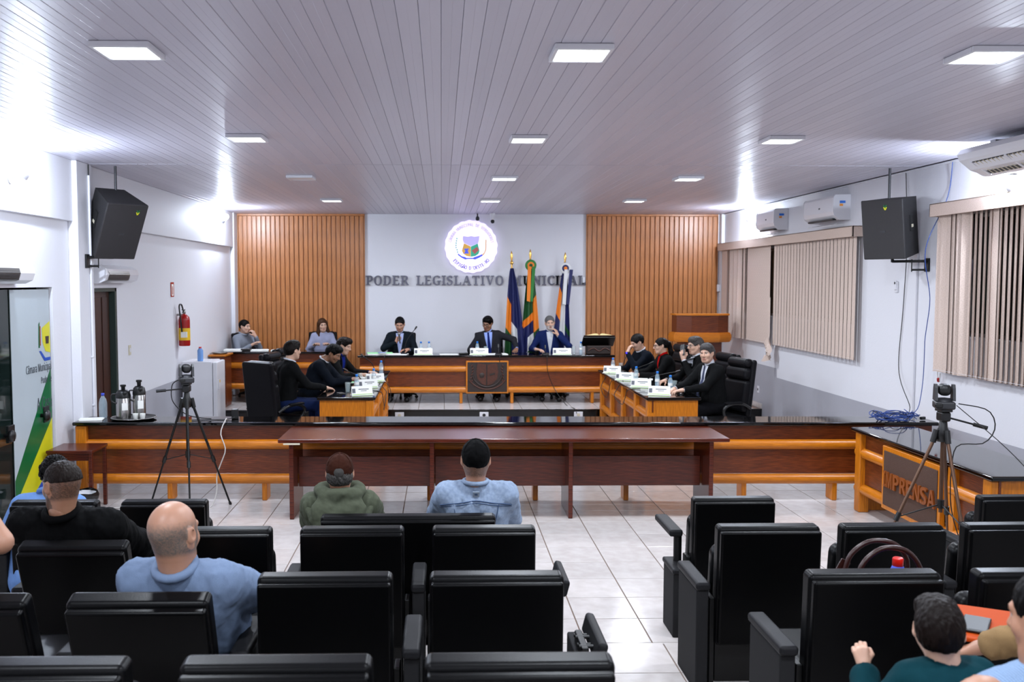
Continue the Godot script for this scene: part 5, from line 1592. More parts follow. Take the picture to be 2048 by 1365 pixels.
func tripod(at: Vector3, feet: Array, top: float, tube_mat: Material, label: String, cam_label: String, cam_turn: float, handle: Vector3) -> void:
	var o := thing("camera_tripod", label, "tripod", at)
	var hub := Vector3(0, top, 0)
	for f in feet:
		var d: Vector3 = f - hub
		var out := Vector3(d.x, 0, d.z).normalized()
		var a := hub + out * 0.045
		var knee := a.lerp(f, 0.55)
		var lg := part(o, "leg", tube([a, knee], 0.0125, 8), tube_mat)
		part(lg, "leg_section", tube([knee, f], 0.009, 8), tube_mat)
		part(lg, "clamp", tube([a.lerp(f, 0.52), a.lerp(f, 0.575)], 0.019, 8), M.black_plastic)
		part(lg, "rubber_foot", tube([a.lerp(f, 0.975), f], 0.014, 8), M.black_plastic)
		part(lg, "brace", tube([Vector3(0, top - 0.50, 0), knee], 0.005, 6), M.black_metal)
		part(lg, "hinge", tube([a + Vector3(0, 0.035, 0), a + (f - a).normalized() * 0.06], 0.021, 8), M.black_plastic)
	part(o, "centre_column", tube([Vector3(0, top - 0.56, 0), Vector3(0, top + 0.06, 0)], 0.014, 8), tube_mat)
	part(o, "column_collar", tube([Vector3(0, top - 0.53, 0), Vector3(0, top - 0.47, 0)], 0.024, 8), M.black_plastic)
	part(o, "hub", lathe([Vector2(0, top - 0.05), Vector2(0.04, top - 0.05), Vector2(0.045, top + 0.02), Vector2(0.03, top + 0.05), Vector2(0.024, top + 0.11), Vector2(0, top + 0.11)], 14), M.black_plastic)
	part(o, "tilt_head", rbox(Vector3(0.07, 0.07, 0.09), 0.015, 2), M.black_plastic, Vector3(0, top + 0.13, 0))
	part(o, "pan_handle", tube([Vector3(0, top + 0.13, 0), handle.lerp(Vector3(0, top + 0.13, 0), 0.4), handle], [0.007, 0.007, 0.007], 7), M.black_metal)
	part(o, "handle_grip", tube([handle.lerp(Vector3(0, top + 0.13, 0), 0.32), handle], 0.014, 8), M.black_plastic)
	part(o, "quick_plate", rbox(Vector3(0.08, 0.02, 0.10), 0.004), M.dark_plastic, Vector3(0, top + 0.175, 0))
	# robotic camera: base, yoke and turning head
	var c := thing("robotic_camera", cam_label, "camera", at + Vector3(0, top + 0.185, 0), cam_turn)
	part(c, "base", rbox(Vector3(0.13, 0.055, 0.14), 0.014, 3), M.grey_plastic, Vector3(0, 0.0275, 0))
	part(c, "collar", lathe([Vector2(0.055, 0.05), Vector2(0.045, 0.075), Vector2(0, 0.08)], 20), M.grey_plastic)
	for s in [-1.0, 1.0]:
		part(c, "yoke", prism(PackedVector2Array([Vector2(-0.05, 0), Vector2(0.05, 0), Vector2(0.035, 0.09), Vector2(0.02, 0.115), Vector2(-0.02, 0.115), Vector2(-0.035, 0.09)]), 0.018), M.grey_plastic, Vector3(s * 0.057 + 0.009, 0.06, 0), Vector3(0, PI / 2, 0))
	var hd := part(c, "head", rbox(Vector3(0.085, 0.085, 0.11), 0.035, 4), M.dark_plastic, Vector3(0, 0.135, 0.005))
	part(hd, "lens", lathe([Vector2(0, 0), Vector2(0.03, 0), Vector2(0.03, 0.03), Vector2(0.024, 0.034), Vector2(0.02, 0.026), Vector2(0, 0.024)], 20), M.black_plastic, Vector3(0, 0, 0.045), Vector3(PI / 2, 0, 0))
	part(c, "connector", rbox(Vector3(0.05, 0.03, 0.04), 0.006), M.black_plastic, Vector3(0.05, 0.03, -0.085))


func build_equipment() -> void:
	loudspeaker(Vector3(-3.42, 2.78, -9.95), 0.85, 0.50, -1.0, "grey loudspeaker tilted down from the wall beside the glass door", LEFT + 0.10, -9.70, 1)
	loudspeaker(Vector3(4.78, 2.745, -9.95), -0.95, 0.15, 1.0, "black loudspeaker with a green mark on the window wall", RIGHT, -9.75, -1)
	tripod(Vector3(-2.42, 0, -8.98), [Vector3(-0.40, 0.0, -0.10), Vector3(0.10, 0.0, 0.33), Vector3(0.36, 0.0, -0.17)], 1.03, M.black_metal, "black camera tripod in front of the counter", "grey robotic camera on the black tripod", PI + 0.4, Vector3(-0.27, 1.14, 0.06))
	tripod(Vector3(3.56, 0, -6.58), [Vector3(-0.50, 0.0, -0.05), Vector3(0.03, 0.0, 0.42), Vector3(0.26, 0.0, -0.34)], 1.09, M.bronze_metal, "bronze camera tripod beside the press desk", "dark robotic camera on the bronze tripod", PI - 0.3, Vector3(0.26, 1.15, 0.10))
	one("camera_cable", "black cable curling from the camera on the bronze tripod", "cable", tube(spline([Vector3(3.62, 1.32, -6.50), Vector3(3.80, 1.28, -6.45), Vector3(3.85, 1.16, -6.44), Vector3(3.78, 1.05, -6.45), Vector3(3.62, 1.02, -6.50), Vector3(3.60, 0.6, -6.52), Vector3(3.74, 0.2, -6.55), Vector3(3.82, 0.01, -6.6)], 40), 0.0042, 6), M.cable_black)
	one("camera_cable", "thin dark cable slanting from the bronze tripod towards the right wall", "cable", tube(spline([Vector3(3.64, 1.30, -6.56), Vector3(3.9, 0.95, -6.2), Vector3(4.1, 0.5, -5.9), Vector3(4.2, 0.01, -5.6)], 24), 0.003, 6), M.cable_black)
	one("camera_cable", "pale cable hanging from the counter beside the black tripod", "cable", tube(spline([Vector3(-2.14, 0.80, -9.40), Vector3(-2.12, 0.82, -9.26), Vector3(-2.15, 0.70, -9.17), Vector3(-2.10, 0.55, -9.14), Vector3(-2.18, 0.3, -9.12), Vector3(-2.22, 0.01, -9.05), Vector3(-2.6, 0.008, -8.8), Vector3(-3.0, 0.008, -8.85), Vector3(-3.3, 0.008, -8.7)], 50), 0.006, 6), M.cable_white)
	one("camera_cable", "black cable drooping between the black tripod and the counter", "cable", tube(spline([Vector3(-2.46, 1.25, -9.06), Vector3(-2.58, 1.20, -9.12), Vector3(-2.62, 1.02, -9.2), Vector3(-2.50, 0.86, -9.3), Vector3(-2.30, 0.805, -9.42)], 26), 0.005, 6), M.cable_black)
	one("floor_cable", "loose pale cable lying on the tiles under the small table", "cable", tube(spline([Vector3(-3.3, 0.008, -8.95), Vector3(-3.05, 0.008, -9.0), Vector3(-2.85, 0.008, -8.85), Vector3(-2.7, 0.008, -8.9), Vector3(-2.5, 0.008, -8.85)], 24), 0.006, 6), M.cable_white)


# ---------------------------------------------------------------- seats for the public
const ROW_Z := [-5.65, -4.60, -3.52, -2.49]
const ROW_Y := [0.0, 0.102, 0.204, 0.306]
const PITCH := 0.655


# Tip-up seat looking to -z; origin on the floor under the rear face of its back.
func seat_chair(row: int, x: float, label: String, recline := 0.05, folded := true, wide := 0.515, arms := [true, false], dz := 0.0, group := "") -> Node3D:
	var o := thing("auditorium_chair", label, "chair", Vector3(x, ROW_Y[row], ROW_Z[row] + dz), 0.0, group)
	var top := 0.85
	var bk := Transform3D(Basis.from_euler(Vector3(recline, 0, 0)), Vector3(0, 0.24, -0.05))
	var sh := part(o, "back_shell", rbox(Vector3(wide - 0.012, 0.585, 0.04), 0.012, 3), M.seat_shell)
	sh.transform = bk * Transform3D(Basis(), Vector3(0, 0.305, 0.03))
	var cu := part(o, "back_cushion", rbox(Vector3(wide, 0.62, 0.085), 0.022, 4), M.seat_leather)
	cu.transform = bk * Transform3D(Basis(), Vector3(0, 0.305, -0.025))
	var seam := part(cu, "piping", tube([Vector3(-wide * 0.46, 0.297, 0.036), Vector3(wide * 0.46, 0.297, 0.036)], 0.004, 6), M.seat_leather)
	seam.position = Vector3.ZERO
	if folded:
		part(o, "seat", rbox(Vector3(wide - 0.02, 0.44, 0.13), 0.055, 5), M.seat_leather, Vector3(0, 0.50, -0.20), Vector3(0.12, 0, 0))
	else:
		part(o, "seat", rbox(Vector3(wide - 0.02, 0.13, 0.46), 0.055, 5), M.seat_leather, Vector3(0, 0.385, -0.33))
	for s in [-1.0, 1.0]:
		part(o, "hinge_bracket", rbox(Vector3(0.028, 0.46, 0.10), 0.006), M.black_metal, Vector3(s * (wide * 0.5 + 0.012), 0.25, -0.10))
	part(o, "under_frame", boxes_mesh([[-wide * 0.48, wide * 0.48, 0.03, 0.26, -0.14, -0.08]], 0.006), M.black_metal)
	for s in 2:
		if not arms[s]:
			continue
		var ax := (wide * 0.5 + 0.07) * (-1.0 if s == 0 else 1.0)
		var pd := part(o, "pedestal", rbox(Vector3(0.062, 0.53, 0.36), 0.008, 2), M.pedestal, Vector3(ax, 0.265, -0.20))
		part(pd, "armrest", rbox(Vector3(0.075, 0.042, 0.40), 0.016, 3), M.arm_pad, Vector3(0, 0.285, 0.0))
	return o


func build_seats() -> void:
	var cols := [0.21, -0.445, -1.10, -1.755, -2.41]
	var lab := {
		"1_0": "empty black chair behind the denim-jacketed man, armrest tipped open on the aisle",
		"1_1": "empty black auditorium chair behind the left half of the double seat",
		"1_2": "empty black auditorium chair in front of the bald man's right shoulder",
		"1_3": "black auditorium chair leaned back by the man in a black shirt",
		"2_0": "empty black auditorium chair with a broken open armrest hinge on the aisle",
		"2_1": "empty black auditorium chair beside the bald man",
		"2_2": "black auditorium chair leaned back by the bald man in a blue polo",
		"2_3": "black auditorium chair of the person in a pink sleeve",
		"3_0": "black auditorium chair, only its top edge showing, last row beside the aisle",
		"3_1": "black auditorium chair, only its top edge showing, last row behind the empty seats",
		"3_2": "black auditorium chair, only its top edge showing, last row behind the bald man",
	}
	for r in [1, 2, 3]:
		for c in 4:
			if r == 3 and c == 3:
				continue
			var who: bool = (r == 1 and c == 3) or (r == 2 and c >= 2)
			var arms := [true, c == 0 and r == 3]
			seat_chair(r, cols[c], lab["%d_%d" % [r, c]], 0.33 if who else (0.10 if r == 3 else 0.045), not who, 0.515, arms)
	# wide seat for two, in front
	seat_chair(0, 0.0, "wide double black auditorium seat shared by two men in caps", 0.06, false, 0.99, [false, false], 0.39).position.x = -0.19
	seat_chair(0, -2.33, "black auditorium chair in front of the man in a black shirt", 0.06, false, 0.515, [true, true])
	seat_chair(0, -1.675, "empty black auditorium chair in the first row, its armrest showing past a black sleeve", 0.06, true, 0.515, [false, true])
	# aisle arms of the left block, tipped open
	for r in [1, 2]:
		var o := thing("folding_armrest", "tipped-open black armrest with hinge on the aisle, %s" % ("behind the man in a denim jacket" if r == 1 else "with its metal hinge bare"), "armrest", Vector3(cols[0] + PITCH * 0.5 + 0.02, ROW_Y[r], ROW_Z[r] - 0.20))
		part(o, "pedestal", rbox(Vector3(0.062, 0.50, 0.34), 0.008, 2), M.pedestal, Vector3(0, 0.25, 0))
		part(o, "pad", rbox(Vector3(0.04, 0.085, 0.36), 0.016, 3), M.arm_pad, Vector3(0.055, 0.545, 0.02), Vector3(0, 0, -0.25))
		var hg := part(o, "hinge", rbox(Vector3(0.03, 0.06, 0.20), 0.006), M.black_metal, Vector3(0.0, 0.52, 0.04))
		for k in 4:
			part(hg, "hinge_pin", tube([Vector3(-0.02, 0.012 + 0.012 * (k % 2), -0.08 + 0.05 * k), Vector3(0.035, 0.012 + 0.012 * (k % 2), -0.08 + 0.05 * k)], 0.008, 8), M.dark_plastic)
	# right block
	var a := seat_chair(0, 1.785, "empty black auditorium chair at the front of the right block, with a raised armrest", 0.05, true, 0.50, [false, false])
	part(a, "pedestal", rbox(Vector3(0.07, 0.40, 0.26), 0.008, 2), M.pedestal, Vector3(-0.34, 0.20, -0.10))
	part(a, "pedestal_cap", rbox(Vector3(0.085, 0.035, 0.29), 0.014, 3), M.arm_pad, Vector3(-0.34, 0.412, -0.10))
	part(a, "arm_post", tube([Vector3(-0.31, 0.41, -0.14), Vector3(-0.305, 0.60, -0.16)], 0.026, 8), M.black_metal)
	part(a, "raised_armrest", rbox(Vector3(0.085, 0.045, 0.42), 0.016, 3), M.arm_pad, Vector3(-0.335, 0.62, -0.28))
	seat_chair(0, 3.56, "empty black auditorium chair at the front of the right block, beside the press desk", 0.05, true, 0.50, [true, false])
	seat_chair(1, 1.635, "empty black auditorium chair of the right block on the aisle, with a side panel", 0.05, true)
	seat_chair(1, 2.26, "empty black auditorium chair of the right block, behind the bronze tripod", 0.05, true)
	seat_chair(1, 2.885, "empty black auditorium chair of the right block, two seats from the aisle", 0.05, true)
	seat_chair(2, 1.665, "black auditorium chair of the right block holding a brown handbag", 0.06, false)
	seat_chair(2, 2.32, "black auditorium chair of the right block beside the handbag chair", 0.06, true)
	seat_chair(3, 1.36, "black auditorium chair of the adult holding a child", 0.20, false, 0.515, [true, false], 0.30)
	seat_chair(3, 2.30, "black auditorium chair of the person in a beige sleeve", 0.12, false)
	# handbag with a red-capped bottle
	var z: float = ROW_Z[2] - 0.34
	var bg := thing("handbag", "brown leather handbag with looped handles on a black chair", "handbag", Vector3(1.83, ROW_Y[2] + 0.45, z))
	part(bg, "bag_body", rbox(Vector3(0.36, 0.27, 0.20), 0.06, 4), M.brown_leather, Vector3(0, 0.135, 0))
	part(bg, "flap", rbox(Vector3(0.33, 0.04, 0.17), 0.018, 3), M.brown_leather, Vector3(0, 0.265, 0))
	for s in [-1.0, 1.0]:
		part(bg, "handle", tube(spline([Vector3(-0.12, 0.26, s * 0.06), Vector3(-0.09, 0.36, s * 0.06), Vector3(-0.01, 0.42, s * 0.055), Vector3(0.09, 0.41, s * 0.05), Vector3(0.15, 0.34, s * 0.055), Vector3(0.15, 0.25, s * 0.06)], 22), 0.011, 8), M.brown_leather)
		part(bg, "strap_tab", rbox(Vector3(0.045, 0.12, 0.008), 0.003), M.brown_leather, Vector3(-0.13, 0.28, s * 0.075), Vector3(0, 0, -0.5))
		part(bg, "buckle", lathe([Vector2(0.012, 0), Vector2(0.012, 0.005), Vector2(0, 0.006)], 12), M.gold_metal, Vector3(-0.12, 0.29, s * 0.082), Vector3(PI / 2 * s, 0, 0))
	var rb := thing("red_capped_bottle", "blue bottle with a red cap standing in the handbag", "bottle", Vector3(1.90, ROW_Y[2] + 0.665, z + 0.03))
	part(rb, "body", lathe([Vector2(0, 0), Vector2(0.03, 0), Vector2(0.032, 0.10), Vector2(0.02, 0.13), Vector2(0, 0.13)], 16), M.paper_blue)
	part(rb, "cap", lathe([Vector2(0, 0.125), Vector2(0.022, 0.125), Vector2(0.022, 0.155), Vector2(0.018, 0.16), Vector2(0, 0.16)], 16), M.cap_red)
	# writing tablet with a phone in front of the adult
	var tb := thing("writing_tablet", "orange-edged writing tablet folded out before the seated adult", "tablet arm", Vector3(1.90, ROW_Y[3] + 0.68, -3.16), 0.0)
	part(tb, "board", rbox(Vector3(0.30, 0.016, 0.36), 0.006, 2), M.orange_board, Vector3.ZERO, Vector3(0, -0.5, 0))
	part(tb, "support_arm", tube([Vector3(0.1, -0.005, 0.05), Vector3(0.22, -0.10, 0.22), Vector3(0.26, -0.38, 0.30)], 0.012, 8), M.black_metal)
	var ph := thing("phone", "black phone in a case lying on the orange writing tablet", "phone", Vector3(1.835, ROW_Y[3] + 0.689, -3.14), -0.6)
	part(ph, "body", rbox(Vector3(0.085, 0.011, 0.165), 0.005, 2), M.black_plastic, Vector3(0, 0.0055, 0))
	part(ph, "screen_glass", rbox(Vector3(0.074, 0.001, 0.15), 0.0004), M.dark_plastic, Vector3(0, 0.0115, 0))


# ---------------------------------------------------------------- people
# A scalar field on a grid: tapered capsules and ellipsoids joined by a smooth minimum, then meshed as surface nets.
class Field:
	var o: Vector3
	var h: float
	var nx: int
	var ny: int
	var nz: int
	var a := PackedFloat32Array()

	func _init(lo: Vector3, hi: Vector3, cell: float) -> void:
		o = lo
		h = cell
		nx = int((hi.x - lo.x) / cell) + 2
		ny = int((hi.y - lo.y) / cell) + 2
		nz = int((hi.z - lo.z) / cell) + 2
		a.resize(nx * ny * nz)
		a.fill(1000.0)

	func cap(p: Vector3, q: Vector3, r0: float, r1: float, k: float) -> void:
		var m := maxf(r0, r1) + k + 2.0 * h
		var x0 := maxi(int((minf(p.x, q.x) - m - o.x) / h), 0)
		var x1 := mini(int((maxf(p.x, q.x) + m - o.x) / h) + 1, nx - 1)
		var y0 := maxi(int((minf(p.y, q.y) - m - o.y) / h), 0)
		var y1 := mini(int((maxf(p.y, q.y) + m - o.y) / h) + 1, ny - 1)
		var z0 := maxi(int((minf(p.z, q.z) - m - o.z) / h), 0)
		var z1 := mini(int((maxf(p.z, q.z) + m - o.z) / h) + 1, nz - 1)
		var b := q - p
		var inv := 1.0 / maxf(b.length_squared(), 1e-9)
		var dr := r1 - r0
		for z in range(z0, z1 + 1):
			var pz := o.z + z * h - p.z
			for y in range(y0, y1 + 1):
				var py := o.y + y * h - p.y
				var c0 := py * b.y + pz * b.z
				var i := (z * ny + y) * nx + x0
				for x in range(x0, x1 + 1):
					var px := o.x + x * h - p.x
					var t := clampf((px * b.x + c0) * inv, 0.0, 1.0)
					var ex := px - b.x * t
					var ey := py - b.y * t
					var ez := pz - b.z * t
					var d := sqrt(ex * ex + ey * ey + ez * ez) - r0 - dr * t
					var e := a[i]
					var w := k - absf(d - e)
					a[i] = minf(d, e) - (w * w * 0.25 / k if w > 0.0 else 0.0)
					i += 1

	# ellipsoid with its own axes; cut = true takes it away
	func ell(c: Vector3, r: Vector3, B: Basis, k: float, cut := false) -> void:
		var big := maxf(r.x, maxf(r.y, r.z)) + k + 2.0 * h
		var x0 := maxi(int((c.x - big - o.x) / h), 0)
		var x1 := mini(int((c.x + big - o.x) / h) + 1, nx - 1)
		var y0 := maxi(int((c.y - big - o.y) / h), 0)
		var y1 := mini(int((c.y + big - o.y) / h) + 1, ny - 1)
		var z0 := maxi(int((c.z - big - o.z) / h), 0)
		var z1 := mini(int((c.z + big - o.z) / h) + 1, nz - 1)
		var ux := B.x / r.x
		var uy := B.y / r.y
		var uz := B.z / r.z
		var small := minf(r.x, minf(r.y, r.z))
		for z in range(z0, z1 + 1):
			for y in range(y0, y1 + 1):
				var i := (z * ny + y) * nx + x0
				var p := Vector3(o.x + x0 * h, o.y + y * h, o.z + z * h) - c
				for x in range(x0, x1 + 1):
					var qx := p.dot(ux)
					var qy := p.dot(uy)
					var qz := p.dot(uz)
					var k0 := sqrt(qx * qx + qy * qy + qz * qz)
					var gx := qx / r.x
					var gy := qy / r.y
					var gz := qz / r.z
					var k1 := sqrt(gx * gx + gy * gy + gz * gz)
					var d := k0 * (k0 - 1.0) / k1 if k1 > 1e-4 else -small
					var e := a[i]
					if cut:
						if e < 500.0:
							d = -d
							var w := k - absf(d - e)
							a[i] = maxf(d, e) + (w * w * 0.25 / k if w > 0.0 else 0.0)
					else:
						var w := k - absf(d - e)
						a[i] = minf(d, e) - (w * w * 0.25 / k if w > 0.0 else 0.0)
					p.x += h
					i += 1

	func at(p: Vector3) -> float:
		var q := (p - o) / h
		var x := clampi(int(q.x), 0, nx - 2)
		var y := clampi(int(q.y), 0, ny - 2)
		var z := clampi(int(q.z), 0, nz - 2)
		var f := q - Vector3(x, y, z)
		var i := (z * ny + y) * nx + x
		var s := nx * ny
		return lerpf(lerpf(lerpf(a[i], a[i + 1], f.x), lerpf(a[i + nx], a[i + nx + 1], f.x), f.y), lerpf(lerpf(a[i + s], a[i + s + 1], f.x), lerpf(a[i + s + nx], a[i + s + nx + 1], f.x), f.y), f.z)

	# first point of the surface met from p + d * reach going back along d
	func touch(p: Vector3, d: Vector3, reach := 0.30) -> Vector3:
		var t := reach
		while t > -0.05:
			var v := at(p + d * t)
			if v < 0.0015:
				break
			t -= clampf(v * 0.7, 0.002, 0.02) if v < 500.0 else 0.02
		return p + d * t

	# keep only the side of a plane that n points away from
	func slice(p: Vector3, n: Vector3) -> void:
		var i := 0
		for z in nz:
			for y in ny:
				var q := Vector3(o.x, o.y + y * h, o.z + z * h) - p
				var d := q.dot(n)
				for x in nx:
					if a[i] < 500.0:
						a[i] = maxf(a[i], d)
					d += h * n.x
					i += 1


class Geo:
	var v := PackedVector3Array()
	var n := PackedVector3Array()
	var c := PackedColorArray()
	var ix := PackedInt32Array()

	func take(f: Field) -> Vector2i:
		var first := v.size()
		var id := PackedInt32Array()
		id.resize(f.a.size())
		id.fill(-1)
		var nx := f.nx
		var sxy := f.nx * f.ny
		var h := f.h
		var lim := 1.9 * h
		var a := f.a
		for z in f.nz - 1:
			for y in f.ny - 1:
				var i := (z * f.ny + y) * nx - 1
				for x in f.nx - 1:
					i += 1
					var v0 := a[i]
					if v0 > lim or v0 < -lim:
						continue
					var v1 := a[i + 1]
					var v2 := a[i + nx]
					var v3 := a[i + nx + 1]
					var v4 := a[i + sxy]
					var v5 := a[i + sxy + 1]
					var v6 := a[i + sxy + nx]
					var v7 := a[i + sxy + nx + 1]
					var lo := minf(minf(minf(v0, v1), minf(v2, v3)), minf(minf(v4, v5), minf(v6, v7)))
					var hi := maxf(maxf(maxf(v0, v1), maxf(v2, v3)), maxf(maxf(v4, v5), maxf(v6, v7)))
					if lo >= 0.0 or hi < 0.0:
						continue
					var g := Vector3(v1 + v3 + v5 + v7 - v0 - v2 - v4 - v6, v2 + v3 + v6 + v7 - v0 - v1 - v4 - v5, v4 + v5 + v6 + v7 - v0 - v1 - v2 - v3) / (4.0 * h)
					var m := (v0 + v1 + v2 + v3 + v4 + v5 + v6 + v7) * 0.125
					var g2 := maxf(g.length_squared(), 0.05)
					var off := (-g * (m / g2)).clamp(Vector3(-h, -h, -h) * 0.5, Vector3(h, h, h) * 0.5)
					id[i] = v.size()
					v.append(f.o + Vector3(x + 0.5, y + 0.5, z + 0.5) * h + off)
					n.append(g.normalized())
					# faces across the three edges that start at this corner
					var inside := v0 < 0.0
					if y > 0 and z > 0 and inside != (v1 < 0.0):
						face(id[i], id[i - nx], id[i - nx - sxy], id[i - sxy], inside)
					if x > 0 and z > 0 and inside != (v2 < 0.0):
						face(id[i], id[i - sxy], id[i - 1 - sxy], id[i - 1], inside)
					if x > 0 and y > 0 and inside != (v4 < 0.0):
						face(id[i], id[i - 1], id[i - 1 - nx], id[i - nx], inside)
		return Vector2i(first, v.size())

	func face(p: int, q: int, r: int, s: int, flip: bool) -> void:
		if p < 0 or q < 0 or r < 0 or s < 0:
			return
		if flip:
			ix.append_array(PackedInt32Array([p, r, q, p, s, r]))
		else:
			ix.append_array(PackedInt32Array([p, q, r, p, r, s]))

	func mesh() -> ArrayMesh:
		var arr := []
		arr.resize(Mesh.ARRAY_MAX)
		arr[Mesh.ARRAY_VERTEX] = v
		arr[Mesh.ARRAY_NORMAL] = n
		if c.size() == v.size():
			arr[Mesh.ARRAY_COLOR] = c
		arr[Mesh.ARRAY_INDEX] = ix
		var m := ArrayMesh.new()
		m.add_surface_from_arrays(Mesh.PRIMITIVE_TRIANGLES, arr)
		return m


# soft folds of cloth: pushes the points of a mesh in and out along their normals
func wrinkle(g: Geo, amp: float, freq: Vector3, sd := 0.0) -> void:
	var e := 0.004
	for i in g.v.size():
		var p := g.v[i] * freq + Vector3(sd, sd * 1.7, sd * 0.3)
		var f0 := fnoise.get_noise_3dv(p)
		var gx := fnoise.get_noise_3dv(p + Vector3(e * freq.x, 0, 0)) - f0
		var gy := fnoise.get_noise_3dv(p + Vector3(0, e * freq.y, 0)) - f0
		var gz := fnoise.get_noise_3dv(p + Vector3(0, 0, e * freq.z)) - f0
		var n := g.n[i]
		g.v[i] += n * (f0 * amp)
		g.n[i] = (n - Vector3(gx, gy, gz) * (amp / e)).normalized()


func cloth_mat(called: String, color: Color, rough := 0.85, weave := true) -> StandardMaterial3D:
	if M.has(called):
		return M[called]
	var m := mk(called, color, rough)
	if weave:
		m.albedo_texture = cloth_tex()
		m.uv1_triplanar = true
		m.uv1_scale = Vector3(9, 9, 9)
	m.metallic_specular = 0.2
	m.rim_enabled = color.get_luminance() > 0.2
	m.rim = 0.12
	m.rim_tint = 0.6
	return m


func cloth_tex() -> Texture2D:
	if not M.has("cloth_noise"):
		M.cloth_noise = noise_tex(0.06, Color(0.86, 0.86, 0.86), Color(1, 1, 1), 71, 4)
	return M.cloth_noise


func skin_mat() -> StandardMaterial3D:
	if not M.has("skin"):
		var m := mk("skin", Color.WHITE, 0.45)
		m.vertex_color_use_as_albedo = true
		m.subsurf_scatter_enabled = true
		m.subsurf_scatter_strength = 0.08
	return M.skin


func hair_mat(color: Color, rough := 0.5) -> StandardMaterial3D:
	var key := "hair_%s" % color.to_html()
	if M.has(key):
		return M[key]
	var m := mk(key, color, rough)
	m.resource_name = "hair"
	m.metallic_specular = 0.22
	if not M.has("hair_noise"):
		M.hair_noise = noise_tex(0.05, Color(0.55, 0.55, 0.55), Color(1, 1, 1), 77, 4)
	m.albedo_texture = M.hair_noise
	m.uv1_triplanar = true
	m.uv1_scale = Vector3(30, 6, 30)
	return m


# two-bone reach: elbow between shoulder and wrist, bent towards a hint
func elbow_of(s: Vector3, w: Vector3, l1: float, l2: float, hint: Vector3) -> Vector3:
	var d := w - s
	var L := clampf(d.length(), 0.05, (l1 + l2) * 0.995)
	var u := d.normalized()
	var x := (l1 * l1 - l2 * l2 + L * L) / (2.0 * L)
	var y := sqrt(maxf(l1 * l1 - x * x, 0.0))
	var side := (hint - u * hint.dot(u)).normalized()
	return s + u * x + side * y


# A hand with a palm, four jointed fingers of unequal length and a thumb at the side of the palm.
func add_hand(g: Geo, w: Vector3, dir: Vector3, palm: Vector3, thumb_side: Vector3, curl: float, cell: float, s: float) -> void:
	dir = dir.normalized()
	palm = (palm - dir * palm.dot(dir)).normalized()
	var lat := dir.cross(palm).normalized()
	if lat.dot(thumb_side) < 0:
		lat = -lat
	var f := Field.new(w - Vector3.ONE * 0.21 * s, w + Vector3.ONE * 0.21 * s, cell)
	f.cap(w - dir * 0.02 * s, w + dir * 0.02 * s, 0.024 * s, 0.024 * s, 0.01 * s)
	for i in 4:
		var kn: Vector3 = w + (dir * [0.086, 0.09, 0.086, 0.078][i] + lat * [0.029, 0.010, -0.010, -0.028][i]) * s
		f.cap(w + lat * (0.012 - 0.008 * i) * s, kn, 0.019 * s, 0.0125 * s, 0.012 * s)
	for i in 4:
		var p: Vector3 = w + (dir * [0.086, 0.09, 0.086, 0.078][i] + lat * [0.029, 0.010, -0.010, -0.028][i]) * s
		var l: float = [0.072, 0.080, 0.074, 0.058][i] * s
		var an := 0.0
		for j in 3:
			an += curl * [0.75, 1.0, 0.8][j] + 0.06 * i * curl
			var q: Vector3 = p + (dir * cos(an) + palm * sin(an) + lat * 0.05 * (1.5 - i)) * (l * [0.46, 0.30, 0.24][j])
			f.cap(p, q, (0.0098 - 0.0008 * j) * s, (0.0092 - 0.001 * j) * s, 0.003 * s)
			p = q
	var t0 := w + (dir * 0.028 + lat * 0.022 + palm * 0.006) * s
	var t1 := t0 + (dir * 0.55 + lat * 0.68 + palm * 0.35).normalized() * 0.042 * s
	var t2 := t1 + (dir * 0.85 + lat * (0.35 - 0.4 * curl) + palm * (0.3 + 0.5 * curl)).normalized() * 0.034 * s
	f.cap(t0, t1, 0.0155 * s, 0.012 * s, 0.012 * s)
	f.cap(t1, t2, 0.0115 * s, 0.0095 * s, 0.004 * s)
	g.take(f)


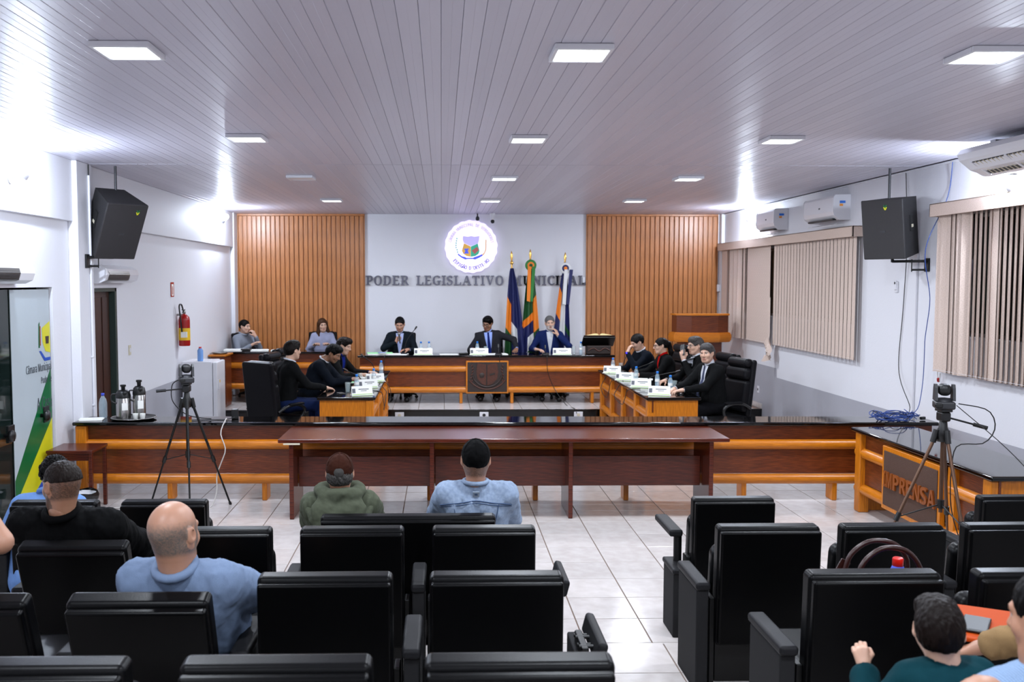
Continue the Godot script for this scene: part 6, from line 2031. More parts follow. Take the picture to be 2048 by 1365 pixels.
# Head field in head space; returns the range of points it added.
func add_head(g: Geo, c: Vector3, B: Basis, neck: Vector3, s: float, cell: float, jaw := 1.0, child := false) -> Vector2i:
	var lo := c - Vector3.ONE * 0.155 * s
	var hi := c + Vector3.ONE * 0.155 * s
	lo.y = minf(lo.y, neck.y - 0.06)
	lo = lo.min(neck - Vector3.ONE * 0.09 * s)
	hi = hi.max(neck + Vector3.ONE * 0.09 * s)
	var f := Field.new(lo, hi, cell)
	f.ell(c + B * Vector3(0, 0.028, -0.014) * s, Vector3(0.076, 0.088, 0.095) * s, B, 0.01)
	var jd := -0.030 if not child else -0.022
	f.ell(c + B * Vector3(0, jd, 0.020) * s, Vector3(0.061 * jaw, 0.080 if not child else 0.07, 0.070) * s, B, 0.03 * s)
	f.cap(c + B * Vector3(-0.016, -0.094 if not child else -0.078, 0.056) * s, c + B * Vector3(0.016, -0.094 if not child else -0.078, 0.056) * s, 0.021 * s, 0.021 * s, 0.03 * s)
	f.cap(c + B * Vector3(0.058 * jaw, -0.03, -0.005) * s, c + B * Vector3(0.030 * jaw, -0.080, 0.04) * s, 0.018 * s, 0.02 * s, 0.025 * s)
	f.cap(c + B * Vector3(-0.058 * jaw, -0.03, -0.005) * s, c + B * Vector3(-0.030 * jaw, -0.080, 0.04) * s, 0.018 * s, 0.02 * s, 0.025 * s)
	for e in [-1.0, 1.0]:
		f.ell(c + B * Vector3(e * 0.036, -0.024, 0.056) * s, Vector3(0.024, 0.024, 0.022) * s, B, 0.02 * s)
		f.ell(c + B * Vector3(e * 0.031, 0.006, 0.092) * s, Vector3(0.020, 0.012, 0.016) * s, B, 0.012 * s, true)
		f.ell(c + B * Vector3(e * 0.031, 0.006, 0.070) * s, Vector3(0.013, 0.012, 0.0125) * s, B, 0.003 * s)
	f.cap(c + B * Vector3(-0.038, 0.026, 0.072) * s, c + B * Vector3(-0.008, 0.024, 0.083) * s, 0.010 * s, 0.009 * s, 0.014 * s)
	f.cap(c + B * Vector3(0.038, 0.026, 0.072) * s, c + B * Vector3(0.008, 0.024, 0.083) * s, 0.010 * s, 0.009 * s, 0.014 * s)
	f.cap(c + B * Vector3(0, 0.014, 0.086) * s, c + B * Vector3(0, -0.026, 0.106) * s, 0.007 * s, 0.012 * s, 0.012 * s)
	f.cap(c + B * Vector3(-0.012, -0.031, 0.095) * s, c + B * Vector3(0.012, -0.031, 0.095) * s, 0.008 * s, 0.008 * s, 0.006 * s)
	f.cap(c + B * Vector3(-0.020, -0.057, 0.080) * s, c + B * Vector3(0.020, -0.057, 0.080) * s, 0.0075 * s, 0.0075 * s, 0.008 * s)
	f.cap(c + B * Vector3(-0.017, -0.069, 0.079) * s, c + B * Vector3(0.017, -0.069, 0.079) * s, 0.0075 * s, 0.0075 * s, 0.006 * s)
	# ears: outer rim, hollow and lobe
	for e in [-1.0, 1.0]:
		var E: Basis = B * Basis.from_euler(Vector3(-0.15, e * 0.35, 0))
		f.ell(c + B * Vector3(e * 0.081, 0.002, -0.014) * s, Vector3(0.0085, 0.031, 0.020) * s, E, 0.008 * s)
		f.ell(c + B * Vector3(e * 0.091, 0.004, -0.011) * s, Vector3(0.0075, 0.019, 0.010) * s, E, 0.004 * s, true)
	f.cap(c + B * Vector3(0, -0.045, -0.022) * s, neck, 0.053 * s, 0.058 * s, 0.035 * s)
	return g.take(f)


const HEAD := 0.0


# Builds one seated person. P holds the pose in a frame that looks to +z with its left on +x, feet on the floor at y = 0.
func person(label: String, P: Dictionary) -> Node3D:
	var at: Vector3 = P.at
	var o := thing("person", label, "person", at, P.turn)
	var near: bool = P.get("near", false)
	var s: float = P.get("s", 1.0)
	var cell: float = 0.014 if near else 0.020
	var fine: float = P.get("fine", 0.0045 if near else 0.0065)
	var seat: float = P.get("seat", 0.47)
	var lean: float = P.get("lean", 0.0)
	var side: float = P.get("side", 0.0)
	var fat: float = P.get("fat", 1.0)
	var T := Basis.from_euler(Vector3(lean, 0, -side))
	var hip := Vector3(0, seat + 0.09 * s, 0)
	var up := T * Vector3.UP
	var right := T * Vector3.RIGHT
	var fw := T * Vector3(0, 0, 1)
	var sh: float = P.get("shoulder", 0.165) * s
	var twist: float = P.get("twist", 0.0)
	right = right.rotated(up, twist)
	fw = fw.rotated(up, twist)
	var chest := hip + up * 0.36 * s
	var neckb := hip + up * 0.53 * s + fw * 0.0
	var hl: Vector3 = P.get("head_at", Vector3(0, 0.138, 0.03)) * s
	var hc := neckb + right * hl.x + up * hl.y + fw * hl.z
	var look: Vector3 = P.get("look", Vector3.ZERO)
	var HB := Basis.from_euler(Vector3(look.x, look.y + twist, look.z), EULER_ORDER_YXZ)
	var sL := hip + up * 0.455 * s + right * sh
	var sR := hip + up * 0.455 * s - right * sh
	var wl: Vector3 = P.get("lh", Vector3(0.14, seat + 0.18, 0.30))
	var wr: Vector3 = P.get("rh", Vector3(-0.14, seat + 0.18, 0.30))
	var eL := elbow_of(sL, wl, 0.285 * s, 0.255 * s, P.get("le", Vector3(0.6, -0.8, -0.35)))
	var eR := elbow_of(sR, wr, 0.285 * s, 0.255 * s, P.get("re", Vector3(-0.6, -0.8, -0.35)))
	wl = eL + (wl - eL).limit_length(0.26 * s)
	wr = eR + (wr - eR).limit_length(0.26 * s)
	var kneeL := Vector3(0.13 * s, seat + 0.05, 0.43 * s)
	var kneeR := Vector3(-0.13 * s, seat + 0.05, 0.43 * s)
	var footy: float = P.get("foot", 0.0)
	var anL := Vector3(0.13 * s, footy + 0.09, 0.40 * s)
	var anR := Vector3(-0.15 * s, footy + 0.09, 0.36 * s)
	var lo := hip.min(sL).min(sR).min(wl).min(wr).min(eL).min(eR).min(anL).min(anR) - Vector3(0.24, 0.12, 0.26)
	var hi := hip.max(sL).max(sR).max(wl).max(wr).max(eL).max(eR).max(kneeL).max(neckb) + Vector3(0.24, 0.12, 0.30)
	lo.x = minf(lo.x, -0.30)
	hi.x = maxf(hi.x, 0.30)
	var bare: float = P.get("sleeve", 1.0)
	# --- body: one continuous skin mesh with head and hands
	var g := Geo.new()
	var hr := add_head(g, hc, HB, neckb, P.get("hs", 1.0) * s, fine, P.get("jaw", 1.0), P.get("child", false))
	var b := Field.new(lo, hi, cell)
	b.cap(neckb + up * 0.02, neckb - up * 0.08, 0.055 * s, 0.07 * s, 0.03)
	b.cap(hip, chest, 0.085 * s, 0.085 * s, 0.05)
	b.cap(sL - right * 0.04, sR + right * 0.04, 0.055 * s, 0.055 * s, 0.05)
	for q in [[sL, eL, wl], [sR, eR, wr]]:
		b.cap(q[0], q[1], (0.047 if bare > 0.0 else 0.060) * s * fat, 0.040 * s * fat, 0.02)
		b.cap(q[1], q[2], 0.040 * s * fat, 0.026 * s, 0.015)
	if not P.get("no_legs", false):
		for q in [[kneeL, anL, 1.0], [kneeR, anR, -1.0]]:
			b.cap(hip + Vector3(0.08 * q[2] * s, 0, 0.02), q[0], 0.075 * s, 0.055 * s, 0.03)
			b.cap(q[0], q[1], 0.052 * s, 0.04 * s, 0.02)
	g.take(b)
	if P.get("hands", true):
		var hcell: float = P.get("hcell", 0.0042 if near else 0.0055)
		var dl: Vector3 = P.get("ld", (wl - eL).normalized())
		var dr: Vector3 = P.get("rd", (wr - eR).normalized())
		add_hand(g, wl + dl * 0.015, dl, P.get("lp", Vector3.DOWN), P.get("lt", Vector3(-1, 0.3, 0)), P.get("lc", 0.35), hcell, s)
		add_hand(g, wr + dr * 0.015, dr, P.get("rp", Vector3.DOWN), P.get("rt", Vector3(1, 0.3, 0)), P.get("rc", 0.35), hcell, s)
	# natural colours of skin, brows, lips, eyes and beard
	var skin: Color = P.skin
	var brow: Color = P.get("brow", Color(0.03, 0.02, 0.015))
	var beard: float = P.get("beard", 0.0)
	var bcol: Color = P.get("beard_color", brow)
	var lip := skin.lerp(Color(0.42, 0.09, 0.08), 0.45)
	var HI := HB.inverse()
	var hs: float = P.get("hs", 1.0) * s
	g.c.resize(g.v.size())
	g.c.fill(skin)
	for i in range(hr.x, hr.y):
		var q := HI * (g.v[i] - hc) / hs
		var col := skin
		var ax := absf(q.x)
		if q.z > 0.045:
			if beard > 0.0 and q.y < -0.028 and not (ax < 0.02 and q.y > -0.076 and q.y < -0.05):
				col = col.lerp(bcol, beard * clampf((-0.028 - q.y) / 0.012, 0.0, 1.0) * clampf((0.066 - ax) / 0.012, 0.3, 1.0))
			if ax < 0.020 and q.y < -0.051 and q.y > -0.0765 and q.z > 0.076:
				col = lip
			if ax < 0.014 and absf(q.y + 0.063) < 0.0022 and q.z > 0.072:
				col = lip.darkened(0.5)
			var ey := (q.y - 0.006) / 0.0065
			var ex := (ax - 0.031) / 0.0135
			if ex * ex + ey * ey < 1.0 and q.z > 0.068:
				col = Color(0.03, 0.02, 0.015) if absf(ax - 0.030) < 0.0062 else Color(0.55, 0.52, 0.50)
			elif ex * ex + ey * ey < 1.7 and q.y > 0.006 and q.z > 0.066:
				col = skin.darkened(0.55)
			if q.y > 0.0215 and q.y < 0.0315 and ax > 0.012 and ax < 0.048 and q.z > 0.058:
				col = col.lerp(brow, 0.85)
		elif beard > 0.0 and q.y < -0.035 and q.z > -0.005 and q.y > -0.11:
			col = col.lerp(bcol, beard * 0.75)
		if P.has("stubble") and q.z < 0.05:
			# close-cropped hair grows out of the scalp itself
			var st: Vector2 = P.stubble
			var edge := q.y - st.x + 0.35 * maxf(q.z - 0.02, 0.0)
			if edge > 0.0 and q.y < st.y and not (ax > 0.072 and q.y < 0.03 and q.z > -0.03):
				col = col.lerp(P.get("stubble_color", brow), clampf(edge / 0.02, 0.0, 1.0) * clampf((st.y - q.y + 0.012 * fnoise.get_noise_3dv(q * 60.0)) / 0.035, 0.0, 1.0) * clampf(0.8 + 0.5 * fnoise.get_noise_3dv(q * 160.0), 0.4, 1.0) * P.get("stubble_amount", 0.85))
		g.c[i] = col
	var body := part(o, "body", g.mesh(), skin_mat())
	# --- clothes
	var top: Dictionary = P.top
	var cg := Geo.new()
	var loose: float = top.get("loose", 0.0)
	var tf := Field.new(lo, hi, cell)
	var hem: float = top.get("hem", 0.0)
	tf.cap(hip - right * 0.055 * s + up * hem, chest - right * 0.075 * s, (0.118 * fat + loose) * s, (0.112 * fat + loose) * s, 0.06)
	tf.cap(hip + right * 0.055 * s + up * hem, chest + right * 0.075 * s, (0.118 * fat + loose) * s, (0.112 * fat + loose) * s, 0.06)
	if fat > 1.05:
		tf.ell(hip + up * 0.16 * s + fw * 0.06 * s, Vector3(0.17, 0.17, 0.15) * s * fat, T, 0.05)
	var inset: float = 0.035 if bare > 0.0 else 0.085
	tf.cap(sL - right * inset - up * 0.015, sR + right * inset - up * 0.015, (0.074 + loose * 0.6) * s, (0.074 + loose * 0.6) * s, 0.06)
	tf.cap(neckb - up * 0.028 * s, sL + up * 0.004 - right * (inset - 0.035), 0.056 * s, 0.062 * s, 0.04)
	tf.cap(neckb - up * 0.028 * s, sR + up * 0.004 + right * (inset - 0.035), 0.056 * s, 0.062 * s, 0.04)
	# shoulder blades give the back its shape
	tf.ell(chest + right * 0.08 * s - fw * 0.065 * s + up * 0.02, Vector3(0.075, 0.09, 0.055) * s * (0.9 + loose), T, 0.05)
	tf.ell(chest - right * 0.08 * s - fw * 0.065 * s + up * 0.02, Vector3(0.075, 0.09, 0.055) * s * (0.9 + loose), T, 0.05)
	for q in [[sL, eL, wl], [sR, eR, wr]]:
		if bare >= 1.0:
			tf.cap(q[0], q[1], (0.062 * fat + loose) * s, (0.051 * fat + loose) * s, 0.03)
			tf.cap(q[1], q[1].lerp(q[2], P.get("cuff", 0.93)), (0.051 * fat + loose) * s, (0.040 + loose) * s, 0.018)
		elif bare > 0.0:
			tf.cap(q[0], q[0].lerp(q[1], bare), (0.062 * fat + loose) * s, (0.058 * fat + loose * 1.2) * s, 0.03)
	# open the neck
	tf.ell(neckb + up * 0.075 * s + fw * 0.035 * s, Vector3(0.072, 0.075, 0.085) * s, T, 0.012, true)
	cg.take(tf)
	wrinkle(cg, top.get("fold", 0.007), Vector3(9, 5, 9), at.x * 3.0 + at.z)
	if near:
		wrinkle(cg, top.get("fold", 0.007) * 0.5, Vector3(22, 12, 22), at.x * 5.0)
	part(o, top.get("called", "jacket"), cg.mesh(), top.mat)
	# V of shirt, lapels and tie, laid on the surface of the jacket
	if top.has("shirt"):
		var vw: float = top.get("vee_w", 0.058) * s
		var v0 := neckb - up * 0.012 * s
		var v1: Vector3 = hip + up * top.get("vee", 0.20) * s
		var rows := 11
		var band := func(mid: Callable, half: Callable, off: float, cols: int) -> ArrayMesh:
			var st := st_new()
			var P2 := []
			for r in rows:
				var t := float(r) / (rows - 1)
				var line := []
				for c in cols + 1:
					var u := float(c) / cols * 2.0 - 1.0
					var base: Vector3 = v0.lerp(v1, t) + right * (mid.call(t) + u * half.call(t))
					line.append(tf.touch(base, fw) + fw * (off + 0.003 * (1.0 - u * u)))
				P2.append(line)
			for r in rows - 1:
				for c in cols:
					var nn: Vector3 = (P2[r][c + 1] - P2[r][c]).cross(P2[r + 1][c] - P2[r][c]).normalized()
					if nn.dot(fw) < 0.0:
						nn = -nn
					quad(st, P2[r][c], P2[r][c + 1], P2[r + 1][c + 1], P2[r + 1][c], nn)
			return st.commit()
		part(o, "shirt", band.call(func(_t): return 0.0, func(t): return vw * (1.0 - 0.88 * pow(t, 1.3)), 0.007, 6), top.shirt)
		for e in [-1.0, 1.0]:
			part(o, "lapel", band.call(func(t): return e * (vw * (1.0 - 0.88 * pow(t, 1.3)) + 0.018 * s * sin(PI * minf(t * 0.9 + 0.15, 1.0))), func(t): return 0.021 * s * sin(PI * minf(t * 0.85 + 0.15, 1.0)) + 0.002, 0.012, 2), top.mat)
		var sg := Geo.new()
		var sf := Field.new(neckb - Vector3.ONE * 0.12, neckb + Vector3.ONE * 0.14, 0.009)
		sf.cap(neckb - up * 0.03 * s, neckb + up * 0.022 * s + fw * 0.004, 0.064 * s, 0.060 * s, 0.012)
		sg.take(sf)
		part(o, "shirt_collar", sg.mesh(), top.shirt)
		for q in [[eL, wl], [eR, wr]]:
			part(o, "shirt_cuff", tube([q[0].lerp(q[1], 0.90), q[0].lerp(q[1], 1.0)], 0.034 * s, 10), top.shirt)
		if top.has("tie"):
			part(o, "tie", band.call(func(_t): return 0.0, func(t): return (0.015 + 0.018 * clampf((t - 0.1) * 1.4, 0.0, 1.0)) * s, 0.013, 2), top.tie)
	if top.has("collar"):
		var pts := []
		for i in 17:
			var an := TAU * i / 16.0
			pts.append(neckb + up * (0.014 - 0.016 * cos(an)) * s + right * sin(an) * (0.056 + top.get("collar_r", 0.018)) * s + fw * (cos(an) * (0.058 + top.get("collar_r", 0.018)) + 0.004) * s)
		part(o, "collar", tube(pts, top.get("collar_r", 0.018) * s, 8), top.collar)
	if not P.get("no_legs", false):
		var pg := Geo.new()
		var pf := Field.new(lo, hi, cell)
		pf.cap(hip - Vector3(0.06, 0.0, 0) * s, hip + Vector3(0.06, 0, 0) * s, 0.122 * s * fat, 0.122 * s * fat, 0.05)
		for q in [[kneeL, anL, 1.0], [kneeR, anR, -1.0]]:
			pf.cap(hip + Vector3(0.08 * q[2] * s, -0.01, 0.02), q[0], 0.09 * s, 0.068 * s, 0.04)
			pf.cap(q[0], q[1], 0.066 * s, 0.056 * s, 0.03)
		pg.take(pf)
		wrinkle(pg, 0.006, Vector3(7, 7, 7), at.x)
		part(o, "trousers", pg.mesh(), P.get("trousers", cloth_mat("dark_trousers", Color(0.045, 0.047, 0.06))))
		for q in [anL, anR]:
			part(o, "shoe", rbox(Vector3(0.09, 0.085, 0.27) * s, 0.04, 4), P.get("shoes", M.black_plastic), q + Vector3(0, -0.045, 0.07))
	# --- hair or headwear, in head space
	var hair: String = P.get("hair", "short")
	if hair != "none":
		make_hair(o, hair, hc, HB, hs, P, fine)
	if P.get("glasses", false):
		var gp := part(o, "glasses", tube(circle_in(hc, HB, Vector3(0.033, 0.004, 0.098) * hs, 0.021 * hs), 0.0022, 6), M.black_metal)
		part(gp, "lens_ring", tube(circle_in(hc, HB, Vector3(-0.033, 0.004, 0.098) * hs, 0.021 * hs), 0.0022, 6), M.black_metal)
		part(gp, "bridge", tube([hc + HB * Vector3(-0.013, 0.008, 0.103) * hs, hc + HB * Vector3(0.013, 0.008, 0.103) * hs], 0.002, 6), M.black_metal)
		for e in [-1.0, 1.0]:
			part(gp, "temple", tube([hc + HB * Vector3(e * 0.055, 0.008, 0.094) * hs, hc + HB * Vector3(e * 0.083, 0.012, -0.01) * hs], 0.002, 6), M.black_metal)
	if P.has("back_marks"):
		denim_details(o, tf, neckb, up, right, fw)
	o.set_meta("head", hc)
	o.set_meta("wl", wl)
	o.set_meta("wr", wr)
	o.set_meta("eL", eL)
	o.set_meta("neck", neckb)
	return o


func circle_in(c: Vector3, B: Basis, off: Vector3, r: float) -> Array:
	var out := []
	for i in 15:
		var a := TAU * i / 14.0
		out.append(c + B * (off + Vector3(cos(a) * r * 1.1, sin(a) * r, -absf(cos(a)) * 0.004)))
	return out


func make_hair(o: Node3D, hair: String, c: Vector3, B: Basis, s: float, P: Dictionary, fine: float) -> void:
	var col: Color = P.get("hair_color", Color(0.06, 0.045, 0.04))
	var cell := fine * 1.05
	var f := Field.new(c - Vector3.ONE * (0.17 if hair != "long" and hair != "pony" else 0.34) * s, c + Vector3.ONE * 0.17 * s, cell)
	var vol: float = P.get("volume", 1.0)
	var thick := Vector3(0.083, 0.094, 0.103)
	if hair in ["short", "long", "pony", "thick"]:
		f.ell(c + B * Vector3(0, 0.030, -0.018) * s, Vector3(thick.x + 0.004 * vol, thick.y + 0.006 * vol, thick.z + 0.003 * vol) * s, B, 0.01)
		if hair == "thick":
			f.ell(c + B * Vector3(0.012, 0.085, 0.035) * s, Vector3(0.072, 0.045, 0.062) * s, B, 0.03 * s)
			f.ell(c + B * Vector3(0, 0.0, -0.065) * s, Vector3(0.075, 0.075, 0.055) * s, B, 0.03 * s)
		# face, ears and nape stay clear
		f.ell(c + B * Vector3(0, -0.040, 0.085) * s, Vector3(0.078, 0.098 - 0.004 * vol, 0.074) * s, B, 0.014 * s, true)
		for e in [-1.0, 1.0]:
			f.ell(c + B * Vector3(e * 0.085, -0.040, 0.012) * s, Vector3(0.030, 0.062, 0.040) * s, B, 0.01 * s, true)
		f.ell(c + B * Vector3(0, -0.125, -0.03) * s, Vector3(0.12, 0.075, 0.11) * s, B, 0.015 * s, true)
		if P.has("fade"):
			f.slice(c + B * Vector3(0, P.fade, 0) * s, B * Vector3(0, -1, 0))
	if hair == "long":
		for e in [-1.0, 1.0]:
			f.cap(c + B * Vector3(e * 0.070, 0.03, -0.01) * s, c + B * Vector3(e * 0.088, -0.12, 0.005) * s, 0.030 * s, 0.034 * s, 0.03 * s)
			f.cap(c + B * Vector3(e * 0.088, -0.12, 0.005) * s, c + B * Vector3(e * 0.080, -0.29, 0.075) * s, 0.034 * s, 0.016 * s, 0.02 * s)
		f.cap(c + B * Vector3(0, 0.0, -0.08) * s, c + B * Vector3(0, -0.20, -0.085) * s, 0.055 * s, 0.045 * s, 0.03 * s)
	if hair == "pony":
		f.ell(c + B * Vector3(0, 0.025, -0.115) * s, Vector3(0.038, 0.040, 0.036) * s, B, 0.02 * s)
		f.cap(c + B * Vector3(0, 0.02, -0.13) * s, c + B * Vector3(0, -0.10, -0.15) * s, 0.032 * s, 0.036 * s, 0.02 * s)
		f.cap(c + B * Vector3(0, -0.10, -0.15) * s, c + B * Vector3(0.01, -0.24, -0.12) * s, 0.036 * s, 0.016 * s, 0.02 * s)
	if hair == "cap":
		# baseball cap: crown with a band, seams, button and peak
		f.ell(c + B * Vector3(0, 0.034, -0.014) * s, Vector3(0.086, 0.094, 0.106) * s, B, 0.01)
		f.slice(c + B * Vector3(0, P.get("cap_y", 0.012), 0) * s, B * Vector3(0, -1, P.get("cap_tilt", 0.12)).normalized())
		var cg := Geo.new()
		cg.take(f)
		wrinkle(cg, 0.0025, Vector3(24, 24, 24), 2.0)
		var m: Material = P.cap_mat
		var crown := part(o, "cap_crown", cg.mesh(), m)
		for k in 3:
			var an := PI * k / 3.0 + PI / 6.0
			var pts := []
			for i in 13:
				var t := lerpf(-1.35, 1.35, i / 12.0)
				pts.append(c + B * (Vector3(0, 0.034, -0.014) + Vector3(0.0875 * sin(t) * cos(an), 0.0955 * cos(t), 0.1075 * sin(t) * sin(an))) * s)
			part(crown, "cap_seam", tube(pts, 0.0022, 5), m)
		part(crown, "cap_button", lathe([Vector2(0.011, 0), Vector2(0.009, 0.005), Vector2(0, 0.007)], 10), m, c + B * Vector3(0, 0.127, -0.014) * s)
		var pk := st_new()
		for i in 12:
			for j in 4:
				var q := []
				for d in [[0, 0], [1, 0], [1, 1], [0, 1]]:
					var t := lerpf(-1.15, 1.15, (i + d[0]) / 12.0)
					var r: float = 1.0 + 0.75 * (j + d[1]) / 4.0 * cos(t * 0.9)
					q.append(c + B * Vector3(0.084 * sin(t), 0.028 - 0.02 * absf(sin(t)) - 0.012 * (j + d[1]) / 4.0, 0.098 * cos(t) * r - 0.01) * s)
				var n: Vector3 = (q[1] - q[0]).cross(q[3] - q[0]).normalized()
				quad(pk, q[0], q[1], q[2], q[3], n if n.dot(B.y) > 0 else -n)
		part(o, "cap_peak", pk.commit(), m)
		if P.get("strap", false):
			# hair showing under and through the strap opening at the back
			var hg := Geo.new()
			var hf := Field.new(c - Vector3.ONE * 0.17 * s, c + Vector3.ONE * 0.17 * s, cell)
			hf.ell(c + B * Vector3(0, -0.012, -0.020) * s, Vector3(0.083, 0.078, 0.096) * s, B, 0.01)
			hf.ell(c + B * Vector3(0, -0.035, 0.09) * s, Vector3(0.11, 0.12, 0.085) * s, B, 0.01 * s, true)
			hf.ell(c + B * Vector3(0, 0.085, 0.0) * s, Vector3(0.13, 0.07, 0.13) * s, B, 0.01 * s, true)
			hf.ell(c + B * Vector3(0, -0.115, -0.01) * s, Vector3(0.12, 0.055, 0.11) * s, B, 0.01 * s, true)
			hg.take(hf)
			wrinkle(hg, 0.006, Vector3(60, 30, 60), 4.0)
			part(o, "hair", hg.mesh(), hair_mat(col))
			part(crown, "cap_opening", lathe([Vector2(0.030, 0), Vector2(0.027, 0.006), Vector2(0, 0.010)], 18), hair_mat(col), c + B * Vector3(0.0, 0.018, -0.112) * s, B.get_euler() + Vector3(-PI / 2, 0, 0))
		return
	if hair == "ring":
		# fringe of hair round a bald crown
		f.ell(c + B * Vector3(0, 0.0, -0.018) * s, Vector3(0.080, 0.085, 0.098) * s, B, 0.01)
		f.ell(c + B * Vector3(0, -0.030, 0.09) * s, Vector3(0.13, 0.14, 0.085) * s, B, 0.014 * s, true)
		f.ell(c + B * Vector3(0, 0.13, 0.04) * s, Vector3(0.16, 0.12, 0.19) * s, B, 0.02 * s, true)
		for e in [-1.0, 1.0]:
			f.ell(c + B * Vector3(e * 0.085, -0.02, -0.002) * s, Vector3(0.022, 0.045, 0.032) * s, B, 0.01 * s, true)
		f.ell(c + B * Vector3(0, -0.115, -0.02) * s, Vector3(0.12, 0.05, 0.12) * s, B, 0.012 * s, true)
	var g := Geo.new()
	g.take(f)
	if g.v.is_empty():
		return
	wrinkle(g, P.get("hair_rough", 0.0038), Vector3(70, 26, 70), 1.0 + c.x)
	part(o, "hair", g.mesh(), hair_mat(col))


func build_people() -> void:
	var S := {"a": Color(0.44, 0.24, 0.16), "b": Color(0.33, 0.165, 0.10), "c": Color(0.52, 0.31, 0.22), "d": Color(0.24, 0.115, 0.065), "e": Color(0.40, 0.205, 0.13)}
	var black_suit := cloth_mat("black_suit", Color(0.055, 0.058, 0.062))
	var navy_suit := cloth_mat("navy_suit", Color(0.055, 0.075, 0.11))
	var teal_suit := cloth_mat("dark_teal_suit", Color(0.075, 0.10, 0.125))
	var grey_suit := cloth_mat("grey_suit", Color(0.15, 0.15, 0.17))
	var blue_suit := cloth_mat("blue_suit", Color(0.09, 0.14, 0.32))
	var white_shirt := cloth_mat("white_shirt", Color(0.80, 0.81, 0.84))
	var pale_shirt := cloth_mat("pale_blue_shirt", Color(0.66, 0.70, 0.85))
	# --- behind the president's desk
	var Z := -16.22
	var p := person("man in a dark teal suit reading into a hand microphone", {"at": Vector3(-0.71, DAIS, Z), "turn": 0.0, "seat": 0.53, "skin": S.e, "look": Vector3(0.38, -0.05, 0), "lean": 0.10, "head_at": Vector3(0, 0.140, 0.05),
		"top": {"mat": teal_suit, "shirt": pale_shirt, "vee": 0.16, "vee_w": 0.07}, "rh": Vector3(-0.06, 0.98, 0.31), "re": Vector3(-0.8, -0.6, 0.0), "rd": Vector3(0.25, 0.75, -0.2), "rp": Vector3(0.9, 0, 0.3), "rt": Vector3(0.1, 0.8, -0.3), "rc": 1.1,
		"lh": Vector3(0.16, 0.865, 0.36), "ld": Vector3(-0.8, 0, 0.4), "lt": Vector3(0, 0, 1), "fat": 1.06, "hair_color": Color(0.035, 0.03, 0.03), "volume": 0.3, "brow": Color(0.03, 0.02, 0.02)})
	hand_mic(p)
	person("man in a charcoal suit, pale blue shirt and blue tie, looking down", {"at": Vector3(0.86, DAIS, Z), "turn": -0.12, "seat": 0.54, "skin": S.d, "look": Vector3(0.35, -0.35, -0.08), "side": -0.10, "lean": 0.06, "glasses": true,
		"top": {"mat": grey_suit, "shirt": cloth_mat("light_blue_shirt", Color(0.58, 0.66, 0.90)), "tie": cloth_mat("blue_tie", Color(0.07, 0.12, 0.36)), "vee": 0.10, "vee_w": 0.074}, "fat": 1.05,
		"lh": Vector3(0.44, 0.865, 0.18), "le": Vector3(1.0, -0.1, -0.6), "ld": Vector3(-0.1, -0.1, 1), "rh": Vector3(-0.30, 0.865, 0.33), "hair_color": Color(0.03, 0.025, 0.025), "hair": "thick"})
	person("grey-bearded man in a blue suit resting his cheek on his hand", {"at": Vector3(1.86, DAIS, Z), "turn": -0.05, "seat": 0.545, "skin": S.c, "look": Vector3(0.12, 0.05, 0.08), "lean": 0.06, "beard": 0.75, "beard_color": Color(0.50, 0.48, 0.46), "brow": Color(0.22, 0.2, 0.19),
		"top": {"mat": blue_suit, "shirt": white_shirt, "vee": 0.14, "vee_w": 0.062}, "lh": Vector3(0.135, 1.08, 0.16), "le": Vector3(1.0, -1.0, 0.5), "ld": Vector3(-0.35, 0.9, -0.05), "lp": Vector3(-0.8, 0, -0.4), "lt": Vector3(-0.3, 0.2, 1), "lc": 0.65,
		"rh": Vector3(-0.26, 0.865, 0.34), "rd": Vector3(0.7, -0.05, 0.5), "hair_color": Color(0.46, 0.45, 0.45), "volume": 0.1, "hair_rough": 0.004})
	# --- corner desk
	person("young man in a grey shirt holding his chin in the far corner", {"at": Vector3(-3.47, DAIS, -16.42), "turn": 1.0, "seat": 0.50, "skin": S.c, "look": Vector3(0.05, 0.1, 0.0), "lean": 0.10, "s": 0.97,
		"top": {"mat": cloth_mat("grey_shirt", Color(0.50, 0.52, 0.56)), "called": "shirt", "collar": M.grey_shirt}, "lh": Vector3(0.04, 1.06, 0.30), "le": Vector3(0.5, -1.0, 0.3), "ld": Vector3(-0.3, 0.85, -0.25), "lp": Vector3(-0.2, 0, -1), "lt": Vector3(-1, 0.2, 0), "lc": 0.8,
		"rh": Vector3(-0.1, 0.92, 0.33), "hair_color": Color(0.035, 0.025, 0.025), "volume": 0.5})
	person("woman with long fair hair in a pale grey jacket", {"at": Vector3(-2.07, DAIS, -16.48), "turn": 0.1, "seat": 0.54, "skin": S.c, "look": Vector3(0.12, 0.25, 0.08), "s": 0.94, "jaw": 0.92, "shoulder": 0.15,
		"top": {"mat": cloth_mat("pale_grey_jacket", Color(0.56, 0.57, 0.66)), "called": "jacket"}, "hair": "long", "hair_color": Color(0.30, 0.19, 0.12), "lh": Vector3(0.12, 0.92, 0.30), "rh": Vector3(-0.14, 0.92, 0.30), "brow": Color(0.14, 0.09, 0.06)})
	# --- left desk, looking across to the right
	person("brown-haired man in a black suit seen from behind at the left desk", {"at": Vector3(-1.96, 0, -11.80), "turn": 2.05, "skin": S.c, "look": Vector3(0.05, 0.25, 0.0), "lean": 0.12, "seat": 0.56,
		"top": {"mat": black_suit, "collar": white_shirt, "collar_r": 0.011}, "hair": "thick", "hair_color": Color(0.075, 0.045, 0.035), "volume": 1.0, "rh": Vector3(-0.16, 0.835, 0.47), "lh": Vector3(0.10, 0.835, 0.42), "trousers": cloth_mat("blue_jeans", Color(0.07, 0.12, 0.26))})
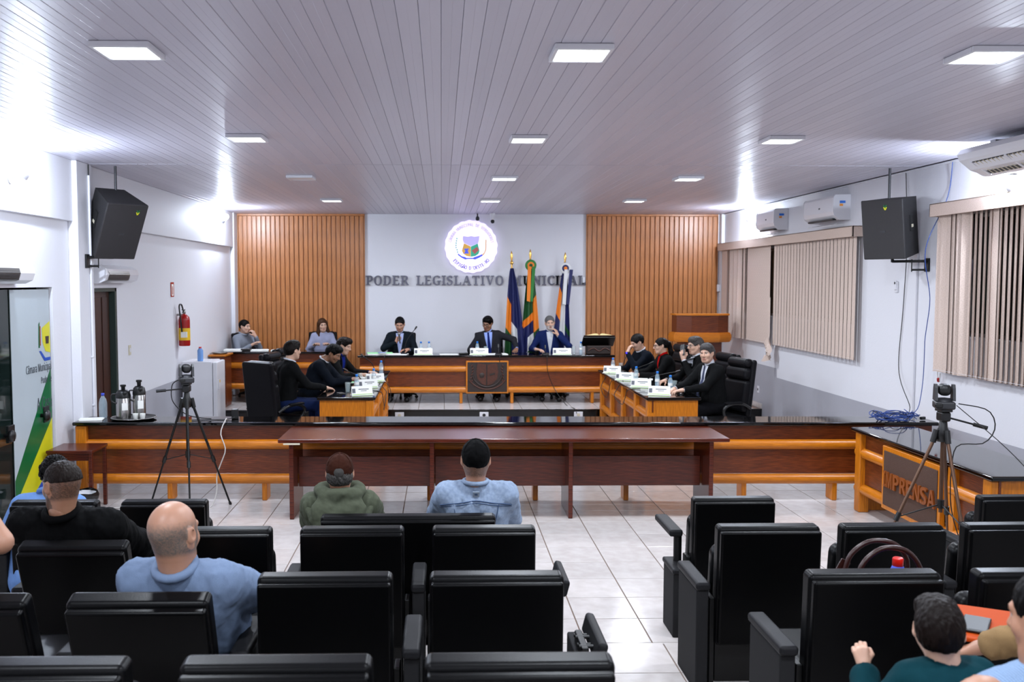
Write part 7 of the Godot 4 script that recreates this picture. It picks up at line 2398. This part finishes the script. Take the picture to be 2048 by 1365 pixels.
	person("heavy dark-haired man in a navy suit bent over his phone", {"at": Vector3(-1.80, 0, -12.72), "turn": 1.45, "skin": S.d, "look": Vector3(0.50, -0.25, 0.0), "lean": 0.42, "head_at": Vector3(0, 0.14, 0.09), "seat": 0.54,
		"top": {"mat": navy_suit, "collar": white_shirt, "collar_r": 0.010}, "fat": 1.16, "hair": "thick", "hair_color": Color(0.025, 0.022, 0.022), "rh": Vector3(-0.07, 0.86, 0.60), "lh": Vector3(0.05, 0.86, 0.60), "lc": 0.6, "rc": 0.6, "beard": 0.25})
	person("dark-haired person in a black jacket and blue shirt leaning on the left desk", {"at": Vector3(-1.65, 0, -13.72), "turn": 1.35, "skin": S.c, "look": Vector3(0.30, -0.1, 0.0), "lean": 0.34, "seat": 0.53,
		"top": {"mat": black_suit, "shirt": cloth_mat("royal_shirt", Color(0.05, 0.12, 0.42)), "vee": 0.14, "vee_w": 0.08}, "hair": "thick", "hair_color": Color(0.10, 0.065, 0.05), "rh": Vector3(-0.16, 0.84, 0.52), "lh": Vector3(0.20, 0.84, 0.56)})
	# --- right desk, looking across to the left
	person("grey-haired man in a black suit and patterned tie turning to the public", {"at": Vector3(3.42, 0, -11.72), "turn": -1.20, "skin": S.c, "look": Vector3(0.04, 0.50, 0.04), "lean": 0.14, "seat": 0.53, "brow": Color(0.2, 0.17, 0.15),
		"top": {"mat": black_suit, "shirt": white_shirt, "tie": cloth_mat("grey_tie", Color(0.25, 0.27, 0.36)), "vee": 0.12, "vee_w": 0.062}, "hair": "thick", "hair_color": Color(0.36, 0.35, 0.35), "lh": Vector3(0.06, 0.84, 0.50), "rh": Vector3(-0.10, 0.84, 0.52), "lc": 0.5, "rc": 0.5, "fat": 1.06})
	var q := person("grey-haired man in glasses raising a black phone", {"at": Vector3(3.46, 0, -12.58), "turn": -1.35, "skin": S.c, "look": Vector3(0.05, 0.05, 0.0), "lean": 0.05, "seat": 0.555, "glasses": true, "brow": Color(0.2, 0.17, 0.15),
		"top": {"mat": black_suit, "shirt": white_shirt, "vee": 0.12}, "hair": "thick", "hair_color": Color(0.36, 0.34, 0.33), "lh": Vector3(0.07, 1.12, 0.26), "le": Vector3(0.7, -1.0, 0.2), "ld": Vector3(0.0, 0.95, 0.2), "lp": Vector3(-0.8, 0, -0.4), "lt": Vector3(-0.5, 0.2, -0.8), "lc": 0.7, "rh": Vector3(-0.12, 0.84, 0.42)})
	var ph := thing("phone", "black phone raised before the face of the man in glasses", "phone", q.transform * Vector3(0.045, 1.26, 0.27), q.rotation.y)
	part(ph, "body", rbox(Vector3(0.075, 0.16, 0.012), 0.005, 2), M.black_plastic, Vector3.ZERO, Vector3(-0.35, 0.3, 0.35))
	part(ph, "camera_bump", rbox(Vector3(0.03, 0.04, 0.006), 0.002), M.dark_plastic, Vector3(0.02, 0.05, 0.028), Vector3(-0.35, 0.3, 0.35))
	person("woman with a dark ponytail and glasses in a black jacket over red", {"at": Vector3(3.28, 0, -13.50), "turn": -1.50, "skin": S.c, "look": Vector3(0.08, -0.05, 0.0), "lean": 0.16, "seat": 0.53, "glasses": true, "jaw": 0.92, "shoulder": 0.155, "s": 0.96,
		"top": {"mat": black_suit, "shirt": cloth_mat("red_shirt", Color(0.68, 0.04, 0.03)), "vee": 0.16, "vee_w": 0.05}, "hair": "pony", "hair_color": Color(0.055, 0.03, 0.03), "volume": 0.2, "lh": Vector3(0.10, 0.84, 0.46), "rh": Vector3(-0.12, 0.84, 0.50)})
	var w := person("man in a navy suit resting his forehead on his hand", {"at": Vector3(3.18, 0, -14.28), "turn": -1.30, "skin": S.c, "look": Vector3(0.45, 0.0, 0.0), "lean": 0.30, "seat": 0.53,
		"top": {"mat": navy_suit, "collar": white_shirt, "collar_r": 0.010}, "hair": "short", "hair_color": Color(0.10, 0.085, 0.08), "lh": Vector3(0.07, 1.10, 0.42), "le": Vector3(0.4, -1.0, 0.6), "ld": Vector3(-0.15, 0.7, -0.35), "lp": Vector3(0, 0, -1), "lt": Vector3(-1, 0.2, 0), "lc": 0.6, "rh": Vector3(-0.18, 0.84, 0.52), "rc": 0.8})
	var wt := thing("wrist_band", "small band with a blue light on the wrist of the man resting his head", "wrist band", w.transform * (w.get_meta("wl") as Vector3), w.rotation.y)
	part(wt, "strap", lathe([Vector2(0.040, -0.012), Vector2(0.043, 0), Vector2(0.040, 0.012)], 18), M.black_plastic)
	part(wt, "glow_light", rbox(Vector3(0.025, 0.02, 0.012), 0.004, 2), M.led_blue, Vector3(0.03, 0, 0.032))
	# --- the public
	var man1 := person("man in a brown cap and green hooded sweater on the double seat", {"at": Vector3(-0.62, 0, -5.80), "turn": PI + 0.05, "near": true, "skin": S.e, "look": Vector3(0.08, 0.0, 0.0), "lean": -0.33, "seat": 0.325, "s": 0.96, "fat": 1.10, "beard": 0.8, "beard_color": Color(0.5, 0.49, 0.48),
		"top": {"mat": cloth_mat("green_hoodie", Color(0.31, 0.33, 0.27)), "called": "hooded_sweater", "loose": 0.022, "fold": 0.012}, "hair": "cap", "cap_mat": cloth_mat("brown_cap", Color(0.21, 0.105, 0.07)), "strap": true, "hair_color": Color(0.34, 0.33, 0.32), "cap_tilt": 0.30, "cap_y": -0.004, "lh": Vector3(0.18, 0.60, 0.32), "rh": Vector3(-0.18, 0.60, 0.32)})
	hood(man1, M.green_hoodie)
	person("man in a black cap and pale blue denim jacket on the double seat", {"at": Vector3(0.205, 0, -5.78), "turn": PI, "near": true, "skin": S.e, "look": Vector3(0.02, 0.0, 0.0), "lean": -0.25, "seat": 0.34, "s": 1.02, "fat": 1.0, "shoulder": 0.18,
		"top": {"mat": denim(), "called": "denim_jacket", "loose": 0.016, "fold": 0.011, "collar": denim(), "collar_r": 0.014}, "hair": "cap", "cap_mat": cloth_mat("black_cap", Color(0.028, 0.028, 0.031)), "back_marks": true, "hair_color": Color(0.05, 0.035, 0.03), "cap_y": -0.045, "cap_tilt": 0.18, "stubble": Vector2(-0.10, 0.12), "stubble_color": Color(0.05, 0.035, 0.03), "lh": Vector3(0.20, 0.60, 0.34), "rh": Vector3(-0.20, 0.60, 0.34)})
	person("bald grey-fringed man in a light blue polo shirt seen from behind", {"at": Vector3(-0.985, 0.204, -3.88), "turn": PI - 0.12, "near": true, "skin": S.e, "look": Vector3(0.04, -0.25, -0.03), "lean": -0.60, "seat": 0.345, "s": 1.0, "hs": 1.08, "fat": 1.16, "sleeve": 0.80, "head_at": Vector3(0, 0.118, 0.075), "fine": 0.004,
		"top": {"mat": cloth_mat("blue_polo", Color(0.45, 0.52, 0.63)), "called": "polo_shirt", "loose": 0.012, "fold": 0.008, "collar": M.blue_polo}, "hair": "none", "stubble": Vector2(-0.075, 0.055), "stubble_color": Color(0.10, 0.09, 0.08), "stubble_amount": 1.0, "lh": Vector3(0.22, 0.60, 0.28), "rh": Vector3(-0.30, 0.60, 0.26), "brow": Color(0.2, 0.18, 0.17)})
	person("young man with a fade haircut and beard in a black shirt", {"at": Vector3(-1.84, 0.102, -4.90), "turn": PI - 0.1, "near": true, "skin": S.b, "look": Vector3(0.10, 1.05, 0.0), "lean": -0.52, "seat": 0.36, "s": 1.04, "fat": 1.16, "head_at": Vector3(0, 0.118, 0.07), "shoulder": 0.20, "fine": 0.0045,
		"top": {"mat": cloth_mat("black_shirt", Color(0.022, 0.024, 0.028)), "called": "shirt", "loose": 0.016, "fold": 0.010, "collar": M.black_shirt}, "hair": "short", "fade": 0.025, "volume": -0.9, "hair_color": Color(0.14, 0.11, 0.095), "hair_rough": 0.003, "beard": 0.9, "stubble": Vector2(-0.070, 0.20), "stubble_amount": 0.9, "lh": Vector3(0.25, 0.60, 0.28), "rh": Vector3(-0.25, 0.60, 0.28)})
	person("person in a light blue shirt with tousled hair, behind the bearded man's head", {"at": Vector3(-2.46, 0, -5.75), "turn": PI, "near": true, "fine": 0.006, "skin": S.e, "look": Vector3(0.45, 0.1, 0.0), "lean": 0.36, "seat": 0.27, "s": 0.96, "fat": 1.1,
		"top": {"mat": cloth_mat("sky_shirt", Color(0.42, 0.56, 0.78)), "called": "shirt", "loose": 0.014, "collar": M.sky_shirt}, "hair": "thick", "hair_color": Color(0.04, 0.03, 0.028), "hair_rough": 0.012})
	person("person in a pink sleeve with one bare arm raised", {"at": Vector3(-2.14, 0.204, -3.62), "turn": PI, "near": true, "fine": 0.007, "hcell": 0.006, "skin": S.e, "look": Vector3(0.1, 0.0, 0.0), "lean": -0.05, "seat": 0.43, "sleeve": 0.30, "fat": 1.12,
		"top": {"mat": cloth_mat("pink_blouse", Color(0.75, 0.48, 0.52)), "called": "blouse", "loose": 0.012}, "hair": "short", "rh": Vector3(-0.33, 1.20, 0.0), "re": Vector3(-1.0, -0.3, 0.0), "rd": Vector3(0.6, 0.6, 0.0), "lh": Vector3(0.2, 0.6, 0.3)})
	# adult with a child, last row of the right block
	person("adult in a pale blue ribbed sleeveless top with dark tied-back hair", {"at": Vector3(1.43, 0.306, -2.30), "turn": PI + 0.20, "near": true, "fine": 0.004, "skin": S.e, "look": Vector3(0.18, 0.25, 0.0), "lean": -0.24, "seat": 0.36, "sleeve": 0.0, "fat": 1.16, "s": 0.95, "shoulder": 0.165,
		"top": {"mat": ribbed(), "called": "sleeveless_top", "loose": 0.008, "fold": 0.004}, "hair": "short", "volume": -0.2, "hair_color": Color(0.035, 0.025, 0.023), "lh": Vector3(0.25, 0.62, 0.26), "rh": Vector3(-0.2, 0.62, 0.3), "le": Vector3(0.9, -0.6, 0.1), "no_legs": true})
	person("small child with brown hair in a teal shirt", {"at": Vector3(1.365, 0.306, -2.46), "turn": PI + 0.12, "near": true, "fine": 0.004, "hcell": 0.0035, "child": true, "skin": S.c, "look": Vector3(0.12, -0.55, 0.0), "lean": 0.05, "seat": 0.49, "s": 0.56, "hs": 1.32, "shoulder": 0.17, "head_at": Vector3(0, 0.145, 0.04),
		"top": {"mat": cloth_mat("teal_shirt", Color(0.035, 0.20, 0.23)), "called": "shirt", "loose": 0.03, "fold": 0.006}, "hair": "thick", "hair_color": Color(0.085, 0.045, 0.03), "volume": 0.4, "hair_rough": 0.003, "lh": Vector3(0.14, 0.76, 0.16), "le": Vector3(0.6, -0.8, -0.2), "ld": Vector3(0.1, 0.9, 0.3), "lp": Vector3(-0.4, 0, 1), "lt": Vector3(-1, 0.2, 0), "lc": 1.0, "rh": Vector3(-0.16, 0.66, 0.20), "no_legs": true})
	person("person in a beige long sleeve reaching over the writing tablet", {"at": Vector3(2.30, 0.306, -2.72), "turn": PI + 0.1, "near": true, "fine": 0.006, "skin": S.e, "look": Vector3(0.1, 0.0, 0.0), "lean": 0.02, "seat": 0.42, "s": 0.95,
		"top": {"mat": cloth_mat("beige_shirt", Color(0.56, 0.45, 0.31)), "called": "shirt", "loose": 0.012, "fold": 0.009}, "hair": "short", "lh": Vector3(0.50, 0.665, 0.34), "le": Vector3(0.8, -0.5, -0.1), "rh": Vector3(-0.1, 0.6, 0.3), "no_legs": true})


func denim() -> StandardMaterial3D:
	if not M.has("denim"):
		var m := cloth_mat("denim", Color(0.57, 0.63, 0.71))
		m.albedo_texture = noise_tex(0.03, Color(0.78, 0.80, 0.84), Color(1, 1, 1), 81, 5)
		m.uv1_scale = Vector3(3, 3, 3)
	return M.denim


func ribbed() -> StandardMaterial3D:
	if not M.has("ribbed_top"):
		var m := cloth_mat("ribbed_top", Color(0.55, 0.65, 0.78), 0.85, false)
		var im := Image.create(64, 8, false, Image.FORMAT_RGB8)
		for x in 64:
			for y in 8:
				var k := 0.86 + 0.14 * sin(TAU * x / 8.0)
				im.set_pixel(x, y, Color(k, k, k))
		var t := ImageTexture.create_from_image(im)
		m.albedo_texture = t
		m.uv1_triplanar = true
		m.uv1_scale = Vector3(20, 20, 20)
	return M.ribbed_top


func hand_mic(p: Node3D) -> void:
	# hand microphone held before the mouth of the reader
	var w: Vector3 = p.get_meta("wr")
	var tip := w + Vector3(0.055, 0.15, 0.03)
	var o := thing("hand_microphone", "silver-headed hand microphone held by the man in the teal suit", "microphone", p.transform * tip, p.rotation.y)
	var d := Vector3(0.02, -0.16, 0.045)
	part(o, "grille_ball", lathe([Vector2(0, -0.03), Vector2(0.018, -0.026), Vector2(0.026, 0.0), Vector2(0.02, 0.02), Vector2(0, 0.027)], 16), M.steel)
	part(o, "grip", tube([d * 0.12, d], [0.015, 0.011], 10), M.black_plastic)


func hood(p: Node3D, m: Material) -> void:
	# hood lying in thick folds round the neck and down the back
	var n: Vector3 = p.get_meta("neck")
	var g := Geo.new()
	var f := Field.new(n - Vector3(0.30, 0.26, 0.28), n + Vector3(0.30, 0.16, 0.20), 0.010)
	var last := Vector3.ZERO
	# outer rim: a U from shoulder to shoulder down the back; inner roll across the nape
	for rim in [[1.7, 0.175, 0.0, -0.185, 0.16, 0.026], [2.7, 0.115, 0.030, 0.022, 0.098, 0.036]]:
		for i in 19:
			var a := lerpf(-rim[0], rim[0], i / 18.0)
			var q := n + Vector3(sin(a) * rim[1], lerpf(rim[2], rim[3], clampf((cos(a) + 0.4) / 1.4, 0.0, 1.0)), -cos(a) * rim[4] - 0.01)
			if i > 0:
				f.cap(last, q, rim[5], rim[5], 0.02)
			last = q
	f.ell(n + Vector3(0, -0.065, -0.118), Vector3(0.165, 0.11, 0.05), Basis.from_euler(Vector3(0.38, 0, 0)), 0.03)
	g.take(f)
	wrinkle(g, 0.010, Vector3(7, 9, 7), 3.0)
	wrinkle(g, 0.003, Vector3(20, 20, 20), 5.0)
	part(p, "hood", g.mesh(), m)


func denim_details(p: Node3D, f: Field, n: Vector3, up: Vector3, right: Vector3, fw: Vector3) -> void:
	# yoke seam, two back seams and the sewn patch, laid just outside the jacket's back
	var thread := cloth_mat("denim_thread", Color(0.26, 0.33, 0.45))
	for k in 2:
		var pts := []
		for i in 19:
			var u := i / 18.0 * 2.0 - 1.0
			pts.append(f.touch(n - up * (0.066 + 0.035 * u * u + 0.011 * k) + right * (u * 0.215), -fw) - fw * 0.003)
		part(p, "yoke_seam", tube(pts, 0.0035 - 0.001 * k, 6), thread)
	for e in [-1.0, 1.0]:
		var pts := []
		for i in 8:
			pts.append(f.touch(n - up * (0.085 + 0.035 * i) + right * (e * (0.135 - 0.007 * i)), -fw) - fw * 0.003)
		part(p, "back_seam", tube(pts, 0.003, 6), thread)
	var c := f.touch(n - up * 0.030, -fw) - fw * 0.004
	part(p, "sewn_patch", rbox(Vector3(0.040, 0.036, 0.008), 0.002), cloth_mat("patch_cloth", Color(0.55, 0.60, 0.66)), c, Vector3(-0.35, 0, 0))
	part(p, "sewn_mark", rbox(Vector3(0.018, 0.012, 0.008), 0.002), thread, c - fw * 0.002, Vector3(-0.35, 0, 0))
